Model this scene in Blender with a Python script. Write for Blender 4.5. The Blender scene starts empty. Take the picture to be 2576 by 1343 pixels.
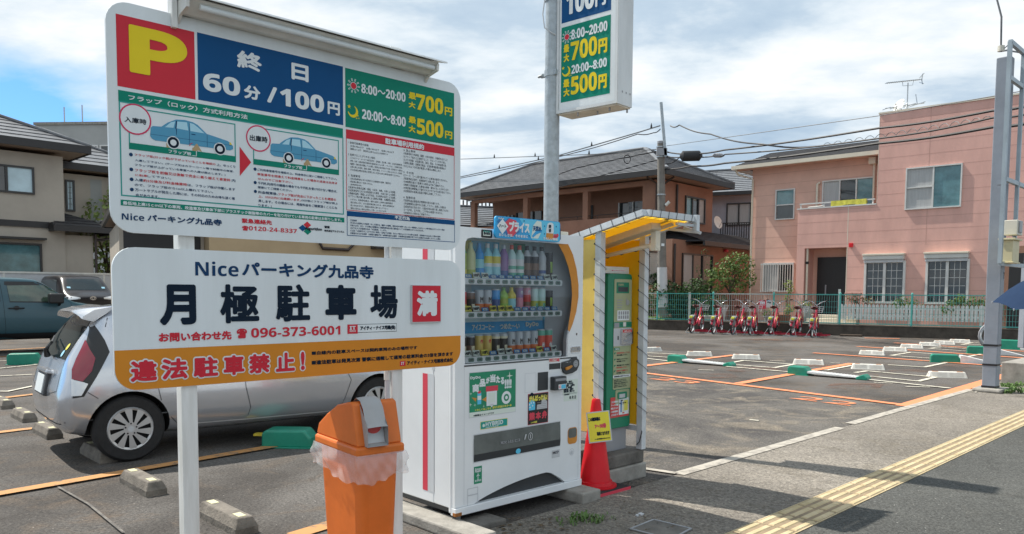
import bpy, math, random
from mathutils import Vector, Matrix
SC = bpy.context.scene
COL = SC.collection
rad = math.radians

# ------------------------------------------------------------------ camera
F, PX, PY, PITCH, ROLL, H = 1930.0, 1287.5, 858.0, rad(3.64), .0068, 1.5   # focal and centre in 2575-px units
cp, sp, cr, sr = math.cos(PITCH), math.sin(PITCH), math.cos(ROLL), math.sin(ROLL)
cam = bpy.data.cameras.new('camera')
camo = bpy.data.objects.new('camera', cam)
COL.objects.link(camo)
fw = Vector((0, cp, -sp)); up = Vector((0, sp, cp)); rt = Vector((1, 0, 0))
r2 = rt * cr + up * sr
u2 = up * cr - rt * sr
camo.matrix_world = Matrix(((r2.x, u2.x, -fw.x, 0), (r2.y, u2.y, -fw.y, 0), (r2.z, u2.z, -fw.z, H), (0, 0, 0, 1)))
cam.sensor_fit = 'HORIZONTAL'; cam.sensor_width = 36.0
cam.lens = 36.0 * F / 2575.0
cam.shift_y = (PY - 671.5) / 2575.0
cam.clip_start = .05; cam.clip_end = 1500
SC.camera = camo
SC.view_settings.view_transform = 'Standard'
SC.view_settings.look = 'None'
SC.view_settings.gamma = 1
SC.view_settings.use_curve_mapping = False
SC.view_settings.exposure = 0.62
SC.cycles.use_denoising = True
SC.cycles.max_bounces = 8
SC.cycles.transparent_max_bounces = 24

# ------------------------------------------------------------------ sky and sun
SUN_EL, SUN_AZ = rad(56), (-.85, .527)
W = bpy.data.worlds.new('World'); SC.world = W; W.use_nodes = True
nt = W.node_tree; nt.nodes.clear()
def N(t, **k):
    n = nt.nodes.new(t)
    for a, b in k.items(): setattr(n, a, b)
    return n
def L(a, b): nt.links.new(a, b)
tc = N('ShaderNodeTexCoord')
sky = N('ShaderNodeTexSky', sky_type='NISHITA', sun_disc=False, sun_elevation=SUN_EL,
        sun_rotation=math.atan2(SUN_AZ[0], SUN_AZ[1]), air_density=1.1, dust_density=.25, ozone_density=3.0)
sep = N('ShaderNodeSeparateXYZ'); L(tc.outputs['Generated'], sep.inputs[0])
def MA(op, a, b=None, clamp=False):
    n = N('ShaderNodeMath', operation=op, use_clamp=clamp)
    for i, v in enumerate((a, b)):
        if v is None: continue
        if isinstance(v, (int, float)): n.inputs[i].default_value = v
        else: L(v, n.inputs[i])
    return n.outputs[0]
zz = MA('ADD', MA('MAXIMUM', sep.outputs['Z'], 0.0), .13)
cx = MA('DIVIDE', sep.outputs['X'], zz); cy = MA('DIVIDE', sep.outputs['Y'], zz)
cmb = N('ShaderNodeCombineXYZ'); L(cx, cmb.inputs[0]); L(cy, cmb.inputs[1])
mp = N('ShaderNodeMapping'); L(cmb.outputs[0], mp.inputs[0])
mp.inputs['Rotation'].default_value = (0, 0, rad(24)); mp.inputs['Scale'].default_value = (.62, .80, 1); mp.inputs['Location'].default_value = (3.3, 1.7, 0)
def noise(sc_, det, rough, dist, vec):
    n = N('ShaderNodeTexNoise'); n.inputs['Scale'].default_value = sc_; n.inputs['Detail'].default_value = det
    n.inputs['Roughness'].default_value = rough; n.inputs['Distortion'].default_value = dist; L(vec, n.inputs['Vector']); return n.outputs[0]
def ramp(fac, stops):
    n = N('ShaderNodeValToRGB'); e = n.color_ramp.elements
    while len(e) < len(stops): e.new(.5)
    for el, (p, c) in zip(e, stops): el.position = p; el.color = (*c, 1) if len(c) == 3 else c
    L(fac, n.inputs[0]); return n.outputs[0]
n1 = noise(1.15, 7, .56, .15, mp.outputs[0]); n2 = noise(1.55, 10, .60, .10, mp.outputs[0])
# open sky low on the left, cloud banks elsewhere
gapx = MA('MULTIPLY', MA('SUBTRACT', MA('MULTIPLY', sep.outputs['X'], -1), .37), MA('MULTIPLY', MA('MAXIMUM', sep.outputs['Y'], 0.0), 8.0), True)
gapz = MA('MULTIPLY', MA('SUBTRACT', .265, sep.outputs['Z']), 9.0, True)
cov = MA('SUBTRACT', MA('ADD', n1, .27), MA('MULTIPLY', MA('MULTIPLY', gapx, gapz), .75))
mask = ramp(cov, [(.40, (0, 0, 0)), (.60, (1, 1, 1))])
ccol = ramp(n2, [(.33, (.42, .56, .72)), (.45, (.56, .69, .82)), (.53, (.80, .89, .96)), (.62, (1, 1.03, 1.06))])
tint = N('ShaderNodeMix', data_type='RGBA', blend_type='MULTIPLY'); tint.inputs[0].default_value = 1; L(sky.outputs[0], tint.inputs[6]); tint.inputs[7].default_value = (.50, .80, 1.15, 1)
bg1 = N('ShaderNodeBackground'); L(tint.outputs[2], bg1.inputs[0]); bg1.inputs[1].default_value = .10
bg2 = N('ShaderNodeBackground'); L(ccol, bg2.inputs[0]); bg2.inputs[1].default_value = .66
mx = N('ShaderNodeMixShader'); L(mask, mx.inputs[0]); L(bg1.outputs[0], mx.inputs[1]); L(bg2.outputs[0], mx.inputs[2])
wo = N('ShaderNodeOutputWorld'); L(mx.outputs[0], wo.inputs[0])
sun = bpy.data.lights.new('sun', 'SUN'); suno = bpy.data.objects.new('sun', sun); COL.objects.link(suno)
sun.energy = 4.2; sun.angle = rad(.53); sun.color = (1, .94, .85)
sv = Vector((SUN_AZ[0] * math.cos(SUN_EL), SUN_AZ[1] * math.cos(SUN_EL), math.sin(SUN_EL)))
suno.rotation_euler = sv.to_track_quat('Z', 'Y').to_euler(); suno.location = sv * 40

# ------------------------------------------------------------------ helpers
def ray(px, py):
    dx, dy = (px - PX) / F, (py - PY) / F
    x = cr * dx + sr * dy; y = cr * dy - sr * dx
    return Vector((x, cp - y * sp, -sp - y * cp))
def G(px, py, z=0.0):                     # point of the level z seen at a photo pixel
    d = ray(px, py); t = (z - H) / d.z
    return Vector((d.x * t, d.y * t, z))
def AY(px, py, Y):
    d = ray(px, py); t = Y / d.y
    return Vector((d.x * t, Y, H + d.z * t))
class Plane:                              # a vertical wall plane: local s along it, z up
    def __init__(s, p0, deg):
        s.p = Vector((p0[0], p0[1], 0)); s.deg = deg; a = rad(deg)
        s.u = Vector((math.cos(a), math.sin(a), 0)); s.n = Vector((s.u.y, -s.u.x, 0))
    def __call__(s, px, py):
        d = ray(px, py); t = s.n.dot(s.p) / s.n.dot(d)
        q = Vector((d.x * t, d.y * t, H + d.z * t))
        return ((q - s.p).dot(s.u), q.z)
def zc(x0, y0, sc_): return lambda x, y: ((x0 + x / sc_) / 1.5907, (y0 + y / sc_) / 1.5907)
def lerp(a, b, t): return a + (b - a) * t

MATS = {}
def mat(name, col, rough=.6, metal=0., var=.10, vs=3., bump=0., bs=60., spec=.5, coat=0., trans=0., emit=None, stretch=None, dirt=None):
    m = bpy.data.materials.new(name); m.use_nodes = True; t = m.node_tree; b = t.nodes['Principled BSDF']
    b.inputs['Base Color'].default_value = (*col, 1); b.inputs['Roughness'].default_value = rough
    b.inputs['Metallic'].default_value = metal; b.inputs['Specular IOR Level'].default_value = spec
    b.inputs['Coat Weight'].default_value = coat; b.inputs['Coat Roughness'].default_value = .04
    b.inputs['Transmission Weight'].default_value = trans
    g = t.nodes.new('ShaderNodeNewGeometry'); vec = g.outputs['Position']
    if stretch:
        k = t.nodes.new('ShaderNodeMapping'); k.inputs['Scale'].default_value = stretch; t.links.new(vec, k.inputs[0]); vec = k.outputs[0]
    if var:
        n = t.nodes.new('ShaderNodeTexNoise'); n.inputs['Scale'].default_value = vs; n.inputs['Detail'].default_value = 6; n.inputs['Roughness'].default_value = .65
        t.links.new(vec, n.inputs['Vector'])
        r = t.nodes.new('ShaderNodeValToRGB'); e = r.color_ramp.elements
        e[0].position = .3; e[1].position = .7
        d = dirt or tuple(c * (1 - var * 1.6) for c in col)
        e[0].color = (*d, 1); e[1].color = (*[min(1, c * (1 + var)) for c in col], 1)
        t.links.new(n.outputs[0], r.inputs[0]); t.links.new(r.outputs[0], b.inputs['Base Color'])
    if bump:
        n = t.nodes.new('ShaderNodeTexNoise'); n.inputs['Scale'].default_value = bs; n.inputs['Detail'].default_value = 4
        t.links.new(vec, n.inputs['Vector'])
        k = t.nodes.new('ShaderNodeBump'); k.inputs['Strength'].default_value = bump; k.inputs['Distance'].default_value = .01
        t.links.new(n.outputs[0], k.inputs['Height']); t.links.new(k.outputs[0], b.inputs['Normal'])
    if emit: b.inputs['Emission Color'].default_value = (*emit[:3], 1); b.inputs['Emission Strength'].default_value = emit[3]
    MATS[name] = m; return m
def glassmat(name, tint=(.9, .95, .96), refl=.10, rough=.02, opa=0.):
    m = bpy.data.materials.new(name); m.use_nodes = True; t = m.node_tree; t.nodes.remove(t.nodes['Principled BSDF'])
    tr = t.nodes.new('ShaderNodeBsdfTransparent'); tr.inputs[0].default_value = (*tint, 1)
    gl = t.nodes.new('ShaderNodeBsdfGlossy'); gl.inputs['Roughness'].default_value = rough
    fr = t.nodes.new('ShaderNodeFresnel'); fr.inputs[0].default_value = 1.5
    ad = t.nodes.new('ShaderNodeMath'); ad.operation = 'ADD'; ad.inputs[1].default_value = refl; t.links.new(fr.outputs[0], ad.inputs[0]); ad.use_clamp = True
    k = t.nodes.new('ShaderNodeMixShader'); t.links.new(ad.outputs[0], k.inputs[0]); t.links.new(tr.outputs[0], k.inputs[1]); t.links.new(gl.outputs[0], k.inputs[2])
    t.links.new(k.outputs[0], t.nodes['Material Output'].inputs[0]); MATS[name] = m

class MB:
    def __init__(s): s.v = []; s.f = []; s.m = []; s.M = None
    def add(s, vs, fs, m):
        o = len(s.v)
        s.v += [tuple(s.M @ Vector(p)) if s.M else tuple(p) for p in vs]
        s.f += [tuple(o + i for i in f) for f in fs]; s.m += [m] * len(fs); return s
    def box(s, x0, y0, z0, x1, y1, z1, m):
        if x0 > x1: x0, x1 = x1, x0
        if y0 > y1: y0, y1 = y1, y0
        if z0 > z1: z0, z1 = z1, z0
        v = [(x, y, z) for z in (z0, z1) for y in (y0, y1) for x in (x0, x1)]
        return s.add(v, [(0, 2, 3, 1), (4, 5, 7, 6), (0, 1, 5, 4), (2, 6, 7, 3), (0, 4, 6, 2), (1, 3, 7, 5)], m)
    def bar(s, a, b, w, h, m, up=(0, 0, 1)):      # square bar from a to b
        a = Vector(a); b = Vector(b); d = (b - a).normalized(); u = Vector(up)
        if abs(d.dot(u)) > .98: u = Vector((0, 1, 0))
        r = d.cross(u).normalized(); u = r.cross(d)
        v = [p + r * i * w / 2 + u * j * h / 2 for p in (a, b) for i, j in ((-1, -1), (1, -1), (1, 1), (-1, 1))]
        return s.add(v, [(0, 1, 2, 3), (7, 6, 5, 4), (0, 4, 5, 1), (1, 5, 6, 2), (2, 6, 7, 3), (3, 7, 4, 0)], m)
    def tube(s, pts, r, m, n=8, cap=True):
        pts = [Vector(p) for p in pts]; k = len(pts); rs = r if isinstance(r, (list, tuple)) else [r] * k
        v = []; ref = None
        for i, p in enumerate(pts):
            d = (pts[min(i + 1, k - 1)] - pts[max(i - 1, 0)]).normalized()
            if ref is None: ref = Vector((0, 0, 1)) if abs(d.z) < .9 else Vector((1, 0, 0))
            a = d.cross(ref).normalized(); b = a.cross(d).normalized(); ref = b
            v += [p + (a * math.cos(6.28319 * j / n) + b * math.sin(6.28319 * j / n)) * rs[i] for j in range(n)]
        f = [(i * n + j, i * n + (j + 1) % n, (i + 1) * n + (j + 1) % n, (i + 1) * n + j) for i in range(k - 1) for j in range(n)]
        if cap: f += [tuple(range(n - 1, -1, -1)), tuple((k - 1) * n + j for j in range(n))]
        return s.add(v, f, m)
    def lathe(s, prof, m, n=16, c=(0, 0, 0), cap=True):   # m: one material or one per segment
        k = len(prof); v = [(c[0] + r * math.cos(6.28319 * j / n), c[1] + r * math.sin(6.28319 * j / n), c[2] + z) for r, z in prof for j in range(n)]
        o = len(s.v); s.add(v, [], None)
        for i in range(k - 1):
            for j in range(n):
                s.f.append((o + i * n + j, o + i * n + (j + 1) % n, o + (i + 1) * n + (j + 1) % n, o + (i + 1) * n + j)); s.m.append(m[i] if isinstance(m, list) else m)
        if cap:
            s.f.append(tuple(o + j for j in range(n - 1, -1, -1))); s.m.append(m[0] if isinstance(m, list) else m)
            s.f.append(tuple(o + (k - 1) * n + j for j in range(n))); s.m.append(m[-1] if isinstance(m, list) else m)
        return s
    def prism(s, poly, a, b, m, ax='y', side=None):        # poly in the plane across ax, extruded from a to b
        if ax == 'y': mk = lambda p, t: (p[0], t, p[1])
        elif ax == 'x': mk = lambda p, t: (t, p[0], p[1])
        else: mk = lambda p, t: (p[0], p[1], t)
        n = len(poly); v = [mk(p, a) for p in poly] + [mk(p, b) for p in poly]
        s.add(v, [tuple(range(n)), tuple(range(2 * n - 1, n - 1, -1))], m)
        o = len(s.v) - 2 * n
        for i in range(n): s.f.append((o + i, o + n + i, o + n + (i + 1) % n, o + (i + 1) % n)); s.m.append(side or m)
        return s
    def quad(s, a, b, c, d, m): return s.add([a, b, c, d], [(0, 1, 2, 3)], m)
    def rect(s, x0, z0, x1, z1, y, m):                     # flat patch facing -y
        return s.add([(x0, y, z0), (x1, y, z0), (x1, y, z1), (x0, y, z1)], [(0, 1, 2, 3)], m)
    def frame(s, x0, z0, x1, z1, w, y, m):
        s.rect(x0, z0, x0 + w, z1, y, m); s.rect(x1 - w, z0, x1, z1, y, m); s.rect(x0 + w, z0, x1 - w, z0 + w, y, m); s.rect(x0 + w, z1 - w, x1 - w, z1, y, m)
    def disc(s, x, z, r, y, m, n=24, sx=1.):
        return s.add([(x + sx * r * math.cos(6.28319 * i / n), y, z + r * math.sin(6.28319 * i / n)) for i in range(n)], [tuple(range(n))], m)
    def ring(s, x, z, r0, r1, y, m, n=28, sx=1., a0=0., a1=6.28319):
        full = a1 - a0 > 6.2; k = n if full else n + 1
        v = [(x + sx * r * math.cos(a0 + (a1 - a0) * i / n), y, z + r * math.sin(a0 + (a1 - a0) * i / n)) for r in (r0, r1) for i in range(k)]
        return s.add(v, [(i, (i + 1) % k if full else i + 1, k + ((i + 1) % k if full else i + 1), k + i)[::-1] for i in range(n)], m)
    def poly(s, pts, y, m): return s.add([(p[0], y, p[1]) for p in pts], [tuple(range(len(pts)))], m)
    def build(s, name, parent=None, smooth=None, bevel=0., seg=2, loc=None, rz=0.):
        me = bpy.data.meshes.new(name); me.from_pydata(s.v, [], s.f)
        names = []
        for x in s.m:
            if x not in names: names.append(x)
        for x in names: me.materials.append(MATS[x])
        ix = {x: i for i, x in enumerate(names)}
        me.polygons.foreach_set('material_index', [ix[x] for x in s.m])
        if smooth:
            me.polygons.foreach_set('use_smooth', [True] * len(me.polygons)); me.set_sharp_from_angle(angle=rad(smooth))
        me.update()
        o = bpy.data.objects.new(name, me); COL.objects.link(o)
        if parent: o.parent = parent
        if loc is not None: o.location = loc
        if rz: o.rotation_euler = (0, 0, rad(rz))
        if bevel:
            d = o.modifiers.new('bevel', 'BEVEL'); d.width = bevel; d.segments = seg; d.limit_method = 'ANGLE'; d.angle_limit = rad(40); d.use_clamp_overlap = True
        return o
def thing(name, label, cat, loc=(0, 0, 0), deg=0., group=None):
    o = bpy.data.objects.new(name, None); COL.objects.link(o); o.empty_display_size = .2
    o.location = loc; o.rotation_euler = (0, 0, rad(deg)); o['label'] = label; o['category'] = cat
    if group: o['group'] = group
    return o
def tag(o, label, cat, group=None):
    o['label'] = label; o['category'] = cat
    if group: o['group'] = group
    return o
def struct(o): o['kind'] = 'structure'; return o
def stuff(o): o['kind'] = 'stuff'; return o
def dup(t, loc, deg=None, label=None):
    kids = {}
    for ch in COL.objects:
        if ch.parent: kids.setdefault(ch.parent.name, []).append(ch)
    def cpy(o, par):
        c = o.copy(); COL.objects.link(c); c.parent = par
        for ch in kids.get(o.name, []): cpy(ch, c)
        return c
    r = cpy(t, None); r.location = loc
    if deg is not None: r.rotation_euler = (0, 0, rad(deg))
    if label: r['label'] = label
    return r

# lettering: the built-in font, struck several times for weight
TMP = bpy.data.scenes.new('tmp')
GC = {}
def glyphs(s):
    if s in GC: return GC[s]
    c = bpy.data.curves.new('t', 'FONT'); c.body = s; c.size = 1; c.resolution_u = 4
    o = bpy.data.objects.new('t', c); TMP.collection.objects.link(o)
    vl = TMP.view_layers[0]; vl.update()
    me = bpy.data.meshes.new_from_object(o.evaluated_get(vl.depsgraph))
    vs = [(v.co.x, v.co.y) for v in me.vertices]; fs = [tuple(p.vertices) for p in me.polygons]
    bpy.data.objects.remove(o); bpy.data.curves.remove(c); bpy.data.meshes.remove(me)
    if not vs: vs = [(0, 0), (1, 1)]
    x0 = min(p[0] for p in vs); x1 = max(p[0] for p in vs); y0 = min(p[1] for p in vs); y1 = max(p[1] for p in vs)
    GC[s] = (vs, fs, x0, y0, max(x1 - x0, 1e-4), max(y1 - y0, 1e-4)); return GC[s]
def BB(s):
    o = ''
    for c in s:
        if '0' <= c <= '9': o += chr(0x1D7EC + ord(c) - 48)
        elif 'A' <= c <= 'Z': o += chr(0x1D5D4 + ord(c) - 65)
        elif 'a' <= c <= 'z': o += chr(0x1D5EE + ord(c) - 97)
        else: o += c
    return o
def T(mb, s, x0, z0, x1, z1, y, m, bold=0., n=8, fn=None):
    if x0 > x1: x0, x1 = x1, x0
    if z0 > z1: z0, z1 = z1, z0
    vs, fs, gx, gy, gw, gh = glyphs(s); b = bold * (z1 - z0)
    w = max(x1 - x0 - 2 * b, .2 * (x1 - x0)); h = max(z1 - z0 - 2 * b, .2 * (z1 - z0))
    for k in range(n if b else 1):
        a = 6.28319 * k / n; ox, oz = (b * math.cos(a), b * math.sin(a)) if b else (0, 0)
        pts = [(x0 + b + ox + (p[0] - gx) / gw * w, z0 + b + oz + (p[1] - gy) / gh * h) for p in vs]
        yy = y - .00008 * k
        mb.add([fn(p[0], p[1], yy) if fn else (p[0], yy, p[1]) for p in pts], fs, m)

# ------------------------------------------------------------------ materials
mat('sign_white', (.74, .79, .81), .38, var=.055, vs=2.2, spec=.25, stretch=(3, 3, .45), dirt=(.69, .735, .745))
mat('white_paint', (.78, .79, .78), .4, var=.07, vs=4, stretch=(4, 4, .5), dirt=(.62, .62, .59))
mat('red', (.62, .03, .05), .45, var=.05, spec=.2); mat('magenta', (.62, .02, .10), .4, var=0)
mat('yellow', (.82, .63, .02), .45, var=.04, spec=.2); mat('navy', (.003, .075, .22), .5, var=.04, spec=.15)
mat('green', (.004, .23, .155), .5, var=.04, spec=.15); mat('teal', (.0, .30, .26), .4, var=0)
mat('ink', (.008, .018, .035), .6, var=0, spec=.1); mat('ink_blue', (.012, .05, .13), .6, var=0, spec=.1)
mat('orange', (.66, .25, .025), .5, var=.05, spec=.2)
mat('car_draw', (.06, .30, .48), .4, var=0); mat('car_draw_glass', (.40, .68, .80), .4, var=0); mat('tan_draw', (.45, .32, .16), .5, var=0)
mat('cream', (.74, .70, .58), .45, var=.08, vs=5); mat('old_white', (.68, .68, .64), .45, var=.10, vs=6)
mat('black', (.012, .012, .014), .45, var=0); mat('dark_rubber', (.02, .02, .022), .75, var=.2, vs=12, bump=.2)
mat('steel', (.42, .45, .47), .42, .75, var=.12, vs=9); mat('galv', (.40, .45, .48), .5, .35, var=.16, vs=14)
mat('grey_plastic', (.30, .31, .33), .45, var=.06); mat('light_grey', (.52, .54, .56), .5, var=.08)
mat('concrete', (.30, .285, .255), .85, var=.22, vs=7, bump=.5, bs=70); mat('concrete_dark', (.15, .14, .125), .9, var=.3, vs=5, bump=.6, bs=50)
mat('chrome', (.7, .7, .72), .15, 1., var=0)
# ------------------------------------------------------------------ ground
def asphalt(name, base, speck, patch, lo=.4, hi=.62, sc1=.35, brown=(.10, .085, .07), bump=.6, fine=95.):
    m = bpy.data.materials.new(name); m.use_nodes = True; t = m.node_tree; b = t.nodes['Principled BSDF']; b.inputs['Roughness'].default_value = .9
    b.inputs['Specular IOR Level'].default_value = .25
    g = t.nodes.new('ShaderNodeNewGeometry')
    def nz(s, d=5, r=.6, dist=0.):
        n = t.nodes.new('ShaderNodeTexNoise'); n.inputs['Scale'].default_value = s; n.inputs['Detail'].default_value = d; n.inputs['Roughness'].default_value = r
        n.inputs['Distortion'].default_value = dist; t.links.new(g.outputs['Position'], n.inputs['Vector']); return n.outputs[0]
    def rp(f, st):
        n = t.nodes.new('ShaderNodeValToRGB'); e = n.color_ramp.elements
        while len(e) < len(st): e.new(.5)
        for el, (p, c) in zip(e, st): el.position = p; el.color = (*c, 1)
        t.links.new(f, n.inputs[0]); return n.outputs[0]
    def mix(f, a, c, mode='MIX'):
        n = t.nodes.new('ShaderNodeMix'); n.data_type = 'RGBA'; n.blend_type = mode
        (t.links.new(f, n.inputs[0]) if not isinstance(f, float) else setattr(n.inputs[0], 'default_value', f))
        for i, v in ((6, a), (7, c)):
            if isinstance(v, tuple): n.inputs[i].default_value = (*v, 1)
            else: t.links.new(v, n.inputs[i])
        return n.outputs[2]
    big = rp(nz(sc1, 7, .62, .6), [(lo, base), (.5, tuple((x + y) / 2 for x, y in zip(base, patch))), (hi, patch)])
    dirt = rp(nz(1.7, 6, .7, 1.), [(.50, (0, 0, 0)), (.72, (1, 1, 1))])
    c1 = mix(dirt, big, brown)
    oil = rp(nz(.85, 4, .55, .4), [(.62, (0, 0, 0)), (.72, (.55, .55, .55))])
    c1 = mix(oil, c1, tuple(x * .45 for x in base))
    sp_ = rp(nz(fine, 3, .8), [(.42, (.55, .55, .55)), (.5, (1, 1, 1)), (.60, (1.0, 1.0, 1.0)), (.68, (1.9, 1.9, 1.85))])
    c2 = mix(1.0, c1, sp_, 'MULTIPLY')
    v = t.nodes.new('ShaderNodeTexVoronoi'); v.inputs['Scale'].default_value = 27; t.links.new(g.outputs['Position'], v.inputs['Vector'])
    sm = rp(v.outputs['Distance'], [(.10, (1, 1, 1)), (.16, (0, 0, 0))])
    sel = rp(nz(21, 1), [(.60, (0, 0, 0)), (.66, (1, 1, 1))])
    c3 = mix(mix(1.0, sm, sel, 'MULTIPLY'), c2, speck)
    # hairline cracks
    wv = t.nodes.new('ShaderNodeTexVoronoi'); wv.feature = 'DISTANCE_TO_EDGE'; wv.inputs['Scale'].default_value = .42
    dn = t.nodes.new('ShaderNodeTexNoise'); dn.inputs['Scale'].default_value = 1.4; dn.inputs['Detail'].default_value = 6; t.links.new(g.outputs['Position'], dn.inputs['Vector'])
    vm = t.nodes.new('ShaderNodeVectorMath'); vm.operation = 'ADD'; t.links.new(g.outputs['Position'], vm.inputs[0]); t.links.new(dn.outputs[1], vm.inputs[1]); t.links.new(vm.outputs[0], wv.inputs['Vector'])
    cr_ = rp(wv.outputs['Distance'], [(.0, (.78, .78, .78)), (.005, (1, 1, 1))])
    c4 = mix(1.0, c3, cr_, 'MULTIPLY')
    t.links.new(c4, b.inputs['Base Color'])
    k = t.nodes.new('ShaderNodeBump'); k.inputs['Strength'].default_value = bump; k.inputs['Distance'].default_value = .012
    t.links.new(nz(70, 4, .75), k.inputs['Height']); t.links.new(k.outputs[0], b.inputs['Normal'])
    MATS[name] = m
asphalt('asphalt', (.066, .060, .055), (.34, .32, .29), (.145, .136, .127), brown=(.135, .105, .08), fine=48)
asphalt('walk', (.185, .168, .146), (.09, .08, .07), (.262, .238, .205), sc1=.5, brown=(.175, .155, .125), fine=48)
asphalt('road', (.088, .090, .085), (.36, .36, .33), (.115, .117, .110), sc1=.8, brown=(.10, .10, .092), bump=1., fine=60)
asphalt('apron', (.085, .08, .077), (.36, .34, .32), (.17, .158, .142), sc1=.55, brown=(.28, .24, .185), bump=1., fine=55)
def sheet(name, pts, z, m):
    b = MB(); b.add([(p[0], p[1], z) for p in pts], [tuple(range(len(pts)))], m); return struct(b.build(name))
sheet('ground', [(-260, -60), (260, -60), (260, 400), (-260, 400)], 0, 'asphalt')
UA = rad(44.5); GU = Vector((math.cos(UA), math.sin(UA), 0)); GN = Vector((GU.y, -GU.x, 0)); GO = Vector((1.368, 4.717, 0))
def gr(a, n, z=0.): p = GO + GU * a + GN * n; return Vector((p.x, p.y, z))
R8 = zc(2500, 1300, 1.6065); Z6L = zc(0, 1050, 1.236); Z7L = zc(700, 1380, 1.776); Z6 = zc(2550, 1100, 3.22); Z7 = zc(3300, 1000, 2.985)
def n_of(p): return (p - GO).dot(GN)
def a_of(p): return (p - GO).dot(GU)
wl = G(*R8(1300, 690)); n0 = n_of(wl)
ap = [G(*R8(120, 318)), G(*R8(1815, 528)), G(*R8(2200, 425)), G(*R8(350, 965)), G(1580, 1228)]
sheet('worn_asphalt_apron', [p[:2] for p in ap], .004, 'apron')
sheet('sidewalk', [gr(-9, n0).to_2d(), gr(60, n0).to_2d(), gr(60, .02).to_2d(), gr(-9, .02).to_2d()], .008, 'walk')
sheet('road', [gr(-12, .29).to_2d(), gr(60, .29).to_2d(), gr(60, 14).to_2d(), gr(-12, 14).to_2d()], .012, 'road')
# tactile paving: yellow slabs with four raised bars
mat('tactile', (.50, .415, .265), .8, var=.15, vs=5, bump=.3, bs=90, dirt=(.40, .32, .17)); mat('tactile_groove', (.27, .20, .125), .9, var=.2, vs=6, dirt=(.19, .15, .10)); mat('tactile_joint', (.17, .145, .105), .9, var=.2)
b = MB()
for i in range(-6, 46):
    a = i * .3
    b.M = Matrix.Translation(gr(a + .15, .155, .010)) @ Matrix.Rotation(UA, 4, 'Z')
    b.box(-.1475, -.15, 0, .1475, .15, .006, 'tactile_groove'); b.box(-.1475, -.15, .0062, .1475, -.141, .0075, 'tactile'); b.box(-.1475, .141, .0062, .1475, .15, .0075, 'tactile')
    for k in range(4):
        y = -.1125 + .075 * k
        b.add([(-.135, y - .021, .006), (.135, y - .021, .006), (.135, y + .021, .006), (-.135, y + .021, .006),
               (-.13, y - .016, .012), (.13, y - .016, .012), (.13, y + .016, .012), (-.13, y + .016, .012)],
              [(4, 5, 6, 7), (0, 1, 5, 4), (1, 2, 6, 5), (2, 3, 7, 6), (3, 0, 4, 7)], 'tactile')
b.M = None
b.add([gr(-2, .0, .0095), gr(14, .0, .0095), gr(14, .31, .0095), gr(-2, .31, .0095)], [(3, 2, 1, 0)], 'tactile_joint')
struct(b.build('tactile_paving'))

# ------------------------------------------------------------------ painted markings
def worn(name, col, under, lo, hi, sc_=9.):
    mat(name, col, .75, var=0); m = MATS[name]; t = m.node_tree; bs = t.nodes['Principled BSDF']
    g = t.nodes.new('ShaderNodeNewGeometry'); n = t.nodes.new('ShaderNodeTexNoise'); n.inputs['Scale'].default_value = sc_; n.inputs['Detail'].default_value = 9; n.inputs['Roughness'].default_value = .75
    t.links.new(g.outputs['Position'], n.inputs['Vector']); r = t.nodes.new('ShaderNodeValToRGB'); e = r.color_ramp.elements
    e[0].position = lo; e[0].color = (*under, 1); e[1].position = hi; e[1].color = (*col, 1)
    t.links.new(n.outputs[0], r.inputs[0]); t.links.new(r.outputs[0], bs.inputs['Base Color'])
worn('line_orange', (.72, .24, .105), (.26, .15, .10), .37, .45)
worn('line_orange_old', (.46, .225, .075), (.14, .11, .085), .38, .47)
worn('line_white', (.60, .57, .47), (.22, .20, .17), .40, .48)
worn('line_kerb', (.42, .39, .335), (.22, .20, .175), .38, .54)
LZ = [0]
def line(b, pts, w, m):
    LZ[0] += 1; z = .010 + .0008 * (LZ[0] % 9)
    pts = [Vector((p[0], p[1], 0)) for p in pts]
    for i in range(len(pts) - 1):
        d = (pts[i + 1] - pts[i]).normalized(); s = Vector((-d.y, d.x, 0)) * w / 2; e = d * (w * .5 if len(pts) > 2 else 0); zz_ = z + .0003 * i
        q = [pts[i] - s, pts[i + 1] - s + e, pts[i + 1] + s + e, pts[i] + s]
        b.add([(p.x, p.y, zz_) for p in q], [(0, 1, 2, 3)], m)
b = MB()
def r8(*pp): return [G(*R8(*p)) for p in pp]
line(b, r8((60, 303), (1815, 520)), .15, 'line_orange')
line(b, r8((1790, 526), (2560, 292)), .22, 'line_orange')
line(b, r8((725, 380), (1462, 249)), .17, 'line_orange'); line(b, r8((60, 274), (700, 196)), .17, 'line_orange')
line(b, r8((1210, 182), (2600, 280)), .16, 'line_orange'); line(b, r8((1490, 140), (2600, 218)), .16, 'line_orange'); line(b, r8((1730, 117), (2600, 175)), .16, 'line_orange')
line(b, r8((1540, 86), (1765, 91)), .2, 'line_orange')
for pp in (((690, 243), (760, 230), (1085, 255), (960, 277), (700, 257)), ((1480, 309), (1555, 298), (1995, 338), (1885, 364), (1560, 331)),
           ((1960, 216), (1712, 198), (1835, 178), (2060, 194)), ((2200, 170), (1958, 153), (2035, 143), (2250, 158)), ((2330, 130), (2165, 128), (2235, 116), (2380, 122)),
           ((650, 270), (1062, 305)), ((1560, 354), (2090, 411)), ((60, 210), (290, 236)), ((60, 197), (285, 212), (330, 203)), ((60, 177), (400, 192)),
           ((1690, 258), (1925, 273), (2075, 242)), ((2090, 230), (2330, 180)), ((1290, 294), (1462, 262))):
    line(b, r8(*pp), .09, 'line_white')
line(b, [gr(a_of(G(*R8(350, 968))), n0), gr(a_of(G(*R8(1400, 668))), n0)], .115, 'line_kerb')
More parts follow.
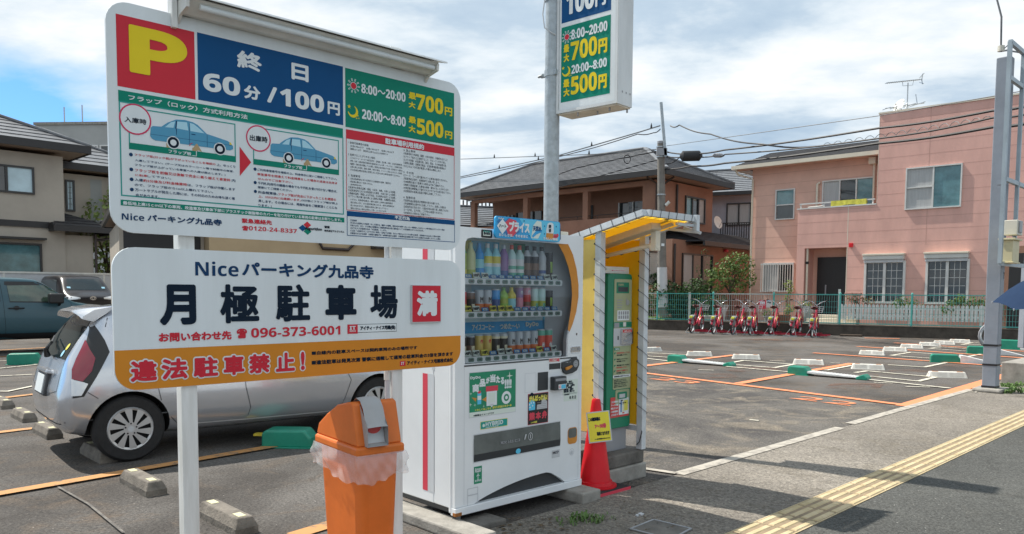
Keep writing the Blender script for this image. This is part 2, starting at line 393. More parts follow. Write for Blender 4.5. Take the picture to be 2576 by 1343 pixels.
line(b, [gr(a_of(G(*R8(1440, 640))), n0 - .03), gr(a_of(G(*R8(2215, 418))), n0 - .03)], .115, 'line_kerb')
line(b, r8((60, 921), (330, 962)), .07, 'line_kerb')
line(b, r8((2190, 428), (2250, 440), (2300, 395)), .03, 'line_kerb')
# left side rows
line(b, [G(-120, 1266), G(690, 1125)], .13, 'line_orange_old'); line(b, [G(737, 1350), G(900, 1300)], .13, 'line_orange_old')
line(b, [G(-60, 1096), G(130, 1073)], .13, 'line_orange_old'); line(b, [G(-60, 1010), G(110, 990)], .13, 'line_orange_old')
line(b, [G(-60, 885), G(170, 872)], .16, 'line_orange_old'); line(b, [G(-60, 900), G(30, 897)], .12, 'line_orange_old')
for pp in (((-80, 912), (35, 908), (93, 918), (-80, 936)), ((-60, 985), (20, 986), (105, 968)), ((-60, 950), (110, 942))):
    line(b, [G(*p) for p in pp], .06, 'line_white')
# rough remains of old paint
for cx_, cy_, w_, h_ in ((590, 205, 40, 4), (980, 230, 50, 5), (1350, 245, 30, 3), (520, 290, 50, 4), (1660, 372, 60, 6), (830, 615, 30, 5), (2120, 330, 40, 4), (1880, 400, 80, 4)):
    p = G(*R8(cx_ - w_, cy_)); q = G(*R8(cx_ + w_, cy_ + h_)); line(b, [p, q], .05, 'line_white')
worn('seam_pale', (.17, .155, .135), (.075, .068, .062), .42, .60, 14.)
line(b, [Vector((*G(147, 1229).xy, 0)), Vector((*G(215, 1272).xy, 0)) + Vector((.02, 0, 0)), Vector((*G(310, 1344).xy, 0))], .018, 'seam_pale')
struct(b.build('painted_lines'))
m = bpy.data.materials.new('rust_stain'); m.use_nodes = True; t = m.node_tree; bs = t.nodes['Principled BSDF']; bs.inputs['Base Color'].default_value = (.17, .085, .055, 1); bs.inputs['Roughness'].default_value = .9
g = t.nodes.new('ShaderNodeNewGeometry'); n_ = t.nodes.new('ShaderNodeTexNoise'); n_.inputs['Scale'].default_value = 1.6; n_.inputs['Detail'].default_value = 8; n_.inputs['Roughness'].default_value = .7; t.links.new(g.outputs['Position'], n_.inputs['Vector'])
r_ = t.nodes.new('ShaderNodeMapRange'); r_.inputs[1].default_value = .46; r_.inputs[2].default_value = .66; r_.inputs[4].default_value = .85; t.links.new(n_.outputs[0], r_.inputs[0]); tr = t.nodes.new('ShaderNodeBsdfTransparent'); x = t.nodes.new('ShaderNodeMixShader')
t.links.new(r_.outputs[0], x.inputs[0]); t.links.new(tr.outputs[0], x.inputs[1]); t.links.new(bs.outputs[0], x.inputs[2]); t.links.new(x.outputs[0], t.nodes['Material Output'].inputs[0]); MATS['rust_stain'] = m
b = MB(); rs_ = random.Random(4)
for i, (cx_, cy_, rx_, ry_) in enumerate(((1470, 396, 260, 26), (820, 285, 240, 22), (1850, 300, 220, 18), (1300, 262, 200, 14), (560, 330, 240, 22), (2150, 262, 180, 12), (1000, 95, 300, 10))):
    p_ = [G(*R8(cx_ + rx_ * math.cos(a * .524) * rs_.uniform(.6, 1), cy_ + ry_ * math.sin(a * .524) * rs_.uniform(.6, 1))) for a in range(12)]
    b.add([(p.x, p.y, .0072 + .0002 * i) for p in p_], [tuple(range(11, -1, -1))], 'rust_stain')
struct(b.build('rust_stains'))
# bay numbers painted on the asphalt
def groundtext(s, p, deg, w, h, m, name):
    b = MB(); ca, sa = math.cos(rad(deg)), math.sin(rad(deg))
    T(b, s, 0, 0, w, h, 0, m, 0, fn=lambda x, z, y: (p[0] + x * ca - z * sa, p[1] + x * sa + z * ca, .012 - y))
    return struct(b.build(name))
fd = (G(*R8(1815, 520)) - G(*R8(120, 310))); fdeg = math.degrees(math.atan2(fd.y, fd.x))
groundtext('22', G(*R8(1050, 474)), fdeg + 2, .92, .36, 'line_orange', 'painted_bay_number')
groundtext('23', G(*R8(148, 348)), fdeg + 2, .92, .36, 'line_orange', 'painted_bay_number')

# ------------------------------------------------------------------ wheel stops
mat('stop_white', (.70, .68, .62), .6, var=.14, vs=8); mat('reflector', (.80, .30, .08), .3, var=0); mat('stop_slot', (.44, .43, .40), .7, var=.1)
mat('reflector_pale', (.66, .63, .40), .35, var=0)
def concrete_stop():
    t = thing('wheel_stop', '', 'wheel stop', group='concrete wheel stops on the left of the lot')
    b = MB(); x, h = .30, .105
    lo = [(-x, -.075), (x, -.075), (x, .075), (-x, .075)]; hi = [(-x + .035, -.05), (x - .035, -.05), (x - .035, .05), (-x + .035, .05)]
    md = [(p[0], p[1], .045) for p in lo]
    b.add([(*p, 0) for p in lo] + md + [(*p, h) for p in hi], [(0, 1, 5, 4), (1, 2, 6, 5), (2, 3, 7, 6), (3, 0, 4, 7), (4, 5, 9, 8), (5, 6, 10, 9), (6, 7, 11, 10), (7, 4, 8, 11), (8, 9, 10, 11)], 'concrete_stop')
    b.build('block', t, bevel=.008)
    for s in (-1, 1):
        b = MB(); b.box(s * .20 - .045, -.03, h - .002, s * .20 + .045, .02, h + .003, 'reflector_pale'); b.build('reflector', t)
    return t
mat('concrete_stop', (.175, .155, .13), .9, var=.28, vs=9, bump=.7, bs=60)
st0 = concrete_stop()
for i, (px, py, deg, lab) in enumerate((
        (359, 1228, -46, 'grey concrete wheel stop lying free on the asphalt left of the white sign post'),
        (248, 1150, -46, 'grey concrete wheel stop against the rear wheel of the silver car'),
        (119, 1094, -46, 'grey concrete wheel stop in the shadow under the silver car rear bumper'),
        (60, 1054, -46, 'grey concrete wheel stop in the sun behind the silver car bumper'),
        (8, 1022, -46, 'dark concrete wheel stop cut by the left edge of the photo'),
        (570, 1318, -46, 'grey concrete wheel stop between the two white sign posts, nearest the camera'))):
    p = G(px, py)
    if i == 0: st0.location = p; st0.rotation_euler = (0, 0, rad(deg)); st0['label'] = lab
    else: dup(st0, p, deg, lab)
def white_stop():
    t = thing('wheel_stop', '', 'wheel stop', group='white plastic wheel stops on the right of the lot')
    b = MB(); x, h = .30, .105
    b.add([(-x, -.09, 0), (x, -.09, 0), (x, .09, 0), (-x, .09, 0), (-x + .03, -.045, h), (x - .03, -.045, h), (x - .03, .05, h), (-x + .03, .05, h)],
          [(0, 1, 5, 4), (1, 2, 6, 5), (2, 3, 7, 6), (3, 0, 4, 7), (4, 5, 6, 7)], 'stop_white')
    b.build('block', t, bevel=.012)
    def slope(xa, xb, t0, t1, off=.0025):                  # a strip on the sloping front
        f = lambda x_, t_: (x_, -.09 + .045 * t_ - off * .92, h * t_ + off * .4)
        return [f(xa, t0), f(xb, t0), f(xb, t1), f(xa, t1)]
    b = MB()
    for xa, xb in ((-.24, -.02), (.02, .24)):
        for k in range(5): b.add(slope(xa, xb, .22 + k * .14, .265 + k * .14), [(0, 1, 2, 3)], 'stop_slot')
    for s in (-1, 1):
        b.add([(s * (x - .01) + s * .003, -.04, .03), (s * (x - .01) + s * .003, .03, .03), (s * (x - .022) + s * .003, .02, .075), (s * (x - .022) + s * .003, -.03, .075)], [(0, 1, 2, 3)], 'stop_slot')
    b.build('vent_slots', t)
    for s in (-1, 1):
        b = MB(); b.box(s * .19 - .045, -.04, h - .002, s * .19 + .045, -.012, h + .004, 'reflector'); b.build('reflector', t)
    return t
ws0 = white_stop()
WS = [((110, 172), (232, 168), 'white plastic wheel stop half hidden by the payment booth post'),
      ((398, 197), (565, 200), 'white plastic wheel stop just behind the raised green flap box left of centre'),
      ((692, 217), (878, 222), 'white plastic wheel stop where the first orange divider line ends'),
      ((1085, 250), (1290, 258), 'white plastic wheel stop right behind the second green flap box'),
      ((1462, 282), (1680, 290), 'white plastic wheel stop touching the end of the second orange divider'),
      ((1955, 335), (2208, 342), 'nearest white plastic wheel stop beside the grey steel post'),
      ((1540, 196), (1650, 188), 'first white wheel stop of the slanting far row, nearest the camera'),
      ((1690, 172), (1795, 164), 'second white wheel stop of the slanting far row'),
      ((1800, 152), (1900, 145), 'third white wheel stop of the slanting far row'),
      ((1925, 138), (2010, 132), 'third white wheel stop from the far end of the slanting row'),
      ((2018, 126), (2100, 122), 'last but one white wheel stop of the slanting far row'),
      ((2120, 116), (2200, 112), 'farthest white wheel stop, close to the dark kerb wall')]
for i, (a, c, lab) in enumerate(WS):
    p = G(*R8(*a)); q = G(*R8(*c)); d = q - p
    if i >= 6: deg = -33.; L_ = .60
    else: deg = math.degrees(math.atan2(d.y, d.x)); L_ = d.length
    mid = (p + q) / 2 + Vector((0, .07, 0)); t = ws0 if i == 0 else dup(ws0, mid, deg, lab)
    t.location = mid; t.rotation_euler = (0, 0, rad(deg)); t['label'] = lab
    k = L_ / .6; t.scale = (k, max(1, k * .8), max(1, k * .8))

# ------------------------------------------------------------------ flap locks
mat('flap_green', (.012, .235, .155), .38, var=.10, vs=6); mat('flap_white', (.74, .75, .74), .45, var=.1, vs=7)
mat('hazard', (.55, .42, .03), .5, var=.1)
def flap(p, q, label, long=False, tall=.16, plate=True):
    p = Vector(p); q = Vector(q); d = q - p; L_ = d.length
    t = thing('flap_lock', label, 'flap lock', (p.x, p.y, 0), math.degrees(math.atan2(d.y, d.x)), 'green flap locks in the parking bays')
    hl = .38 if not long else L_
    b = MB()
    b.prism([(0, 0), (hl, 0), (hl, tall * .55), (hl - .06, tall), (.04, tall), (0, tall * .8)], -.12, .12, 'flap_green'); b.build('housing', t, bevel=.02)
    b = MB(); b.box(-.02, -.15, 0, hl + .02, .15, .012, 'flap_green'); b.build('base_plate', t, bevel=.004)
    if plate and not long:
        b = MB(); b.prism([(hl - .03, .05), (L_ - .16, .03), (L_ - .16, .045), (hl - .03, .085)], -.115, .14, 'flap_white')
        for k in range(16):
            x = hl + .02 + (L_ - hl - .22) * k / 15; b.box(x, -.10, .05, x + .014, .13, .088 - .035 * k / 15, 'flap_white')
        b.build('flap_plate', t)
        b = MB(); b.prism([(L_ - .2, 0), (L_, 0), (L_ - .01, .05), (L_ - .07, .10), (L_ - .19, .05)], -.12, .12, 'flap_green'); b.build('end_block', t, bevel=.015)
    if long:
        b = MB(); b.prism([(L_, 0), (L_ + .8, 0), (L_ + .05, tall * .95), (L_, tall * .95)], -.13, .13, 'flap_white'); b.build('flap_plate', t, bevel=.006)
    return t
flap(G(*R8(288, 236)), G(*R8(700, 268)), 'green flap lock with lowered white plate, behind the left orange divider')
flap(G(*R8(1058, 314)), G(*R8(1570, 354)), 'green flap lock with lowered white plate, in the bay numbered 22')
flap(G(*R8(1960, 236)), G(*R8(2150, 243)), 'long green flap lock with white wedge, left of the grey steel post', True, .18)
flap(G(*R8(2195, 183)), G(*R8(2330, 188)), 'long green flap lock half hidden behind the grey steel post', True, .2)
flap(G(*R8(2380, 150)), G(*R8(2545, 158)), 'long green flap lock right of the grey steel post', True, .26)
ft = flap(G(668, 1120), G(790, 1122), 'green flap lock box under the sill of the silver car', True, .17)
for ch in [c for c in COL.objects if c.parent == ft and c.name.startswith('flap_plate')]: bpy.data.objects.remove(ch)
b = MB(); b.box(-.10, -.05, .10, -.005, .03, .12, 'hazard'); b.build('yellow_tab', ft)
ft.rotation_euler = (0, 0, rad(-2)); 
ft = flap(G(20, 917), G(104, 915), 'green flap lock box under the grey green car on the left', True, .22)
for ch in [c for c in COL.objects if c.parent == ft and c.name.startswith('flap_plate')]: bpy.data.objects.remove(ch)
# ------------------------------------------------------------------ the parking sign board
Z1 = zc(400, 0, 2.534); Z3_ = zc(400, 500, 2.576); Z2_ = zc(1200, 200, 1.7214); ZL = zc(420, 960, 1.7644)
SP = Plane(AY(486, 1300, 3.19), 43.5)
ps = thing('parking_sign', 'large white two-panel parking sign on two square white posts with prices and rules', 'sign', (SP.p.x, SP.p.y, 0), 43.5)
for s_ in (0.0, 1.052):
    b = MB(); b.box(s_ - .033, .012, 0, s_ + .033, .072, 2.62 + .1 * (s_ > 0), 'white_paint'); b.build('post', ps, bevel=.004)
def rrect(x0, z0, x1, z1, r, n=6):
    out = []
    for cx_, cz_, a in ((x1 - r, z0 + r, -90), (x1 - r, z1 - r, 0), (x0 + r, z1 - r, 90), (x0 + r, z0 + r, 180)):
        out += [(cx_ + r * math.cos(rad(a + 90 * i / n)), cz_ + r * math.sin(rad(a + 90 * i / n))) for i in range(n + 1)]
    return out
UX0, UX1, UZ0, UZ1 = -.292, 1.458, 1.724, 2.608
b = MB(); b.prism(rrect(UX0, UZ0, UX1, UZ1, .085), 0, .012, 'sign_white'); up_ = b.build('rate_panel', ps, smooth=30)
LX0, LX1, LZ0, LZ1 = -.292, 1.462, 1.100, 1.668
b = MB(); b.prism(rrect(LX0, LZ0, LX1, LZ1, .085), 0, .012, 'sign_white'); low_ = b.build('monthly_panel', ps, smooth=30)
def RC(b, tl, br, m, y=-.0008):
    a = SP(*tl); c = SP(*br); b.rect(min(a[0], c[0]), min(a[1], c[1]), max(a[0], c[0]), max(a[1], c[1]), y, m); return a[0], c[1], c[0], a[1]
def TT(b, s, tl, br, m, bold=0., y=-.0016, n=8):
    a = SP(*tl); c = SP(*br); T(b, s, a[0], c[1], c[0], a[1], y, m, bold, n)
def TROW(b, runs, tl, br, bold=0., y=-.0012, n=5):         # one line of text in runs of different colours
    a = SP(*tl); c = SP(*br); tot = sum(len(r[0]) for r in runs); x = a[0]
    for s, m in runs:
        w = (c[0] - a[0]) * len(s) / tot; T(b, s, x, c[1], x + w * .985, a[1], y, m, bold, n); x += w
B = MB()
RC(B, Z1(158, 137), Z1(967, 1010), 'red'); TT(B, BB('P'), Z1(287, 242), Z1(888, 840), 'yellow', .035, n=16)
RC(B, Z1(983, 327), Z1(2465, 1270), 'navy')
TT(B, '終', Z1(1385, 500), Z1(1640, 738), 'sign_white', .045); TT(B, '日', Z1(1938, 632), Z1(2113, 838), 'sign_white', .05)
TT(B, BB('60'), Z1(1040, 725), Z1(1420, 985), 'sign_white', .03); TT(B, '分', Z1(1455, 855), Z1(1625, 1025), 'sign_white', .05)
TT(B, '/', Z1(1690, 870), Z1(1795, 1055), 'sign_white', .06); TT(B, BB('100'), Z1(1822, 885), Z1(2270, 1150), 'sign_white', .03); TT(B, '円', Z1(2305, 1025), Z1(2430, 1178), 'sign_white', .045)
RC(B, Z1(183, 910), Z3_(2503, 133), 'green'); TT(B, 'フラップ（ロック）方式利用方法', Z1(285, 957), Z1(1495, 1213), 'sign_white', .03)
a = SP(*Z1(188, 1020)); c = SP(*Z3_(2512, 925)); B.frame(a[0], c[1], c[0], a[1], .005, -.0009, 'teal')
def car_icon(b, x0, z0, x1, z1, y):
    w, h = x1 - x0, z1 - z0
    f = lambda px, pz: (x0 + w * px, z0 + h * pz)
    b.poly([f(*p) for p in ((.0, .30), (.02, .22), (.06, .18), (.96, .18), (1, .24), (1, .34), (.97, .44), (.93, .50), (.75, .60), (.67, .64), (.56, .90), (.50, .97), (.40, 1), (.30, .97), (.20, .82), (.13, .66), (.03, .64), (.01, .58))], y, 'car_draw')
    for q in (((.17, .66), (.24, .85), (.29, .90), (.27, .68)), ((.295, .68), (.31, .91), (.43, .93), (.445, .66)), ((.47, .655), (.46, .93), (.51, .91), (.57, .80), (.64, .645))):
        b.poly([f(*p) for p in q], y - .0002, 'car_draw_glass')
    for q in (((.45, .2), (.455, .2), (.465, .92), (.46, .92)), ((.30, .45), (.305, .45), (.31, .66), (.30, .66)), ((.67, .2), (.675, .2), (.675, .62), (.67, .62)), ((.0, .36), (.98, .355), (.98, .365), (.0, .37)), ((.48, .54), (.53, .54), (.53, .57), (.48, .57)), ((.29, .66), (.305, .66), (.315, .93), (.30, .93))):
        b.poly([f(*p) for p in q], y - .0003, 'ink_blue')
    b.poly([f(*p) for p in ((.955, .38), (.985, .38), (.975, .45), (.955, .47))], y - .0003, 'yellow')
    for px in (.265, .83):
        cx_, cz_ = f(px, .185); r = h * .185
        b.disc(cx_, cz_, r * 1.18, y - .0002, 'sign_white'); b.disc(cx_, cz_, r, y - .0004, 'ink'); b.disc(cx_, cz_, r * .56, y - .0006, 'sign_white')
def panel(b, band_tl, band_br, otr, otl, circ, rc, ctxt, ctl, cbr, car, lab):
    x0, z0, x1, z1 = RC(b, band_tl, band_br, 'green', -.0010)
    top = SP(*otr)[1]; b.frame(x0, z0, x1, top, .0045, -.0009, 'teal')
    cx_, cz_ = SP(*circ); b.disc(cx_, cz_, rc, -.0012, 'sign_white'); b.ring(cx_, cz_, rc - .006, rc, -.0014, 'magenta')
    TT(b, ctxt, ctl, cbr, 'ink', .025, -.0018)
    xa = SP(*car[0])[0]; xb = SP(*car[1])[0]; zb = SP(*car[2])[1]; zt = SP(*car[3])[1]; car_icon(b, xa, zb, xb, zt, -.0012)
    w = x1 - x0; m = x0 + w * .57
    b.poly([(m, z1), (m + .022, z1), (m + .022, z1 + .012), (m, z1 + .012)], -.0013, 'tan_draw'); b.poly([(m + .004, z1 + .012), (m + .016, z1 + .03), (m + .021, z1 + .03), (m + .04, z1)], -.0014, 'tan_draw')
    b.poly([(x0 + w * .33, z1), (x0 + w * .36, z1), (x0 + w * .36, z1 + .016), (x0 + w * .33, z1 + .016)], -.0011, 'tan_draw')
    b.ring(m + .002, z1 + .018, .011, .0135, -.0014, 'red', a0=1.6, a1=3.2)
    TT(b, 'フラップ板', lab[0], lab[1], 'sign_white', .03)
    e = SP(*lab[1]); b.rect(e[0] + .004, e[1], e[0] + .022, e[1] + .0025, -.0016, 'sign_white'); b.rect(e[0] + .0195, e[1], e[0] + .022, e[1] + .022, -.0016, 'sign_white')
panel(B, Z3_(297, 180), Z3_(1400, 385), Z1(1370, 1255), None, Z1(357, 1210), .060, '入庫時', Z1(245, 1178), Z1(470, 1268), (Z3_(515, 90), Z3_(1370, 230), Z3_(760, 240), Z1(800, 1208)), (Z3_(703, 250), Z3_(940, 318)))
panel(B, Z3_(1578, 348), Z3_(2462, 517), Z3_(2458, 157), None, Z3_(1632, 140), .057, '出庫時', Z3_(1540, 97), Z3_(1725, 187), (Z3_(1752, 260), Z3_(2440, 375), Z3_(1935, 390), Z3_(1985, 122)), (Z3_(1895, 402), Z3_(2085, 462)))
B.poly([SP(*Z3_(*p)) for p in ((1437, 222), (1440, 525), (1557, 385))], -.001, 'red')
I_, R_ = 'ink_blue', 'red'
for runs, tl, br in (
    ([('フラップ板(ロック板)が下がっていることを確認の', R_), ('上、ゆっくり', I_)], (355, 292), (1395, 445)), ([('入庫して下さい。(テープ又はカラーコーン等で封鎖中の車室、', I_)], (358, 350), (1395, 495)),
    ([('フラップ板が上がっている車室への入庫は禁止します。)', I_)], (358, 397), (1305, 530)), ([('フラップ板を前輪又は後輪で完全に乗り越えて車室枠', R_), ('内', I_)], (358, 447), (1395, 590)),
    ([('に駐車', R_), ('して下さい。', I_)], (362, 502), (735, 563)), ([('入庫', I_), ('約2分後及び料金精算時', R_), ('は、フラップ板が作動します', I_)], (357, 547), (1400, 680)),
    ([('ので、フラップ板から1m以上離れて下さい。', I_)], (357, 600), (1175, 705)), ([('万一トラブルが発生した際には、その対応のためお待ち頂く場', I_)], (360, 650), (1402, 775)), ([('合があります。', I_)], (365, 705), (615, 758)),
    ([('ご利用車室番号を確認の上、料金表示に従いご精算して下さい。', I_)], (1620, 446), (2450, 570)), ([('車室番号を間違えて料金精算をした場合の返金は出来ま', R_)], (1620, 492), (2455, 615)),
    ([('せんのでご注意下さい。', R_)], (1625, 541), (1990, 605)), ([('千円札利用可の機器の場合でも千円札を受け付けない場合は、', I_)], (1625, 582), (2455, 700)), ([('硬貨にてご精算ください。', I_)], (1625, 628), (1985, 690)),
    ([('料金精算後、', I_), ('フラップ板が完全に下がったことを確認の', R_)], (1628, 676), (2440, 785)), ([('上、3分以内に出庫願います。', R_), ('(3分後にフラップ板が再上', I_)], (1630, 721), (2455, 825)),
    ([('昇します。その場合には、再度料金をご精算頂くことにな', I_)], (1632, 766), (2455, 870)), ([('ります。)', I_)], (1632, 813), (1770, 855))):
    TROW(B, runs, Z3_(*tl), Z3_(*br), .018)
for q in ((318, 305), (322, 458), (325, 560), (327, 665), (1597, 455), (1598, 593), (1600, 685)): s_, z_ = SP(*Z3_(*q)); B.disc(s_, z_, .0072, -.0012, 'ink_blue', 12)
RC(B, Z3_(212, 768), Z3_(2517, 1005), 'green'); TT(B, '最低地上高15ｃｍ以下の車両、改造車及び車体下部にプラスチック樹脂等のカバーを取り付けている車両の駐車はお断りします。', Z3_(234, 783), Z3_(2487, 996), 'sign_white', .04)
TT(B, BB('Nice'), Z3_(222, 905), Z3_(455, 990), 'ink_blue'); TT(B, 'パーキング九品寺', Z3_(487, 920), Z3_(1255, 1040), 'ink_blue', .045)
TT(B, '緊急連絡先', Z3_(1460, 960), Z3_(1770, 1030), 'red', .04); TT(B, '☎', Z3_(1462, 1037), Z3_(1528, 1090), 'red', .05); TT(B, BB('0120-24-8337'), Z3_(1533, 1040), Z3_(2028, 1116), 'red')
for q, m in (((2135, 1030), 'red'), ((2087, 1062), 'navy'), ((2138, 1097), 'green')):
    s_, z_ = SP(*Z3_(*q)); B.poly([(s_ - .020, z_), (s_, z_ - .0155), (s_ + .020, z_), (s_, z_ + .0155)], -.001, m)
TT(B, 'Algorithm', Z3_(2108, 1048), Z3_(2286, 1100), 'ink', .04); TT(B, '管理', Z3_(2310, 1037), Z3_(2365, 1067), 'ink', .05); TT(B, '株式会社アルゴリズム', Z3_(2310, 1077), Z3_(2515, 1112), 'ink', .05)
# right column
def sunmoon(b, sx, sz, mx_, mz, r, y):
    b.disc(sx, sz, r * .55, y, 'red', 20); b.ring(sx, sz, r * .55, r * .63, y - .0001, 'sign_white')
    for i in range(10):
        a = 6.28319 * i / 10; f = lambda q, w: (sx + q * math.cos(a) - w * math.sin(a), sz + q * math.sin(a) + w * math.cos(a))
        b.poly([f(r * .78, -r * .11), f(r * 1.22, -r * .13), f(r * 1.22, r * .13), f(r * .78, r * .11)], y, 'sign_white'); b.poly([f(r * .84, -r * .04), f(r * 1.15, -r * .05), f(r * 1.15, r * .05), f(r * .84, r * .04)], y - .0001, 'green')
    pts = [(mx_ + r * math.cos(t), mz + r * math.sin(t)) for t in [rad(75 - 14 * i) for i in range(19)]]
    pts += [(mx_ - r * .18 + r * .78 * math.cos(t), mz + r * .22 + r * .78 * math.sin(t)) for t in [rad(-150 + 12.2 * i) for i in range(17)]]
    b.poly(pts[::-1] if False else pts, y, 'yellow')
    for px, pz, q in ((-.75, .75, .38), (.95, -.55, .2), (.72, -1.0, .18), (1.15, -.95, .16)):
        b.poly([(mx_ + r * px + r * q * (1 if i % 2 == 0 else .42) * math.cos(rad(90 + 36 * i)), mz + r * pz + r * q * (1 if i % 2 == 0 else .42) * math.sin(rad(90 + 36 * i))) for i in range(10)], y, 'yellow')
RC(B, Z2_(310, 122), Z2_(1060, 660), 'green'); s1 = SP(*Z2_(368, 247)); m1 = SP(*Z2_(364, 425)); sunmoon(B, s1[0], s1[1], m1[0], m1[1], .028, -.0014)
TT(B, BB('8:00〜20:00'), Z2_(420, 230), Z2_(725, 360), 'sign_white', .02); TT(B, '最', Z2_(747, 287), Z2_(797, 345), 'yellow', .045); TT(B, '大', Z2_(747, 352), Z2_(793, 405), 'yellow', .05); TT(B, BB('700'), Z2_(797, 297), Z2_(985, 448), 'yellow', .025); TT(B, '円', Z2_(995, 390), Z2_(1047, 459), 'yellow', .05)
TT(B, BB('20:00〜8:00'), Z2_(425, 405), Z2_(727, 530), 'sign_white', .02); TT(B, '最', Z2_(747, 454), Z2_(797, 510), 'yellow', .045); TT(B, '大', Z2_(747, 517), Z2_(793, 572), 'yellow', .05); TT(B, BB('500'), Z2_(803, 467), Z2_(985, 611), 'yellow', .025); TT(B, '円', Z2_(997, 555), Z2_(1047, 617), 'yellow', .05)
a = SP(*Z2_(316, 545)); c = SP(*Z2_(1062, 1170)); B.frame(a[0], c[1], c[0], a[1], .003, -.0009, 'red')
RC(B, Z2_(316, 545), Z2_(1060, 730), 'red', -.001); TT(B, '駐車場利用規約', Z2_(585, 605), Z2_(853, 690), 'sign_white', .05)
RC(B, Z2_(322, 1108), Z2_(1062, 1205), 'navy', -.0011); TT(B, '不正行為', Z2_(650, 1140), Z2_(755, 1175), 'sign_white', .05, -.0018)
a = SP(*Z2_(322, 1108)); c = SP(*Z2_(1065, 1325)); B.frame(a[0], c[1], c[0], a[1], .003, -.001, 'navy')
fine = {0: ('1  駐車可能車両の詳細', '全長5.00m以下　全幅1.90m以下　全高2.10m以下', '重量2.5ｔ以下　最低地上高15cm以上の車両です', '', '2  駐車することができない車両', 'エアロパーツ・メーカー純正品含む・装着車、低床車、外車、大型作業用車両、', '車高・全長・全幅が駐車可能車両の範囲を超えている車、トラックなど、大型牽引車両、', '積載物・危険な物を積載している車両、最低地上高が規定以下の車、改造車など一般的な', '仕様と異なる車両、自動二輪車、原付の車両、ナンバーに覆いを付けている車両、', 'その他当駐車場の管理に支障をきたす恐れのある車両は駐車できません。', '', '3  免責事項', '当社は駐車場内における車両または積載物の盗難、損傷及び', '事故等の責任は一切負いません。', '(免責事項の例)', '①駐車中の車両の盗難・損傷、②天災、地震、水害による損害、', '③当駐車場内における利用者同士の事故、④第三者による損害、', '⑤機器の故障・停電による不利益、⑥お客様の過失による損害、', '⑦フラップ板の乗り越え等による車両の損傷、⑧積載物の紛失、', 'いずれも、駐車場利用者は、規約に違反した場合は損害賠償の', '責任を負います。なお当駐車場は無人のため、車両の保管責任は', '負いかねますので、貴重品は車内に置かないで下さい。', '規則に従わない場合は退去して頂くことがあります。'),
        1: ('4  禁止事項', '①駐車場内での飲酒、喫煙、火気の使用、②騒音を出すこと', '③フラップ板の上に停車すること、④エンジンのかけ放し', '⑤ゴミの放置、⑥営業行為、宿泊、集会、その他迷惑行為', '⑦車両の整備・洗車及び給油、⑧当駐車場設備の破損など', '⑨以上のような行為が発覚した場合は通報します。', '', '5  その他', '①テープ、コーン等で塞がれている車室は使用できません。', '②駐車場内は徐行、前進駐車でお願い致します。', '③48時間を超えて駐車する場合は予めご連絡下さい。', '④無断で長期駐車した車両は移動・撤去することがあります。', '⑤領収書は精算機より発行されますので必ずお受け取り下さい。', '⑥定期契約の車両は指定の場所に駐車して下さい。', '', '6  駐車料金', '①駐車料金は看板及び精算機の表示の通りです。', '②料金精算後は速やかに出庫して下さい。超過した場合は', '③追加料金を頂きます。④最大料金は繰り返し適用されます。', '⑤一万円札、五千円札、二千円札は使用できません。', '⑥釣銭切れの場合はご容赦下さい。', '⑦料金は予告なく変更することがあります。')}
for col, (tl, bl, xr) in {0: (SP(*Z2_(330, 640)), SP(*Z2_(337, 1095)), 705), 1: (SP(*Z2_(712, 692)), SP(*Z2_(715, 1150)), 1045)}.items():
    ls = fine[col]; x0 = tl[0]; x1 = SP(*Z2_(xr, 800))[0]; zt, zb = tl[1] + .012, bl[1]; st = (zt - zb) / len(ls)
    for i, s in enumerate(ls):
        if not s: continue
        hd = s[0].isdigit(); hgt = st * (.78 if hd else .66); z_ = zt - st * i - st
        w = min(x1 - x0, len(s) * hgt * (.86 if hd else .98)); T(B, s, x0 + (0 if hd else .012), z_, x0 + w, z_ + hgt, -.0012, 'ink', .0)
ls = ('不正駐車', '（不正な入出庫および駐車）をした場合は、警察への通報、車両の他の場所へのレッカー移動若しくはチェーン等で固定させていただく場合', 'があります。また、その場合の諸費用と正規駐車料金の他に違約金として３万円請求させていただきます。', '※以下のような駐車方法は「不正駐車」とします。', '①上記「２駐車することができない車両」に該当する車両　②ロック板の上にタイヤを乗せた駐車　③枠線からはみ出して停めた駐車', '④車室をまたがる駐車　⑤事前の連絡がなく48時間を超えた駐車　⑥駐車料金の精算が完了せずに出庫または出庫しようとした場合')
a = SP(*Z2_(345, 1160)); c = SP(*Z2_(1050, 1310)); zb = SP(*Z2_(360, 1268))[1]; st = (a[1] - zb) / len(ls)
for i, s in enumerate(ls):
    w = min(c[0] - a[0], len(s) * st * .74); T(B, s, a[0], a[1] - st * (i + 1), a[0] + w, a[1] - st * (i + 1) + st * .72, -.0013, 'ink_blue', .02, 4)
B.build('lettering', up_)
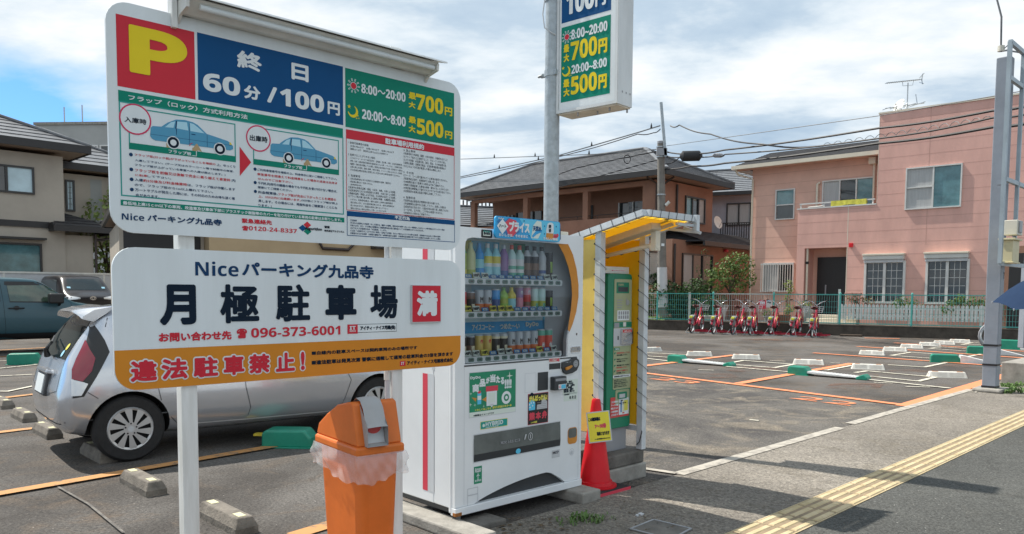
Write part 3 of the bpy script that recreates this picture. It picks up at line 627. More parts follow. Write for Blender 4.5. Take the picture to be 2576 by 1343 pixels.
# lower board
B = MB()
B.poly([(LX0 + .0008, 1.262), *[(x, z) for x, z in rrect(LX0 + .0008, LZ0 + .0008, LX1 - .0008, LZ1, .085) if z < 1.262], (LX1 - .0008, 1.262)][::-1] if False else
       [(LX1 - .0008, 1.262), (LX0 + .0008, 1.262)] + [(LX0 + .0858 + .085 * math.cos(rad(a)), LZ0 + .0858 + .085 * math.sin(rad(a))) for a in range(180, 271, 10)] + [(LX1 - .0858 + .085 * math.cos(rad(a)), LZ0 + .0858 + .085 * math.sin(rad(a))) for a in range(270, 361, 10)], -.0008, 'orange')
TT(B, BB('Nice'), ZL(635, 148), ZL(942, 258), 'ink_blue', .0); TT(B, 'パーキング九品寺', ZL(965, 152), ZL(1895, 275), 'ink_blue', .045)
for ch, tl, br in (('月', (380, 312), (645, 597)), ('極', (808, 312), (1088, 583)), ('駐', (1203, 310), (1447, 572)), ('車', (1552, 315), (1775, 562)), ('場', (1870, 317), (2065, 553))):
    TT(B, ch, ZL(*tl), ZL(*br), 'ink', .033 if ch in '極駐場' else .048, n=16)
TT(B, 'お問い合わせ先', ZL(378, 655), ZL(893, 702), 'red', .05); TT(B, '☎', ZL(928, 626), ZL(1002, 693), 'red', .055); TT(B, BB('096-373-6001'), ZL(1030, 622), ZL(1660, 667), 'red', .01)
RC(B, ZL(1710, 597), ZL(2058, 645), 'ink', -.0009); a = SP(*ZL(1713, 600)); c = SP(*ZL(2056, 642)); B.rect(a[0], c[1], c[0], a[1], -.0012, 'sign_white'); RC(B, ZL(1710, 597), ZL(1783, 660), 'red', -.0015)
TT(B, BB('IT'), ZL(1725, 608), ZL(1768, 632), 'sign_white', .03, -.002); TT(B, BB('NICE'), ZL(1726, 636), ZL(1768, 648), 'sign_white', 0, -.002); TT(B, 'アイティ・ナイス宅建(株)', ZL(1800, 607), ZL(2048, 634), 'ink', .05, -.002)
for m, bd, yy in (('sign_white', .105, -.0014), ('red', .045, -.0040)):
    a = SP(*ZL(165, 842)); c = SP(*ZL(1415, 925)); h_ = (a[1] - c[1]); g_ = 0 if m == 'sign_white' else h_ * .06
    for ch, xa, xb in (('違', 165, 375), ('法', 385, 590), ('駐', 612, 805), ('車', 825, 990), ('禁', 1005, 1170), ('止', 1195, 1345), ('!', 1372, 1415)):
        sa = SP(*ZL(xa, 900))[0]; sb = SP(*ZL(xb, 900))[0]; T(B, ch, sa + g_, c[1] + g_, sb - g_, a[1] - g_, yy, m, bd, 16)
TT(B, '■白線内の駐車スペースは契約車両のみの場所です', ZL(1458, 785), ZL(2202, 771), 'ink', .05); TT(B, '■違法駐車は発見次第 警察に通報して通常の駐車料金の3倍を頂きます', ZL(1458, 850), ZL(2455, 816), 'ink', .05)
RC(B, ZL(2080, 856), ZL(2120, 888), 'red', -.0012); TT(B, BB('IT'), ZL(2088, 862), ZL(2110, 880), 'sign_white', 0, -.0018); TT(B, 'アイティ・ナイス宅建株式会社', ZL(2130, 853), ZL(2455, 860), 'ink', .05)
B.build('lettering', low_)
B = MB(); a = SP(*ZL(2158, 320)); c = SP(*ZL(2360, 575)); B.box(a[0] - .002, -.011, c[1] - .004, c[0] + .002, -.0005, a[1] + .002, 'light_grey'); B.rect(a[0] + .002, c[1] + .001, c[0] - .001, a[1] - .001, -.0116, 'red')
a = SP(*ZL(2190, 357)); c = SP(*ZL(2337, 535)); T(B, '満', a[0], c[1], c[0], a[1], -.0122, 'sign_white', .05, 12); B.build('full_plate', low_)
# strip light over the top edge
la = SP(*Z1(800, 130))[0]; lb = SP(*Z2_(850, 165))[0]
b = MB(); b.prism([(-.002, 2.612), (-.045, 2.606), (-.07, 2.625), (-.10, 2.65), (-.10, 2.657), (-.05, 2.668), (.02, 2.65), (.02, 2.612)], la, lb + .02, 'old_white', 'x'); b.build('lamp_housing', ps, smooth=25)
b = MB(); b.tube([(la + .05, -.086, 2.630), (lb + .0, -.086, 2.630)], .012, 'sign_white', 10); b.build('lamp_tube', ps, smooth=50)
b = MB(); b.prism([(-.125, 2.656), (-.12, 2.665), (-.05, 2.684), (.025, 2.662), (.02, 2.655), (-.05, 2.676)], la - .02, lb + .06, 'white_paint', 'x'); b.build('reflector_hood', ps, smooth=25)
for x in (la - .004, lb + .012):
    b = MB(); b.prism([(-.105, 2.615), (-.108, 2.648), (-.05, 2.664), (.015, 2.65), (.015, 2.56), (-.03, 2.60)], x - .006, x + .006, 'old_white', 'x'); b.build('end_bracket', ps)
b = MB(); b.box(la - .034, -.02, 2.55, la - .012, .03, 2.80, 'white_paint'); b.build('end_bracket', ps, bevel=.003)
# conduit and box on the right post
b = MB(); b.tube([(1.052 - .05, .03, .0), (1.052 - .05, .03, 1.75)], .013, 'light_grey', 8)
for z_ in (.55, .82, 1.05): b.lathe([(.017, 0), (.017, .05)], 'old_white', 8, (1.002, .03, z_))
b.build('conduit', ps, smooth=40)
b = MB(); b.box(.955, 0, .62, 1.018, .05, .74, 'old_white'); b.build('junction_box', ps, bevel=.008)
b = MB(); b.tube([(.975, .02, .62), (.965, 0, .56), (.985, -.01, .52), (.96, .01, .50), (.99, .0, .47), (.98, .02, .40)], .008, 'black', 6); b.build('cable', ps, smooth=50)

# ------------------------------------------------------------------ pole with hanging price sign
PSZ = zc(2100, 0, 2.686)
PP = Plane(AY(1403, 300, 7.0), -41.)
pl_k = 1.114
pole_c = Vector((AY(1384, 700, 7.06).x, 7.06, 0))
pl = thing('pole_sign', 'tall galvanised pole carrying a hanging white light-box with parking prices', 'sign', (PP.p.x * pl_k, PP.p.y * pl_k, 1.5 * (1 - pl_k)), -41.); pl.scale = (pl_k,) * 3
Ri = Matrix.Rotation(rad(41), 3, 'Z'); pc = Ri @ (pole_c - PP.p)
b = MB(); b.lathe([(.086, 0), (.086, .02), (.070, .021), (.068, 3.2), (.064, 4.7), (.0, 4.72)], 'galv', 20, (pc.x, pc.y, 0)); b.build('pole', pl, smooth=40)
SB0, SB1, SZ0, SZ1 = -.012, .632, 3.10, 4.34
mat('box_soft', (.66, .69, .70), .45, var=.08, vs=5, stretch=(1, 1, .3)); mat('box_under', (.66, .61, .52), .6, var=.14, vs=7)
b = MB(); b.box(SB0, -.002, SZ0, SB1, .225, SZ1, 'box_soft'); b.box(SB0 + .01, .01, SZ0 - .012, SB1 - .01, .215, SZ0 - .001, 'box_under')
for z_ in (SZ0,): b.rect(SB0 + .02, z_ + .02, SB1 - .02, SZ1 - .02, -.0035, 'sign_white')
b.frame(SB0, SZ0, SB1, SZ1, .024, -.012, 'box_soft'); b.build('light_box', pl)
bx = [o for o in COL.objects if o.name.startswith('light_box')][-1]
b = MB()
for x, y in ((.2, .03), (.36, .1), (.52, .05), (.6, .2)): b.lathe([(.008, -.03), (.008, 0)], 'grey_plastic', 8, (x, y, SZ0 - .012))
for y in (.07, .13, .19): b.add([(SB1 + .002, y - .008, SZ0 + .10), (SB1 + .002, y + .008, SZ0 + .10), (SB1 + .002, y + .008, SZ0 + .116), (SB1 + .002, y - .008, SZ0 + .116)], [(0, 1, 2, 3)], 'grey_plastic')
b.build('screw', bx)
B = MB()
def PT(s, tl, br, m, bold=0., y=-.0075): a = PP(*PSZ(*tl)); c = PP(*PSZ(*br)); T(B, s, a[0], c[1], c[0], a[1], y, m, bold, 10)
def PR(tl, br, m, y=-.0045): a = PP(*PSZ(*tl)); c = PP(*PSZ(*br)); B.rect(a[0], c[1], c[0], a[1], y, m); return a, c
a, c = PR((396, 302), (914, 1003), 'green'); B.rect(a[0], PP(*PSZ(397, 256))[1], c[0], 4.30, -.0045, 'navy')
zb_ = PP(*PSZ(470, 165))[1]; T(B, BB('100'), PP(*PSZ(445, 100))[0], zb_, PP(*PSZ(750, 50))[0], zb_ + .20, -.0075, 'sign_white', .03); T(B, '円', PP(*PSZ(760, 50))[0], zb_, PP(*PSZ(875, 50))[0], zb_ + .13, -.0075, 'sign_white', .05)

s1 = PP(*PSZ(455, 400)); m1 = PP(*PSZ(448, 770)); sunmoon(B, s1[0], s1[1], m1[0], m1[1], .045, -.007)
PT(BB('8:00~20:00'), (503, 325), (890, 330), 'sign_white', .02); PT('最', (422, 488), (480, 560), 'yellow', .05); PT('大', (422, 590), (480, 660), 'yellow', .06); PT(BB('700'), (497, 455), (780, 590), 'yellow', .02); PT('円', (795, 425), (888, 562), 'yellow', .05)
PT(BB('20:00~8:00'), (505, 705), (885, 715), 'sign_white', .02); PT('最', (418, 862), (482, 935), 'yellow', .05); PT('大', (420, 960), (484, 1030), 'yellow', .06); PT(BB('500'), (500, 828), (778, 968), 'yellow', .02); PT('円', (795, 808), (883, 945), 'yellow', .05)
B.build('lettering', bx)
for z_ in (3.44, 4.22):
    b = MB(); b.lathe([(.074, 0), (.074, .055)], 'galv', 16, (pc.x, pc.y, z_)); b.box(pc.x - .13, pc.y - .012, z_ + .012, pc.x - .07, pc.y + .012, z_ + .045, 'galv'); b.box(pc.x + .06, pc.y - .05, z_ + .005, SB0 + .01, pc.y + .05, z_ + .05, 'galv'); b.box(SB0 - .03, -.0, z_ - .05, SB0 - .001, .18, z_ + .10, 'box_soft')
    b.tube([(pc.x - .16, pc.y, z_ + .028), (pc.x - .10, pc.y - .02, z_ + .028)], .012, 'steel', 6); b.build('clamp', pl)
b = MB(); b.tube([(pc.x - .03, pc.y - .07, 4.7), (pc.x - .02, pc.y - .085, 4.45), (pc.x - .07, pc.y - .075, 4.30), (pc.x - .075, pc.y - .06, 4.2), (pc.x - .03, pc.y - .08, 4.12), (pc.x - .05, pc.y - .085, 3.98), (pc.x - .03, pc.y - .08, 3.86), (pc.x + .05, pc.y - .07, 3.80), (SB0, pc.y - .04, 3.79)], .006, 'light_grey', 5)
b.lathe([(.073, 0), (.073, .012)], 'steel', 14, (pc.x, pc.y, 4.1)); b.build('cable', pl, smooth=60)
# ------------------------------------------------------------------ drinks vending machine
V1 = zc(1700, 1350, 1.709); Z8 = zc(1550, 850, 2.066)
VP = Plane(AY(*V1(203, 1230), 4.75), 43.5); VB = (VP.p.x, VP.p.y, 0)
mat('vm_white', (.76, .79, .81), .3, var=.04, vs=2); mat('vm_grey', (.58, .61, .64), .4, var=.05); mat('gasket', (.06, .065, .07), .5, var=0)
mat('vm_orange', (.60, .24, .03), .45, var=.10, vs=5); mat('vm_back', (.62, .80, .86), .5, var=.15, vs=6); mat('vm_dark', (.035, .04, .045), .4, var=0)
mat('button', (.14, .24, .21), .3, var=.1); mat('tag_blue', (.02, .17, .42), .4, var=0); mat('tag_pale', (.66, .74, .68), .4, var=0); mat('tag_yellow', (.72, .66, .10), .4, var=0)
mat('poster_green', (.015, .25, .13), .35, var=.12, vs=9); mat('sky_blue', (.02, .36, .72), .35, var=.12, vs=7); mat('cyan', (.10, .55, .80), .35, var=.05)
mat('rust', (.34, .13, .03), .85, var=.3, vs=20, bump=.3); mat('vm_red', (.66, .055, .09), .4, var=.03); mat('pink_red', (.74, .12, .2), .4, var=.03); mat('flap_dark', (.13, .145, .14), .25, var=.15, vs=6)
mat('lamp_band', (.34, .62, .78), .4, var=0)
glassmat('vm_glass', (.96, .99, 1.), .0, .02)
vm = thing('vending_machine', 'tall white drinks vending machine with orange curved window trim behind the big sign', 'vending machine', VB, 43.5)
vw, vz0, vz1, vd = 1.19, .10, 1.905, .655
def M8(*p): return VP(*Z8(*p))
def MV(*p): return VP(*V1(*p))
b = MB(); b.box(.0, .215, .13, vw, vd, vz1 - .01, 'vm_white'); b.box(.0, .045, .13, .04, .214, vz1 - .01, 'vm_white'); b.box(vw - .022, .045, .13, vw, .214, vz1 - .01, 'vm_white'); b.box(.0405, .045, .13, vw - .0225, .214, 1.0, 'vm_white'); b.box(.0405, .045, 1.878, vw - .0225, .214, vz1 - .01, 'vm_white'); b.box(.03, .10, .085, vw - .03, vd - .04, .13, 'vm_dark'); b.box(-.004, .03, .10, .012, .06, vz1, 'vm_white')
b.build('cabinet', vm, bevel=.008)
outer = [M8(*p) for p in ((1490, 262), (1530, 350), (1560, 470), (1576, 600), (1575, 700), (1557, 820), (1528, 920), (1502, 985), (1490, 1050), (1488, 1182))]
inner = [M8(*p) for p in ((1420, 258), (1470, 350), (1505, 450), (1528, 560), (1536, 680), (1526, 800), (1510, 900), (1500, 970))]
wx0, wz0, wz1 = .079, 1.045, 1.842
lz = lambda x: .108 + 0 * x
b = MB()                                                    # door skin around the window
b.prism([(0, .14), (wx0, .14), (wx0, vz1), (0, vz1)], 0, .045, 'vm_white')
b.prism([(wx0, wz1), (outer[0][0], wz1), (outer[0][0], vz1), (wx0, vz1)], 0, .045, 'vm_white')
b.prism([(vw, .14), (vw, vz1), (outer[0][0], vz1)] + outer + [(outer[-1][0], .14)], 0, .045, 'vm_white')
kick = [(wx0, .14)] + [(lerp(.16, .98, t), .14 + .10 * math.sin(min(1, t * 1.25) * 1.5708) ** .8 * (1 if t < .85 else (1 - t) / .15 * .7 + .3)) for t in [i / 16 for i in range(17)]] + [(1.02, .14), (outer[-1][0], .14)]
b.prism(kick + [(outer[-1][0], wz0), (wx0, wz0)], 0, .045, 'vm_white')
b.prism([(wx0, wz1 - .06), (wx0 + .004, wz1 - .03), (wx0 + .02, wz1 - .009), (wx0 + .06, wz1), (wx0, wz1)], 0, .045, 'vm_white')
b.build('door', vm)
b = MB(); b.box(-.002, -.012, .088, vw + .002, .04, .138, 'vm_white'); b.box(-.003, -.013, .086, .05, .02, .112, 'rust'); b.build('base_rail', vm, bevel=.004)
b = MB(); b.box(.1, .03, .135, 1.1, .044, .27, 'vm_dark'); b.build('kick_recess', vm)
for q_ in ((wx0 - .006, .15, wx0 - .003, 1.03, -.0012, 'vm_grey'), (wx0 - .006, 1.030, outer[-1][0] + .1, 1.040, -.0012, 'gasket'), (vw - .032, .15, vw - .029, 1.05, -.0012, 'vm_grey'), (outer[-1][0] + .0, 1.062, vw - .032, 1.0645, -.0012, 'vm_grey'), (.34, wz1 + .005, .343, vz1 - .005, -.0012, 'vm_grey')):
    b = MB(); b.rect(*q_); b.build('door_seam', vm)
b = MB(); k = len(outer)                                    # orange trim following the bulge
for i in range(7):
    o0, o1, i0, i1 = outer[i], outer[i + 1], inner[i], inner[i + 1]
    b.add([(o0[0], -.004, o0[1]), (o1[0], -.004, o1[1]), (i1[0], .012, i1[1]), (i0[0], .012, i0[1])], [(0, 3, 2, 1)], 'vm_orange')
    b.add([(o0[0], -.004, o0[1]), (o1[0], -.004, o1[1]), (o1[0], .0, o1[1]), (o0[0], .0, o0[1])], [(0, 1, 2, 3)], 'vm_orange')
b.build('window_trim', vm, smooth=50)
wpoly = [(wx0, wz0 + .001)] + [(outer[-1][0], wz0 + .001)] + outer[::-1][:2] + inner[::-1] + [(inner[0][0], wz1 - .001), (wx0 + .06, wz1 - .001), (wx0 + .02, wz1 - .009), (wx0 + .004, wz1 - .03), (wx0 + .0, wz1 - .06)]
b = MB(); b.poly(wpoly, .014, 'vm_glass'); b.build('window_glass', vm)
b = MB(); b.box(.05, .20, 1.02, 1.16, .21, 1.87, 'vm_back'); b.box(.05, .046, 1.005, 1.16, .205, 1.02, 'vm_grey'); b.box(.05, .046, 1.865, 1.16, .205, 1.875, 'vm_white'); b.box(.045, .046, 1.02, .05, .205, 1.87, 'vm_white')
b.add([(1.0, .199, 1.02), (1.16, .06, 1.02), (1.16, .06, 1.87), (1.0, .199, 1.87)], [(0, 1, 2, 3)], 'vm_grey')
for x0_, x1_, z0_, z1_, m in ((.08, .30, 1.60, 1.84, 'tag_yellow'), (.30, .55, 1.60, 1.84, 'cyan'), (.55, .68, 1.6, 1.84, 'tag_pale'), (.68, .80, 1.6, 1.84, 'poster_green'), (.08, 1.02, 1.225, 1.30, 'sky_blue'), (.98, 1.06, 1.1, 1.58, 'cyan'), (.3, 1.0, 1.4, 1.55, 'lamp_band')):
    b.rect(x0_, z0_, x1_, z1_, .198, m)
b.build('display_back', vm)
b = MB(); T(b, 'アイスコーヒー', .30, 1.245, .50, 1.285, .190, 'tag_pale', .04); T(b, 'つめた〜い', .55, 1.245, .74, 1.285, .190, 'tag_pale', .04); T(b, BB('DyDo'), .80, 1.25, .93, 1.29, .190, 'tag_pale', .03); T(b, 'つめた〜い', .1, 1.24, .24, 1.275, .190, 'tag_pale', .04)
b.build('display_lettering', vm)
bx_ = [M8(x, 570)[0] for x in (715, 786, 856, 925, 993, 1058, 1123, 1188, 1250, 1311, 1370, 1430)]
TAGS = [('b', '100', '120', 'b', 'b', 'b', 'b', 'b', 'b', 'b', '160', '230'), ('y110', '100', 'b', 'y110', 'y110', 'y110', 'b', 'b', 'b', 'b', 'b', 'b'), ('140', '140', 'y110', 'b', '100', '100', 'b', 'b', 'b', 'y110', 'b', '150')]
RACKZ = (1.568, 1.354, 1.068)
for r, z_ in enumerate(RACKZ):
    b = MB(); b.prism(rrect(wx0 + .003, z_ - .020, 1.0, z_ + .020, .012, 3), .026, .058, 'vm_white'); b.box(wx0 + .003, .058, z_ - .016, 1.0, .19, z_ - .004, 'vm_grey'); rk = b.build('display_rack', vm, smooth=40)
    for c, x in enumerate(bx_):
        b = MB(); b.prism(rrect(x - .023, z_ - .013, x + .023, z_ + .013, .009, 3), .022, .027, 'button'); b.rect(x - .012, z_ - .003, x + .012, z_ + .004, .0214, 'gasket'); b.build('button', rk)
        tg = TAGS[r][c]; x -= .008; b = MB()
        m = 'tag_blue' if tg == 'b' else ('tag_yellow' if tg[0] == 'y' else 'tag_pale')
        hh = .025 if tg == 'b' else .036
        f = lambda u, w_, o=0: (x + u, .044 + .3 * w_ - o, z_ + .022 + w_)
        b.add([f(-.029, 0), f(.029, 0), f(.029, hh), f(-.029, hh)], [(0, 1, 2, 3)], m)
        fn = lambda u, w_, o: f(u, w_, .001 - o)
        if tg == 'b': b.add([f(-.018, .006, .001), f(.018, .006, .001), f(.018, .019, .001), f(-.018, .019, .001)], [(0, 1, 2, 3)], 'tag_pale'); T(b, 'つめた〜い', -.015, .008, .015, .017, -.0006, 'tag_blue', .06, 4, fn=fn)
        else: T(b, tg.strip('y') + '円', -.025, .007, .025, .029, -.0006, 'ink', .06, 6, fn=fn)
        b.build('price_tag', rk)
# lower door fittings
def VR(b, tl, br, m, y=-.0012): a = MV(*tl); c = MV(*br); b.rect(a[0], c[1], c[0], a[1], y, m); return a[0], c[1], c[0], a[1]
def VT(b, s, tl, br, m, bold=.04, y=-.002, n=8): a = MV(*tl); c = MV(*br); T(b, s, a[0], c[1], c[0], a[1], y, m, bold, n)
b = MB(); x0, z0, x1, z1 = VR(b, (300, 240), (620, 508), 'vm_grey', -.001); b.rect(x0 + .004, z0 + .035, x1 - .004, z1 - .004, -.0016, 'poster_green'); b.rect(x0 + .004, z0 + .004, x1 - .004, z0 + .035, -.0016, 'tag_pale')
for ch, tl, br in (('商', (322, 320), (368, 372)), ('品', (371, 285), (412, 335)), ('が', (415, 272), (440, 313)), ('当', (443, 253), (481, 305)), ('た', (484, 262), (512, 309)), ('る', (515, 272), (541, 318)), ('!!!!', (543, 287), (590, 345))): VT(b, ch, tl, br, 'sign_white', .06, -.0022)
VT(b, BB('DyDo'), (308, 268), (378, 285), 'sign_white', .02, -.0022)
VR(b, (415, 335), (497, 362), 'vm_red', -.0023); VR(b, (420, 364), (490, 460), 'sign_white', -.002); VR(b, (432, 380), (478, 440), 'tag_pale', -.0026); b.poly([MV(440, 458), MV(455, 478), MV(470, 455)], -.002, 'sign_white')
VR(b, (357, 378), (383, 455), 'cyan', -.002); VR(b, (360, 366), (380, 382), 'vm_red', -.0022); VR(b, (357, 400), (383, 425), 'sign_white', -.0023)
b.poly([MV(390, 425), MV(425, 400), MV(420, 440)], -.0018, 'vm_orange'); b.poly([MV(318, 410), MV(352, 415), MV(345, 440)], -.0018, 'vm_orange')
c = MV(555, 410); b.disc(c[0], c[1], .043, -.002, 'sign_white'); b.disc(c[0], c[1], .024, -.0024, 'poster_green'); b.disc(c[0], c[1], .012, -.0028, 'sign_white')
for px, py, r in ((577, 262, .03), (310, 460, .014), (340, 462, .012), (312, 385, .012), (400, 470, .01), (525, 470, .012)):
    c = MV(px, py); b.poly([(c[0] + r * (1 if i % 2 == 0 else .2) * math.cos(.785 * i), c[1] + r * (1 if i % 2 == 0 else .2) * math.sin(.785 * i)) for i in range(8)], -.0021, 'tag_pale')
VT(b, '当たりが出たらもう一本', (460, 470), (590, 470), 'tag_yellow', .05, -.0022); VT(b, 'くわしくはこちら', (340, 490), (450, 490), 'tag_yellow', .05, -.0022); VT(b, '※画像はイメージです', (330, 528), (470, 522), 'ink', .04, -.0022)
b.build('promotion_poster', vm)
b = MB(); x0, z0, x1, z1 = VR(b, (378, 577), (563, 602), 'tag_yellow'); b.rect(x0 + .003, z0 + .003, x1 - .003, z1 - .003, -.0016, 'teal'); VT(b, BB('HYBRID'), (413, 580), (532, 590), 'sign_white', .01, -.0022); VT(b, 'HEAT PUMP', (415, 612), (500, 607), 'sign_white', .04, -.0022); c = MV(400, 602); b.disc(c[0], c[1], .011, -.002, 'tag_pale', 12); b.build('sticker', vm)
b = MB(); a = MV(683, 247); c = MV(757, 370); b.frame(a[0], c[1], c[0], a[1], .002, -.0012, 'vm_grey'); b.build('bill_door_seam', vm)
b = MB(); VR(b, (770, 240), (840, 357), 'vm_dark'); b.build('dark_panel', vm)
b = MB(); a = MV(855, 268); c = MV(937, 350); b.box(a[0], -.045, c[1], c[0], 0, a[1], 'vm_dark'); b.rect(a[0] + .008, a[1] - .03, c[0] - .008, a[1] - .012, -.0465, 'grey_plastic'); rd = b.build('card_reader', vm, bevel=.006)
b = MB(); a = MV(880, 318); c = MV(930, 345); b.rect(a[0], c[1], c[0], a[1], -.047, 'sign_white'); b.rect(a[0] + .028, c[1] + .003, c[0] - .003, a[1] - .003, -.0475, 'cyan'); b.disc(a[0] + .014, (a[1] + c[1]) / 2, .010, -.0476, 'vm_red', 14); b.disc(a[0] + .014, (a[1] + c[1]) / 2, .006, -.048, 'sign_white', 14); b.build('label', rd)
cu = [MV(*p) for p in ((930, 168), (980, 155), (1005, 138), (1028, 136), (1045, 155), (1047, 185), (1030, 225), (1000, 243), (960, 252), (940, 240), (928, 205))]
b = MB(); b.prism(cu[::-1], -.014, 0, 'vm_dark'); co = b.build('coin_unit', vm, bevel=.004)
c = MV(1020, 178); b = MB(); b.ring(c[0], c[1], .013, .026, -.0155, 'grey_plastic'); b.disc(c[0], c[1], .013, -.0158, 'steel', 16); b.rect(c[0] - .009, c[1] - .0015, c[0] + .009, c[1] + .0015, -.0165, 'black'); b.build('coin_slot', co)
b = MB(); b.prism([MV(*p) for p in ((946, 205), (985, 188), (991, 193), (985, 203), (960, 220), (948, 222))][::-1], -.03, -.0145, 'vm_orange'); b.build('return_lever', co, bevel=.003)
b = MB(); VT(b, 'お金入れ', (950, 168), (985, 168), 'sign_white', .04, -.016); b.build('lettering', co)
b = MB(); VR(b, (846, 143), (922, 165), 'tag_pale'); a = MV(848, 146); c = MV(920, 161); b.frame(a[0], c[1], c[0], a[1], .003, -.0017, 'vm_red'); VT(b, '防犯カメラ', (852, 149), (895, 158), 'vm_red', .05); b.poly([MV(892, 154), MV(915, 143), MV(915, 166)], -.0018, 'vm_red'); b.build('sticker', vm)
b = MB(); VR(b, (848, 180), (924, 213), 'vm_dark'); b.build('display_panel', vm)
b = MB(); VR(b, (942, 292), (1043, 380), 'tag_pale')
for i in range(6): VT(b, ('管理者　連絡先', '住所　熊本市中央区', '設置場所　駐車場', '電話番号　お客様相談室', '自動販売機　管理番号', '故障の際はご連絡下さい')[i], (947, 299 + 13 * i), (1005 + 8 * (i % 3), 306 + 13 * i), 'ink', .05, -.002, 4)
VR(b, (948, 384), (1040, 426), 'tag_pale'); VT(b, '賞味期限', (952, 388), (985, 393), 'ink', .05, -.002, 4); VT(b, '年 月 日', (985, 400), (1030, 418), 'ink', .04, -.002, 4); b.build('notice_label', vm)
a = M8(1512, 1108); c = M8(1592, 1150); b = MB(); b.prism(rrect(a[0], c[1], c[0], a[1], .012, 4), -.006, 0, 'chrome'); b.disc(c[0] - .025, (a[1] + c[1]) / 2, .011, -.0075, 'grey_plastic', 14); b.rect(a[0] + .008, (a[1] + c[1]) / 2 - .006, a[0] + .03, (a[1] + c[1]) / 2 + .004, -.0072, 'steel'); b.build('door_lock', vm, bevel=.002)
c = M8(1562, 1005); b = MB(); b.disc(c[0], c[1], .009, -.002, 'chrome', 14); b.disc(c[0], c[1], .005, -.003, 'black', 10); b.build('keyhole', vm)
mat('skin_print', (.42, .26, .18), .5, var=0)
b = MB(); x0, z0, x1, z1 = VR(b, (703, 388), (840, 578), 'black'); w = x1 - x0; h = z1 - z0; b.frame(x0, z0, x1, z1, .0025, -.0016, 'vm_red')
T(b, 'がんばっけん!', x0 + .01, z1 - .055, x1 - .01, z1 - .012, -.002, 'tag_yellow', .06)
T(b, '熊', x0 + .012, z0 + .03, x0 + w * .34, z0 + .085, -.002, 'vm_red', .06); T(b, '本', x0 + w * .37, z0 + .03, x0 + w * .64, z0 + .085, -.002, 'vm_red', .06); T(b, '弁', x0 + w * .68, z0 + .03, x1 - .012, z0 + .085, -.002, 'vm_red', .06); T(b, 'しゃべる自販機', x0 + .03, z0 + .008, x0 + .09, z0 + .022, -.002, 'tag_yellow', .05, 4)
b.poly([(x0 + .008, z0 + .10), (x0 + .07, z0 + .10), (x0 + .07, z0 + .15), (x0 + .052, z0 + .17), (x0 + .022, z0 + .17), (x0 + .008, z0 + .15)], -.002, 'cyan'); b.disc(x0 + .037, z0 + .192, .018, -.002, 'skin_print', 16); b.disc(x0 + .037, z0 + .205, .016, -.0022, 'ink', 12, 1.1)
for q in ((.02, .12), (.045, .13), (.055, .15), (.03, .15), (.015, .14)): b.disc(x0 + q[0], z0 + q[1], .006, -.0024, 'sign_white', 8)
b.poly([(x0 + .085, z0 + .10), (x1 - .01, z0 + .10), (x1 - .012, z0 + .15), (x1 - .03, z0 + .16), (x1 - .035, z0 + .20), (x1 - .05, z0 + .17), (x1 - .065, z0 + .165), (x1 - .07, z0 + .135), (x0 + .088, z0 + .13)], -.002, 'light_grey')
for i in range(4): b.rect(x0 + .09, z0 + .108 + .012 * i, x1 - .014 - .004 * i, z0 + .111 + .012 * i, -.0022, 'grey_plastic')
b.build('sticker', vm)
a = MV(332, 668); c = MV(922, 741); dx0, dz0, dx1, dz1 = a[0], c[1], c[0], a[1]
b = MB(); b.frame(dx0 - .004, dz0 - .004, dx1 + .004, dz1 + .004, .006, -.002, 'vm_grey'); b.add([(dx0, -.001, dz1), (dx1, -.001, dz1), (dx1, -.006, dz0 + .05), (dx0, -.006, dz0 + .05)], [(0, 3, 2, 1)], 'flap_dark'); b.add([(dx0, -.006, dz0 + .05), (dx1, -.006, dz0 + .05), (dx1, -.0015, dz0), (dx0, -.0015, dz0)], [(0, 3, 2, 1)], 'vm_dark')
c = MV(715, 675); b.ring(c[0], c[1], .022, .027, -.009, 'light_grey', sx=.8); b.rect(c[0] - .004, c[1] - .014, c[0] + .004, c[1] + .014, -.009, 'light_grey'); T(b, '取出口', c[0] - .28, c[1] - .02, c[0] - .1, c[1] + .0, -.009, 'grey_plastic', .04)
b.poly([(c[0] - .06, c[1] - .015), (c[0] - .05, c[1] + .02), (c[0] - .035, c[1] + .02), (c[0] - .05, c[1] - .015)], -.009, 'light_grey'); c = MV(632, 776); b.disc(c[0], c[1], .018, -.008, 'cyan', 12, 1.3); b.build('dispenser_flap', vm)
a = MV(975, 620); c = MV(1038, 720); b = MB(); b.poly(rrect(a[0], c[1], c[0], a[1], .028, 5), -.0015, 'vm_orange'); b.poly(rrect(a[0] + .006, c[1] + .045, c[0] - .006, a[1] - .006, .02, 5), -.0022, 'flap_dark'); b.poly(rrect(a[0] + .006, c[1] + .006, c[0] - .006, c[1] + .042, .015, 5), -.0022, 'vm_orange'); b.build('coin_return', vm)
b = MB(); VR(b, (866, 773), (920, 815), 'light_grey'); VT(b, 'HACCP', (872, 780), (912, 790), 'ink', .04); b.build('sticker', vm); b = MB(); c = MV(1002, 782); b.ring(c[0], c[1], .022, .025, -.0014, 'vm_grey'); VT(b, '食', (992, 772), (1012, 795), 'vm_grey', .05); b.build('sticker', vm)
b = MB(); x0, z0, x1, z1 = VR(b, (334, 886), (388, 992), 'poster_green'); VT(b, BB('Green'), (340, 895), (382, 903), 'sign_white', .02); VT(b, BB('Power'), (340, 909), (382, 917), 'sign_white', .02); VT(b, BB('W I ND'), (340, 975), (382, 980), 'sign_white', .0)
c = MV(361, 938)
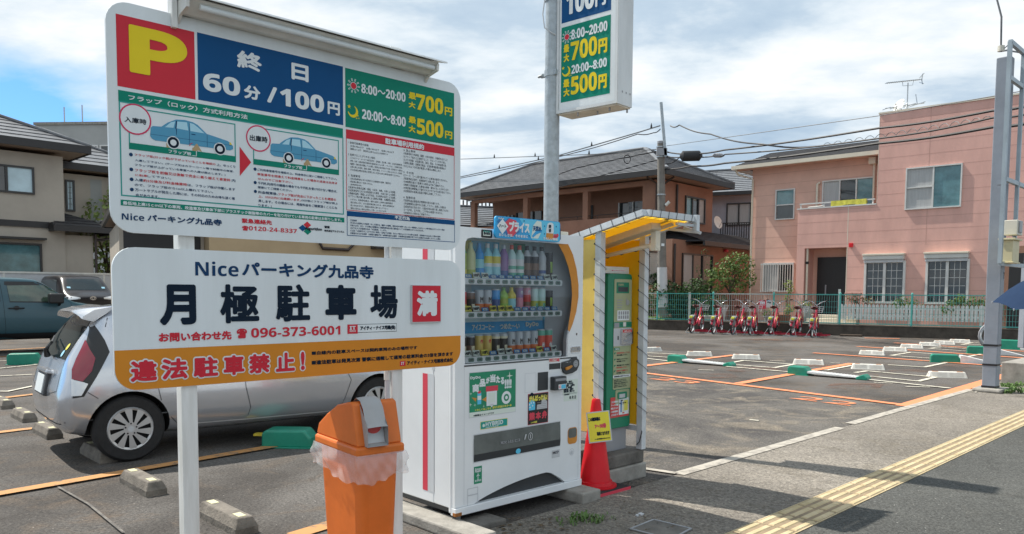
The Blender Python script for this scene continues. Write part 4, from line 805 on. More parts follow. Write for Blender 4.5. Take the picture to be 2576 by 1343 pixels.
for a in (90, 210, 330): b.poly([(c[0] + .003 * math.cos(rad(a + 90)), c[1] + .003 * math.sin(rad(a + 90))), (c[0] + .022 * math.cos(rad(a)), c[1] + .022 * math.sin(rad(a))), (c[0] + .003 * math.cos(rad(a - 90)), c[1] + .003 * math.sin(rad(a - 90)))][::-1], -.0022, 'sign_white')
b.rect(c[0] - .0025, c[1] - .04, c[0] + .0025, c[1], -.0021, 'sign_white'); b.build('sticker', vm)
b = MB()
for tl, br in (((289, 1035), (362, 1068)), ((289, 1082), (362, 1160))): a = MV(*tl); c = MV(*br); b.frame(a[0], c[1], c[0], a[1], .005, -.0012, 'vm_grey')
b.build('serial_plate', vm)
b = MB(); a = M8(775, 140); c = M8(862, 212); b.prism(rrect(a[0], c[1], c[0], a[1], .006, 2), -.004, 0, 'black'); b.rect(a[0] + .012, c[1] + .012, c[0] - .016, a[1] - .012, -.0048, 'tag_pale'); T(b, BB('RKK'), a[0] + .016, c[1] + .045, c[0] - .02, a[1] - .02, -.0055, 'teal', .0); T(b, '熊本放送', a[0] + .016, c[1] + .018, c[0] - .02, c[1] + .036, -.0055, 'ink', .05); b.build('sticker', vm)
# topper board
b = MB(); a = M8(865, 28); c = M8(1400, 248); tx0, tz0, tx1, tz1 = a[0], c[1], c[0], a[1]; w = tx1 - tx0; h = tz1 - tz0
b.prism(rrect(tx0, tz0, tx1, tz1, .02, 4), -.03, -.016, 'sky_blue'); tp = b.build('topper_board', vm)
b = MB(); q = lambda u, v: (tx0 + w * u, tz0 + h * v); Y = -.031
b.poly([q(.55, .02), q(.985, .02), q(.985, .97), q(.35, .97)], Y, 'cyan')
b.poly([q(.02, .75), q(.10, .97), q(.14, .8), q(.2, .97), q(.30, .75), q(.36, .35), q(.24, .05), q(.14, .2)], Y - .0004, 'tag_blue'); b.poly([q(.13, .70), q(.20, .93), q(.30, .86), q(.345, .45), q(.25, .1), q(.18, .2)], Y - .0008, 'vm_red')
b.poly([q(.02, .55), q(.10, .88), q(.185, .55), q(.10, .18)], Y - .0012, 'sign_white'); T(b, 'ハート', *q(.05, .47), *q(.155, .64), Y - .0016, 'ink', .06); T(b, 'プライス', *q(.195, .32), *q(.505, .82), Y - .0016, 'sign_white', .06, 12)
T(b, BB('DyDo'), *q(.04, .84), *q(.12, .93), Y - .0016, 'sign_white', .02); T(b, 'おいしさは、そのままに', *q(.05, .08), *q(.48, .22), Y - .0016, 'sign_white', .05); T(b, 'うれしい価格', *q(.72, .06), *q(.955, .2), Y - .0020, 'sign_white', .06)
b.poly([q(.53, .1), q(.56, .7), q(.62, .95), q(.69, .92), q(.70, .5), q(.64, .1)], Y - .0008, 'tag_pale'); b.poly([q(.54, .2), q(.60, .45), q(.70, .55), q(.70, .42), q(.62, .3), q(.56, .12)], Y - .0012, 'sky_blue'); T(b, '天然水', *q(.555, .45), *q(.69, .7), Y - .0016, 'navy', .05)
b.poly([q(.765, .5), q(.79, .85), q(.82, .92), q(.86, .92), q(.885, .85), q(.89, .5), q(.87, .2), q(.78, .2)], Y - .0008, 'sign_white'); b.poly([q(.76, .1), q(.77, .4), q(.885, .4), q(.88, .1)], Y - .0012, 'vm_orange'); T(b, '麦', *q(.805, .64), *q(.85, .82), Y - .0016, 'ink', .05); T(b, '茶', *q(.805, .44), *q(.85, .62), Y - .0016, 'ink', .05)
for u, v in ((.91, .3), (.93, .22), (.95, .32), (.90, .2)): c = q(u, v); b.disc(c[0], c[1], .013, Y - .0014, 'vm_red', 10)
for u, v in ((.42, .88), (.74, .72), (.93, .75), (.50, .2), (.74, .35)): c = q(u, v); b.disc(c[0], c[1], .005, Y - .0014, 'navy', 8)
b.build('lettering', tp)
b = MB(); b.box(tx1 + .01, -.01, tz0 + .02, tx1 + .03, .02, tz0 + .10, 'black'); b.box(tx1 + .0, .02, vz1 - .01, tx1 + .14, .2, vz1 + .025, 'cream'); b.build('lamp_bracket', vm, bevel=.004)
b = MB()                                                    # stripes down the side
def SD(y0, y1, z0, z1, m, o=.0015): b.add([(-o, y1, z0), (-o, y0, z0), (-o, y0, z1), (-o, y1, z1)], [(0, 1, 2, 3)], m)
SD(.278, .331, .20, .97, 'vm_red'); SD(.210, .276, .20, .97, 'vm_grey'); SD(.235, .331, 1.03, 1.09, 'pink_red'); SD(.205, .233, 1.0, 1.09, 'vm_grey'); SD(.278, .331, 1.2, 1.86, 'vm_red'); SD(.210, .276, 1.2, 1.86, 'vm_grey')
SD(.06, .062, .14, 1.88, 'vm_grey'); b.build('side_stripes', vm)
b = MB(); b.box(.05, .05, .0, .09, .09, .10, 'steel'); b.build('foot', vm); b = MB(); b.lathe([(.035, 0), (.035, .012), (.014, .013), (.014, .05)], 'grey_plastic', 10, (1.10, .06, .088 - .05)); b.build('foot', vm)

# ------------------------------------------------------------------ the 36 drinks in the window
def dm(n, c): mat('drink_' + n, tuple(min(.85, v * 1.35 + .008) for v in c), .3, var=0)
for n, c in dict(tea=(.36, .42, .07), straw=(.55, .55, .30), blue=(.03, .26, .60), aqua=(.25, .55, .72), lemon=(.72, .52, .07), purple=(.24, .13, .30), mint=(.45, .66, .60), white=(.70, .74, .74), jade=(.10, .38, .28), cola=(.06, .035, .03), black=(.015, .015, .018), brown=(.14, .075, .045),
                 silver=(.42, .45, .48), red=(.50, .03, .03), orange=(.62, .17, .05), gold=(.55, .40, .10), green=(.10, .32, .08), pink=(.55, .22, .30), lime=(.30, .50, .08), coral=(.62, .09, .06), navy=(.03, .08, .25), cream=(.62, .58, .42)).items(): dm(n, c)
def bottle(t, h, r, cap, bands):
    """bands: (fraction of height, colour) from the base up"""
    zs = [0, .01] + [h * f for f, _ in bands[:-1]]
    def rr(z):
        f = z / h
        if f < .03: return r * .85
        if f < .70: return r * (1 - .04 * (math.sin(f * 26) > .75))
        if f < .88: return lerp(r, r * .36, ((f - .70) / .18) ** 1.2)
        return r * .36
    b = MB(); prof = []; ms = []; n = 20
    for i in range(n + 1):
        z = h * .9 * i / n; prof.append((rr(z), z))
        if i: ms.append(next((c for f, c in bands if (z - .001) / h <= f), bands[-1][1]))
    b.lathe(prof, ms, 14); b.build('body', t, smooth=50)
    b = MB(); b.lathe([(r * .42, h * .885), (r * .42, h * .985), (r * .38, h)], cap, 12); b.build('cap', t, smooth=40)
def can(t, h, r, bands, deco=None):
    b = MB(); prof = [(r * .82, 0), (r, h * .05)]; ms = [bands[0][1]]
    for f, c in bands: prof.append((r, h * f)); ms.append(c)
    prof += [(r * .86, h)]; ms.append('drink_silver'); b.lathe(prof, ms, 16)
    b.build('body', t, smooth=40)
    if deco:
        b = MB(); s, m, z0, z1, ww = deco; fn = lambda x, z, o: ((r + .0006 - o) * math.sin(x / r), -(r + .0006 - o) * math.cos(x / r), z)
        if s == 'claw':
            for k in (-1, 0, 1): b.add([fn(k * .007 - .002, h * .35, 0), fn(k * .007 + .002, h * .35, 0), fn(k * .008 + .003, h * .7, 0), fn(k * .008 - .003, h * .7, 0)], [(0, 1, 2, 3)], m)
        elif s == 'dot': b.add([fn(.011 * math.cos(6.28 * i / 12), h * z0 + .013 * math.sin(6.28 * i / 12), 0) for i in range(12)], [tuple(range(12))], m)
        else: T(b, s, -ww, h * z0, ww, h * z1, 0, m, .05, 6, fn=fn)
        b.build('emblem', t)
D = 'drink_'
ROWS = [
 [('B', 'tall yellow green tea bottle, first from the left on the top shelf', 'lemon', ((.35, 'lemon'), (.5, 'tea'), (.75, 'tea'), (.95, 'green'))), ('B', 'pale straw tea bottle, second from the left on the top shelf', 'straw', ((.35, 'tea'), (.7, 'straw'), (1, 'straw'))),
  ('B', 'clear blue water bottle, third from the left on the top shelf', 'blue', ((.4, 'blue'), (.62, 'aqua'), (1, 'blue'))), ('B', 'blue bottle with lemon picture, left one of the lemon pair', 'white', ((.2, 'blue'), (.42, 'aqua'), (.52, 'white'), (.68, 'lemon'), (1, 'aqua'))), ('B', 'blue bottle with lemon picture, right one of the lemon pair', 'white', ((.2, 'blue'), (.42, 'aqua'), (.52, 'white'), (.68, 'lemon'), (1, 'aqua'))),
  ('B', 'slim purple bottle on the top shelf between lemon and mint bottles', 'silver', ((.35, 'navy'), (.7, 'purple'), (1, 'purple'))), ('B', 'mint and white bottle with red cap, left of its pair', 'coral', ((.15, 'white'), (.27, 'jade'), (.4, 'white'), (.46, 'jade'), (.65, 'white'), (1, 'mint'))), ('B', 'mint and white bottle with red cap, right of its pair', 'coral', ((.15, 'white'), (.27, 'jade'), (.4, 'white'), (.46, 'jade'), (.65, 'white'), (1, 'mint'))),
  ('B', 'dark brown bottle with black cap, left of its pair', 'black', ((.4, 'cola'), (.55, 'brown'), (.72, 'black'), (1, 'silver'))), ('B', 'dark brown bottle with black cap, right of its pair', 'black', ((.4, 'cola'), (.55, 'brown'), (.72, 'black'), (1, 'silver'))),
  ('B', 'silver and navy bottle, second from the right on the top shelf', 'black', ((.16, 'navy'), (.3, 'silver'), (.4, 'navy'), (1, 'silver'))), ('C', 'tall black can with green claw marks, rightmost on the top shelf', .165, ((1, 'black'),), ('claw', 'lime', .3, .7, .02))],
 [('C', 'red and gold can, first from the left on the middle shelf', .12, ((.45, 'gold'), (.95, 'red')), None), ('C', 'black coffee can, second from the left on the middle shelf', .115, ((.7, 'black'), (.95, 'brown')), ('珈琲', 'cream', .25, .5, .014)), ('C', 'orange and silver can marked M, left one of the middle shelf pair', .125, ((.45, 'orange'), (.95, 'silver')), ('M', 'black', .5, .72, .013)), ('C', 'orange and silver can marked M, right one of the middle shelf pair', .125, ((.45, 'orange'), (.95, 'silver')), ('M', 'black', .5, .72, .013)),
  ('C', 'deep blue can on the middle shelf left of the lime bottle', .13, ((.2, 'silver'), (.6, 'navy'), (.95, 'blue')), None), ('b', 'small lime green bottle on the middle shelf', 'green', ((.4, 'lime'), (.6, 'tea'), (1, 'lime'))), ('b', 'small blue and yellow bottle on the middle shelf', 'lemon', ((.25, 'lemon'), (.6, 'aqua'), (1, 'lemon'))), ('C', 'pink and lilac can with grey bear-shaped patch on the middle shelf', .145, ((.25, 'cream'), (.6, 'pink'), (.95, 'purple')), ('dot', 'silver', .78, 0, 0)), ('C', 'red and pink can with grey patch on the middle shelf', .145, ((.3, 'pink'), (.45, 'brown'), (.7, 'red'), (.95, 'pink')), ('dot', 'silver', .8, 0, 0)),
  ('C', 'pale green can, left one of the middle shelf pair', .14, ((.3, 'mint'), (.5, 'tea'), (.95, 'mint')), ('緑茶', 'jade', .25, .42, .011)), ('C', 'pale green can, right one of the middle shelf pair', .14, ((.3, 'mint'), (.5, 'tea'), (.95, 'mint')), ('緑茶', 'jade', .25, .42, .011)), ('C', 'small black can with green claw marks, rightmost on the middle shelf', .125, ((1, 'black'),), ('claw', 'lime', .3, .7, .02))],
 [('C', 'black and silver coffee can, first from the left on the bottom shelf', .115, ((.35, 'silver'), (.6, 'brown'), (.95, 'black')), ('珈琲', 'cream', .3, .6, .014)), ('C', 'black and silver coffee can, second from the left on the bottom shelf', .115, ((.35, 'silver'), (.6, 'brown'), (.95, 'black')), ('珈琲', 'cream', .3, .6, .014)), ('C', 'gold can with red disc, left one of its pair', .12, ((.95, 'gold'),), ('dot', 'red', .72, 0, 0)), ('C', 'gold can with red disc, right one of its pair', .12, ((.95, 'gold'),), ('dot', 'red', .72, 0, 0)), ('C', 'plain black can, left one of the bottom shelf pair', .12, ((.8, 'black'), (.9, 'cream')), ('無糖', 'cream', .3, .55, .013)), ('C', 'plain black can, right one of the bottom shelf pair', .12, ((.8, 'black'), (.9, 'cream')), ('無糖', 'cream', .3, .55, .013))] +
 [('C', 'orange and silver can marked M, %s of four on the bottom shelf' % o, .128, ((.45, 'orange'), (.95, 'silver')), ('M', 'black', .5, .72, .013)) for o in ('first', 'second', 'third', 'last')] +
 [('C', 'red can with green shoulder, left one of the bottom shelf pair', .135, ((.75, 'coral'), (.95, 'jade')), ('drink', 'white', .3, .5, .014)), ('C', 'red can with green shoulder, rightmost on the bottom shelf', .135, ((.75, 'coral'), (.95, 'jade')), ('drink', 'white', .3, .5, .014))]]
Rv = Matrix.Rotation(rad(43.5), 3, 'Z')
for r, row in enumerate(ROWS):
    zb_ = RACKZ[r] - .004
    for c, it in enumerate(row):
        p = VP.p + Rv @ Vector((bx_[c] - .012, .105, 0))
        bt = it[0] in 'Bb'
        t = thing('drink_bottle' if bt else 'drink_can', it[1], 'drink bottle' if bt else 'drink can', (p.x, p.y, zb_), 43.5, 'drinks in the vending machine window')
        if bt: bottle(t, .255 if it[0] == 'B' else .185, .0335, D + it[2], [(f, D + c_) for f, c_ in it[3]])
        else:
            dc = it[4]; can(t, it[2] * 1.32, .029 if it[2] > .14 else .031, [(f, D + c_) for f, c_ in it[3]], (dc[0], D + dc[1], *dc[2:]) if dc else None)
# ------------------------------------------------------------------ concrete blocks under the machine
def block(name, label, p, deg, lx, ly, h, holes=True, grp=None, m='concrete'):
    t = thing(name, label, 'concrete block', (p[0], p[1], 0), deg, grp)
    b = MB(); b.box(-lx / 2, -ly / 2, 0, lx / 2, ly / 2, h, m); b.build('block_body', t, bevel=.012)
    if holes:
        for x in (-.28, 0, .28):
            b = MB(); r = .022 if x else .04; b.box(lx * x - r, -ly / 2 - .002, h * .3, lx * x + r, -ly / 2 + .01, h * .72, 'concrete_dark'); b.build('core_hole', t)
    return t
def vloc(x, y, z=0.): p = VP.p + Rv @ Vector((x, y, 0)); return Vector((p.x, p.y, z))
block('concrete_block', 'grey hollow concrete block under the front right foot of the vending machine', vloc(1.13, .03), 43.5 + 90, .39, .20, .085)
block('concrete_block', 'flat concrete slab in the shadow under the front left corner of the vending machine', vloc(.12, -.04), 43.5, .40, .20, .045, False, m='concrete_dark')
b = MB(); b.M = Matrix.Translation(vloc(-.05, .25)) @ Matrix.Rotation(rad(43.5 + 90), 4, 'Z'); b.box(-.6, -.09, 0, .6, .09, .07, 'concrete'); tag(b.build('kerb_stone', bevel=.012), 'pale concrete kerb stone on the ground along the left side of the vending machine', 'kerb stone')
# leaves and grit beneath
mat('weed', (.09, .17, .035), .7, var=.3, vs=30); mat('dry_leaf', (.10, .07, .04), .8, var=.3, vs=40); mat('soil', (.055, .045, .035), .95, var=.35, vs=9, bump=.8, bs=50)
random.seed(5)
def tuft(b, p, n, h, m='weed', spread=.05):
    for i in range(n):
        a = random.uniform(0, 6.28); l = random.uniform(.4, 1) * h; q = Vector(p) + Vector((random.uniform(-1, 1) * spread, random.uniform(-1, 1) * spread, 0)); d = Vector((math.cos(a), math.sin(a), 0)); s = Vector((-d.y, d.x, 0)) * l * .12
        k = q + d * l * .5 + Vector((0, 0, l * .8)); e = q + d * l * 1.0 + Vector((0, 0, l * .7))
        b.add([q - s, q + s, k + s * 1.2, k - s * 1.2, e], [(0, 1, 2, 3), (3, 2, 4)], m)
b = MB()
for px, py, n, h in ((1465, 1306, 40, .05), (1490, 1310, 50, .045), (1428, 1316, 30, .04), (1520, 1300, 20, .03)): tuft(b, G(px, py, .01), n, h, spread=.07)
stuff(b.build('low_weeds'))
b = MB()
for i in range(110):
    p = G(random.uniform(1160, 1440), random.uniform(1300, 1350), .012); r = random.uniform(.006, .022); a = random.uniform(0, 6.28)
    b.add([(p.x + r * math.cos(a + k), p.y + r * .7 * math.sin(a + k), .013 + random.uniform(0, .01)) for k in (0, 1.3, 2.6, 4.2)], [(0, 1, 2, 3)], 'dry_leaf')
for i in range(50):
    p = G(random.uniform(1560, 1700), random.uniform(1255, 1340), .014); r = random.uniform(.004, .012); a = random.uniform(0, 6.28)
    b.add([(p.x + r * math.cos(a + k), p.y + r * .7 * math.sin(a + k), .014 + random.uniform(0, .006)) for k in (0, 1.3, 2.6, 4.2)], [(0, 1, 2, 3)], 'dry_leaf')
stuff(b.build('fallen_leaves'))
# service covers in the pavement
Z3 = zc(2200, 1480, 2.0467); Z2 = zc(2250, 820, 1.975)
b = MB(); q = [G(*Z3(*p), .012) for p in ((640, 1305), (845, 1224), (1172, 1303), (1000, 1400))]
b.prism([(p.x, p.y) for p in q][::-1], .008, .016, 'concrete_dark', 'z')
tag(b.build('service_cover', bevel=.003), 'rectangular dark service cover set in the pavement at the bottom of the photo', 'service cover')
b = MB(); c = sum(q, Vector()) / 4; k = [c + (p - c) * .93 for p in q]
for i in range(4): a, e = k[i], k[(i + 1) % 4]; b.bar((a.x, a.y, .0175), (e.x, e.y, .0175), .012, .004, 'grey_plastic')
f = [o for o in COL.objects if o.name == 'service_cover'][0]; b.build('cover_frame', f)
for i, pp in enumerate((((718, 1190), (745, 1183), (770, 1193), (742, 1205)), ((697, 1203), (712, 1196), (732, 1203), (716, 1212)))):
    b = MB(); b.prism([(G(*Z3(*p)).x, G(*Z3(*p)).y) for p in pp][::-1], .008, .015, 'light_grey', 'z'); tag(b.build('survey_marker'), ('larger' if i == 0 else 'smaller') + ' pale metal survey plate in the shaded pavement', 'survey marker')

# ------------------------------------------------------------------ payment booth
def glow(name, col, rough, k):
    mat(name, col, rough, var=.09, vs=5); m = MATS[name]; t = m.node_tree; bs = t.nodes['Principled BSDF']; tr = t.nodes.new('ShaderNodeBsdfTranslucent'); tr.inputs[0].default_value = (*col, 1)
    x = t.nodes.new('ShaderNodeMixShader'); x.inputs[0].default_value = k; t.links.new(bs.outputs[0], x.inputs[1]); t.links.new(tr.outputs[0], x.inputs[2]); t.links.new(x.outputs[0], t.nodes['Material Output'].inputs[0])
glow('booth_yellow_in', (.86, .60, .05), .4, .5)
mat('booth_yellow', (.82, .62, .16), .45, var=.08, vs=4, dirt=(.72, .52, .14));  mat('booth_frame', (.58, .62, .65), .4, var=.10, vs=8); mat('booth_roof', (.62, .55, .42), .6, var=.12)
mat('pay_green', (.008, .21, .115), .4, var=.06); mat('pay_cream', (.37, .41, .24), .45, var=.08, vs=7); mat('pay_red', (.60, .06, .06), .4, var=0)
BP = Plane(Vector((.66, 5.81, 0)), 43.5); bw, bd = .545, .50
def bloc(x, y): p = BP.p + Rv @ Vector((x, y, 0)); return p
bo = thing('payment_booth', 'narrow booth of pale posts and yellow panels with a tilted roof beside the vending machine', 'payment booth', (BP.p.x, BP.p.y, 0), 43.5)
rz = lambda y: 1.975 - .22 * y
for x, y in ((0, 0), (bw, 0), (0, bd), (bw, bd)):
    b = MB(); b.box(x - .028, y - .028, .235 if x else .0, x + .028, y + .028, rz(y) - .02, 'booth_frame'); b.build('post', bo, bevel=.003)
b = MB(); b.box(-.012, .03, .43, .0, bd - .03, rz(0) - .07, 'booth_yellow'); b.build('side_panel', bo)
b = MB(); b.box(bw - .006, .03, .43, bw + .006, bd - .03, rz(0) - .05, 'booth_yellow_in'); b.build('side_panel', bo)
b = MB(); b.box(.03, bd - .012, .43, bw - .03, bd, rz(bd) - .03, 'booth_yellow_in'); b.build('back_panel', bo)
b = MB()
for x in (0, bw): b.bar((x, .03, .40), (x, bd - .03, .40), .03, .04, 'booth_frame')
b.bar((.03, bd, .40), (bw - .03, bd, .40), .03, .04, 'booth_frame'); b.build('lower_rail', bo)
ry0, ry1, rx0, rx1 = -.43, bd + .06, -.035, bw + .03
b = MB()
def rbar(x0, y0, x1, y1, w=.05, h=.045): b.bar((x0, y0, rz(y0)), (x1, y1, rz(y1)), w, h, 'booth_frame')
rbar(rx0, ry0, rx0, ry1); rbar(rx1, ry0, rx1, ry1); rbar(rx0 + .025, ry0, rx1 - .025, ry0); rbar(rx0 + .025, ry1, rx1 - .025, ry1); rbar(bw * .55, ry0 + .03, bw * .55, ry1 - .03, .05, .03); b.build('roof_frame', bo)
b = MB(); b.add([(x, y, rz(y) - .025 + dz) for dz in (0, .01) for x, y in ((rx0 + .03, ry0 + .03), (rx1 - .03, ry0 + .03), (rx1 - .03, ry1 - .03), (rx0 + .03, ry1 - .03))], [(3, 2, 1, 0), (4, 5, 6, 7)], 'booth_yellow_in'); b.build('roof_lining', bo)
b = MB(); b.bar((bw * .45, ry0 + .1, rz(ry0 + .1) - .05), (bw * .45, .35, rz(.35) - .05), .11, .05, 'booth_roof'); b.bar((bw * .72, ry0 + .06, rz(ry0) - .045), (bw * .72, .4, rz(.4) - .045), .03, .03, 'booth_roof'); b.build('roof_beam', bo)
b = MB(); x = bw * .55; b.tube([(x, -.27, 1.865), (x, .33, 1.775)], .016, 'cream', 10); lm = b.build('lamp_tube', bo, smooth=50)
b = MB(); b.box(x - .03, -.31, 1.82, x + .03, -.26, 1.98, 'cream'); b.tube([(x, -.31, 1.86), (x, -.245, 1.85)], .03, 'cream', 12); b.build('lamp_socket', bo, smooth=40, bevel=.004)
b = MB(); b.tube([(x + .03, -.22 + .07 * i, 1.855 - .0105 * i + (.012 if i % 2 else -.012)) for i in range(8)], .005, 'black', 5); b.build('lamp_cord', bo)
b = MB(); X = rx1                                           # end bracket of the roof
b.box(X + .02, ry0 - .02, rz(ry0) - .09, X + .06, ry0 + .02, rz(ry0) + .03, 'booth_frame'); b.bar((X + .03, ry0 + .1, rz(ry0) - .06), (X + .03, ry0 - .05, rz(ry0) - .11), .02, .02, 'booth_frame'); b.bar((X - .04, ry0 + .2, rz(ry0) - .07), (X + .05, ry0 + .0, rz(ry0) - .10), .02, .02, 'booth_frame')
b.bar((X - .18, ry0 + .02, rz(ry0) - .05), (X + .04, ry0 + .02, rz(ry0) - .05), .03, .02, 'booth_frame'); b.build('roof_bracket', bo)
for px in (0, bw):                                          # black cord laced round posts and roof edge
    b = MB()
    for i in range(12):
        z = .55 + i * .115
        b.tube([(px - .034, .034, z + .055), (px - .034, -.034, z + .02), (px + .034, -.034, z - .02), (px + .034, .03, z - .055)], .0019, 'black', 5)
    b.build('lacing_cord', bo, smooth=60)
b = MB()
for i in range(8):
    y = ry0 + .06 + i * .105; o = .024; z = rz(y); b.tube([(rx0 + o, y - .02, z - o * 1.2), (rx0 - o - .004, y - .012, z - o * 1.2), (rx0 - o - .004, y + .012, z + o + .008)], .0019, 'black', 5)
for i in range(6):
    x_ = rx0 + .05 + i * .10; z = rz(ry0); b.tube([(x_, ry0 + .03, z - .03), (x_, ry0 - .028, z - .03), (x_ + .014, ry0 - .028, z + .032)], .0019, 'black', 5)
b.build('lacing_cord', bo, smooth=60); b = MB()
b.tube([(bw, .0, .44), (bw - .03, -.03, .38), (bw - .05, -.02, .30), (bw - .03, .02, .27)], .004, 'black', 5)
b.build('lacing_cord', bo, smooth=60)
for X_ in (-.0135, bw - .0075):
    b = MB()
    for i in range(12): b.add([(X_, .045 + .008 * math.sin(k * .785), .605 + i * .115 + .008 * math.cos(k * .785)) for k in range(8)], [tuple(range(8))], 'black')
    b.build('eyelets', bo)
b = MB(); b.box(-.022, .20, .95, -.0125, .30, 1.35, 'light_grey'); b.build('hinge_plate', bo)
t = block('booth_plinth', 'stained two-tier concrete plinth carrying the payment booth', bloc(bw * .62, .14), 43.5, .50, .34, .125, False)
t['category'] = 'plinth'; b = MB(); b.box(-.235, -.155, .1255, .235, .16, .232, 'concrete_dark'); b.build('upper_block', t, bevel=.014)
# payment machine
def VBm(*p): return Plane(bloc(0, .075), 43.5)(*p)
a = VBm(*Z2(360, 540)); c = VBm(*Z2(545, 1000)); px0, px1 = a[0], c[0]; pz1 = a[1]; pz0 = VBm(*Z3(560, 475))[1]
pm = thing('payment_machine', 'tall green parking payment machine with cream control panel inside the yellow booth', 'payment machine', (bloc(0, .075).x, bloc(0, .075).y, 0), 43.5)
b = MB(); b.prism(rrect(px0, pz0, px1, pz1, .03, 4), 0, .24, 'pay_green'); b.build('cabinet', pm, bevel=.006)
b = MB(); b.box(px0 - .035, .03, pz0 - .02, px0 - .003, .26, pz1 + .04, 'light_grey'); b.box(px0 - .034, .02, pz1 + .002, px1 - .02, .2, pz1 + .055, 'old_white'); b.build('housing', pm)
b = MB(); b.box(px0 + .01, .03, .232, px1 - .01, .22, pz0 - .001, 'grey_plastic'); b.build('pedestal', pm, bevel=.004)
W_, H_ = px1 - px0, pz1 - pz0; pq = lambda u, v: (px0 + W_ * u, pz0 + H_ * v)
def prc(b, u0, v0, u1, v1, m, y=-.002): a = pq(u0, v0); c = pq(u1, v1); b.rect(a[0], a[1], c[0], c[1], y, m)
def ptx(b, s, u0, v0, u1, v1, m, y=-.006, bold=.04, n=6): a = pq(u0, v0); c = pq(u1, v1); T(b, s, a[0], a[1], c[0], c[1], y, m, bold, n)
b = MB(); b.prism(rrect(*pq(.25, .57), *pq(.97, .965), .012, 3), -.004, 0, 'pay_cream'); b.prism(rrect(*pq(.25, .255), *pq(.97, .565), .012, 3), -.004, 0, 'pay_cream'); pn = b.build('control_panel', pm)
b = MB(); prc(b, .33, .875, .85, .945, 'pay_green', -.005); prc(b, .40, .885, .80, .915, 'vm_dark', -.006); ptx(b, '料金表示', .40, .922, .62, .938, 'pay_cream', -.0065); b.build('display', pn)
b = MB(); a, c = pq(.70, .815), pq(.9, .80); b.disc(*pq(.80, .815), .022, -.006, 'steel', 14); prc(b, .72, .80, .76, .84, 'grey_plastic', -.0065)
for i in range(4): prc(b, .36, .78 + .016 * i, .55 + .03 * (i % 2), .786 + .016 * i, 'grey_plastic', -.0055)
b.build('coin_slot', pn)
b = MB(); prc(b, .38, .70, .88, .765, 'sign_white', -.005)
for r in range(2):
    for k in range(5): prc(b, .42 + .09 * k, .71 + .027 * r, .48 + .09 * k, .732 + .027 * r, 'grey_plastic', -.0062)
b.build('keypad', pn)
b = MB(); prc(b, .24, .655, .98, .69, 'pay_green', -.0055); prc(b, .26, .655, .46, .685, 'grey_plastic', -.0062); prc(b, .62, .66, .74, .688, 'old_white', -.0065); b.disc(*pq(.54, .672), .006, -.0065, 'vm_dark', 10); b.disc(*pq(.86, .672), .006, -.0065, 'vm_dark', 10); b.build('button_row', pn)
b = MB(); prc(b, .24, .535, .98, .65, 'light_grey', -.0045); b.prism(rrect(*pq(.52, .545), *pq(1.0, .645), .006, 2), -.018, -.005, 'chrome'); prc(b, .56, .622, .94, .64, 'pay_red', -.0186); ptx(b, 'お札入れ', .62, .625, .88, .636, 'sign_white', -.0195); prc(b, .60, .56, .9, .575, 'grey_plastic', -.0187); prc(b, .40, .575, .45, .60, 'vm_dark', -.0055); b.build('note_slot', pn)
b = MB(); prc(b, .26, .508, .5, .525, 'pay_green', -.0055); ptx(b, 'ご利用方法', .30, .511, .48, .522, 'sign_white', -.0062)
for g_, z in enumerate((.475, .435, .395, .36)):
    b.poly([pq(.27, z + .02), pq(.27, z + .005), pq(.36, z + .02)][::1], -.0055, 'pay_green')
    for k in range(2): ptx(b, ('駐車番号を押して下さい', '料金を入れて下さい', '領収書ボタンを押す', '精算完了を確認する')[g_] if k == 0 else '表示を確認して下さい', .38, z + .010 - .014 * k, .92 - .08 * (g_ % 2) - .1 * k, z + .020 - .014 * k, 'ink' if (g_ + k) % 3 else 'pay_red', -.0055, .04, 4)
prc(b, .24, .330, .96, .348, 'sign_white', -.0055); ptx(b, '高額紙幣は使用できません', .28, .334, .9, .344, 'ink', -.0062)
for k in range(5): ptx(b, ('領収書はこちらから', '釣銭をお取り下さい', '故障の際は連絡先まで', 'ご利用ありがとうございます', '硬貨のみ使用できます')[k], .28, .312 - .011 * k, .78 + .04 * (k % 3), .320 - .011 * k, 'ink', -.0055, .04, 4)
b.build('lettering', pn)
b = MB(); b.prism(rrect(*pq(.36, .15), *pq(.94, .25), .012, 3), -.004, 0, 'pay_cream'); b.prism(rrect(*pq(.44, .19), *pq(.82, .235), .01, 3), -.008, -.004, 'pay_green'); prc(b, .50, .197, .74, .222, 'light_grey', -.0085); prc(b, .58, .175, .66, .182, 'black', -.0055); ptx(b, '釣銭・領収書', .5, .158, .8, .166, 'ink', -.0055); b.build('change_tray', pm)
b = MB(); prc(b, .14, .125 - .135, .98, .135, 'pay_red', -.0035) if False else None
a = VBm(*Z3(493, 228)); c = VBm(*Z3(645, 370)); b.rect(a[0], c[1], c[0] - .003, a[1], -.003, 'pay_red'); a2 = VBm(*Z3(562, 232)); c2 = VBm(*Z3(640, 355)); b.rect(a2[0], c2[1], c2[0], a2[1], -.004, 'sign_white')
b.rect(a2[0] + .02, c2[1] + .02, a2[0] + .035, a2[1] - .015, -.0048, 'tag_blue'); b.rect(a2[0] + .05, c2[1] + .015, a2[0] + .056, a2[1] - .02, -.0048, 'tag_yellow'); b.rect(a2[0] + .065, c2[1] + .03, c2[0] - .012, a2[1] - .02, -.0048, 'tag_yellow'); b.rect(a2[0] + .045, c2[1] + .008, a2[0] + .07, c2[1] + .018, -.005, 'pay_red')
for i, s in enumerate(('こちらの精算機は', '7〜30番', '専用となります', '1〜6番の精算機は', '入口左側です')): T(b, s, a[0] + .006, a[1] - .045 - .026 * i, a2[0] - .008, a[1] - .028 - .026 * i, -.0045, 'sign_white', .04, 4)
b.build('map_notice', pm)
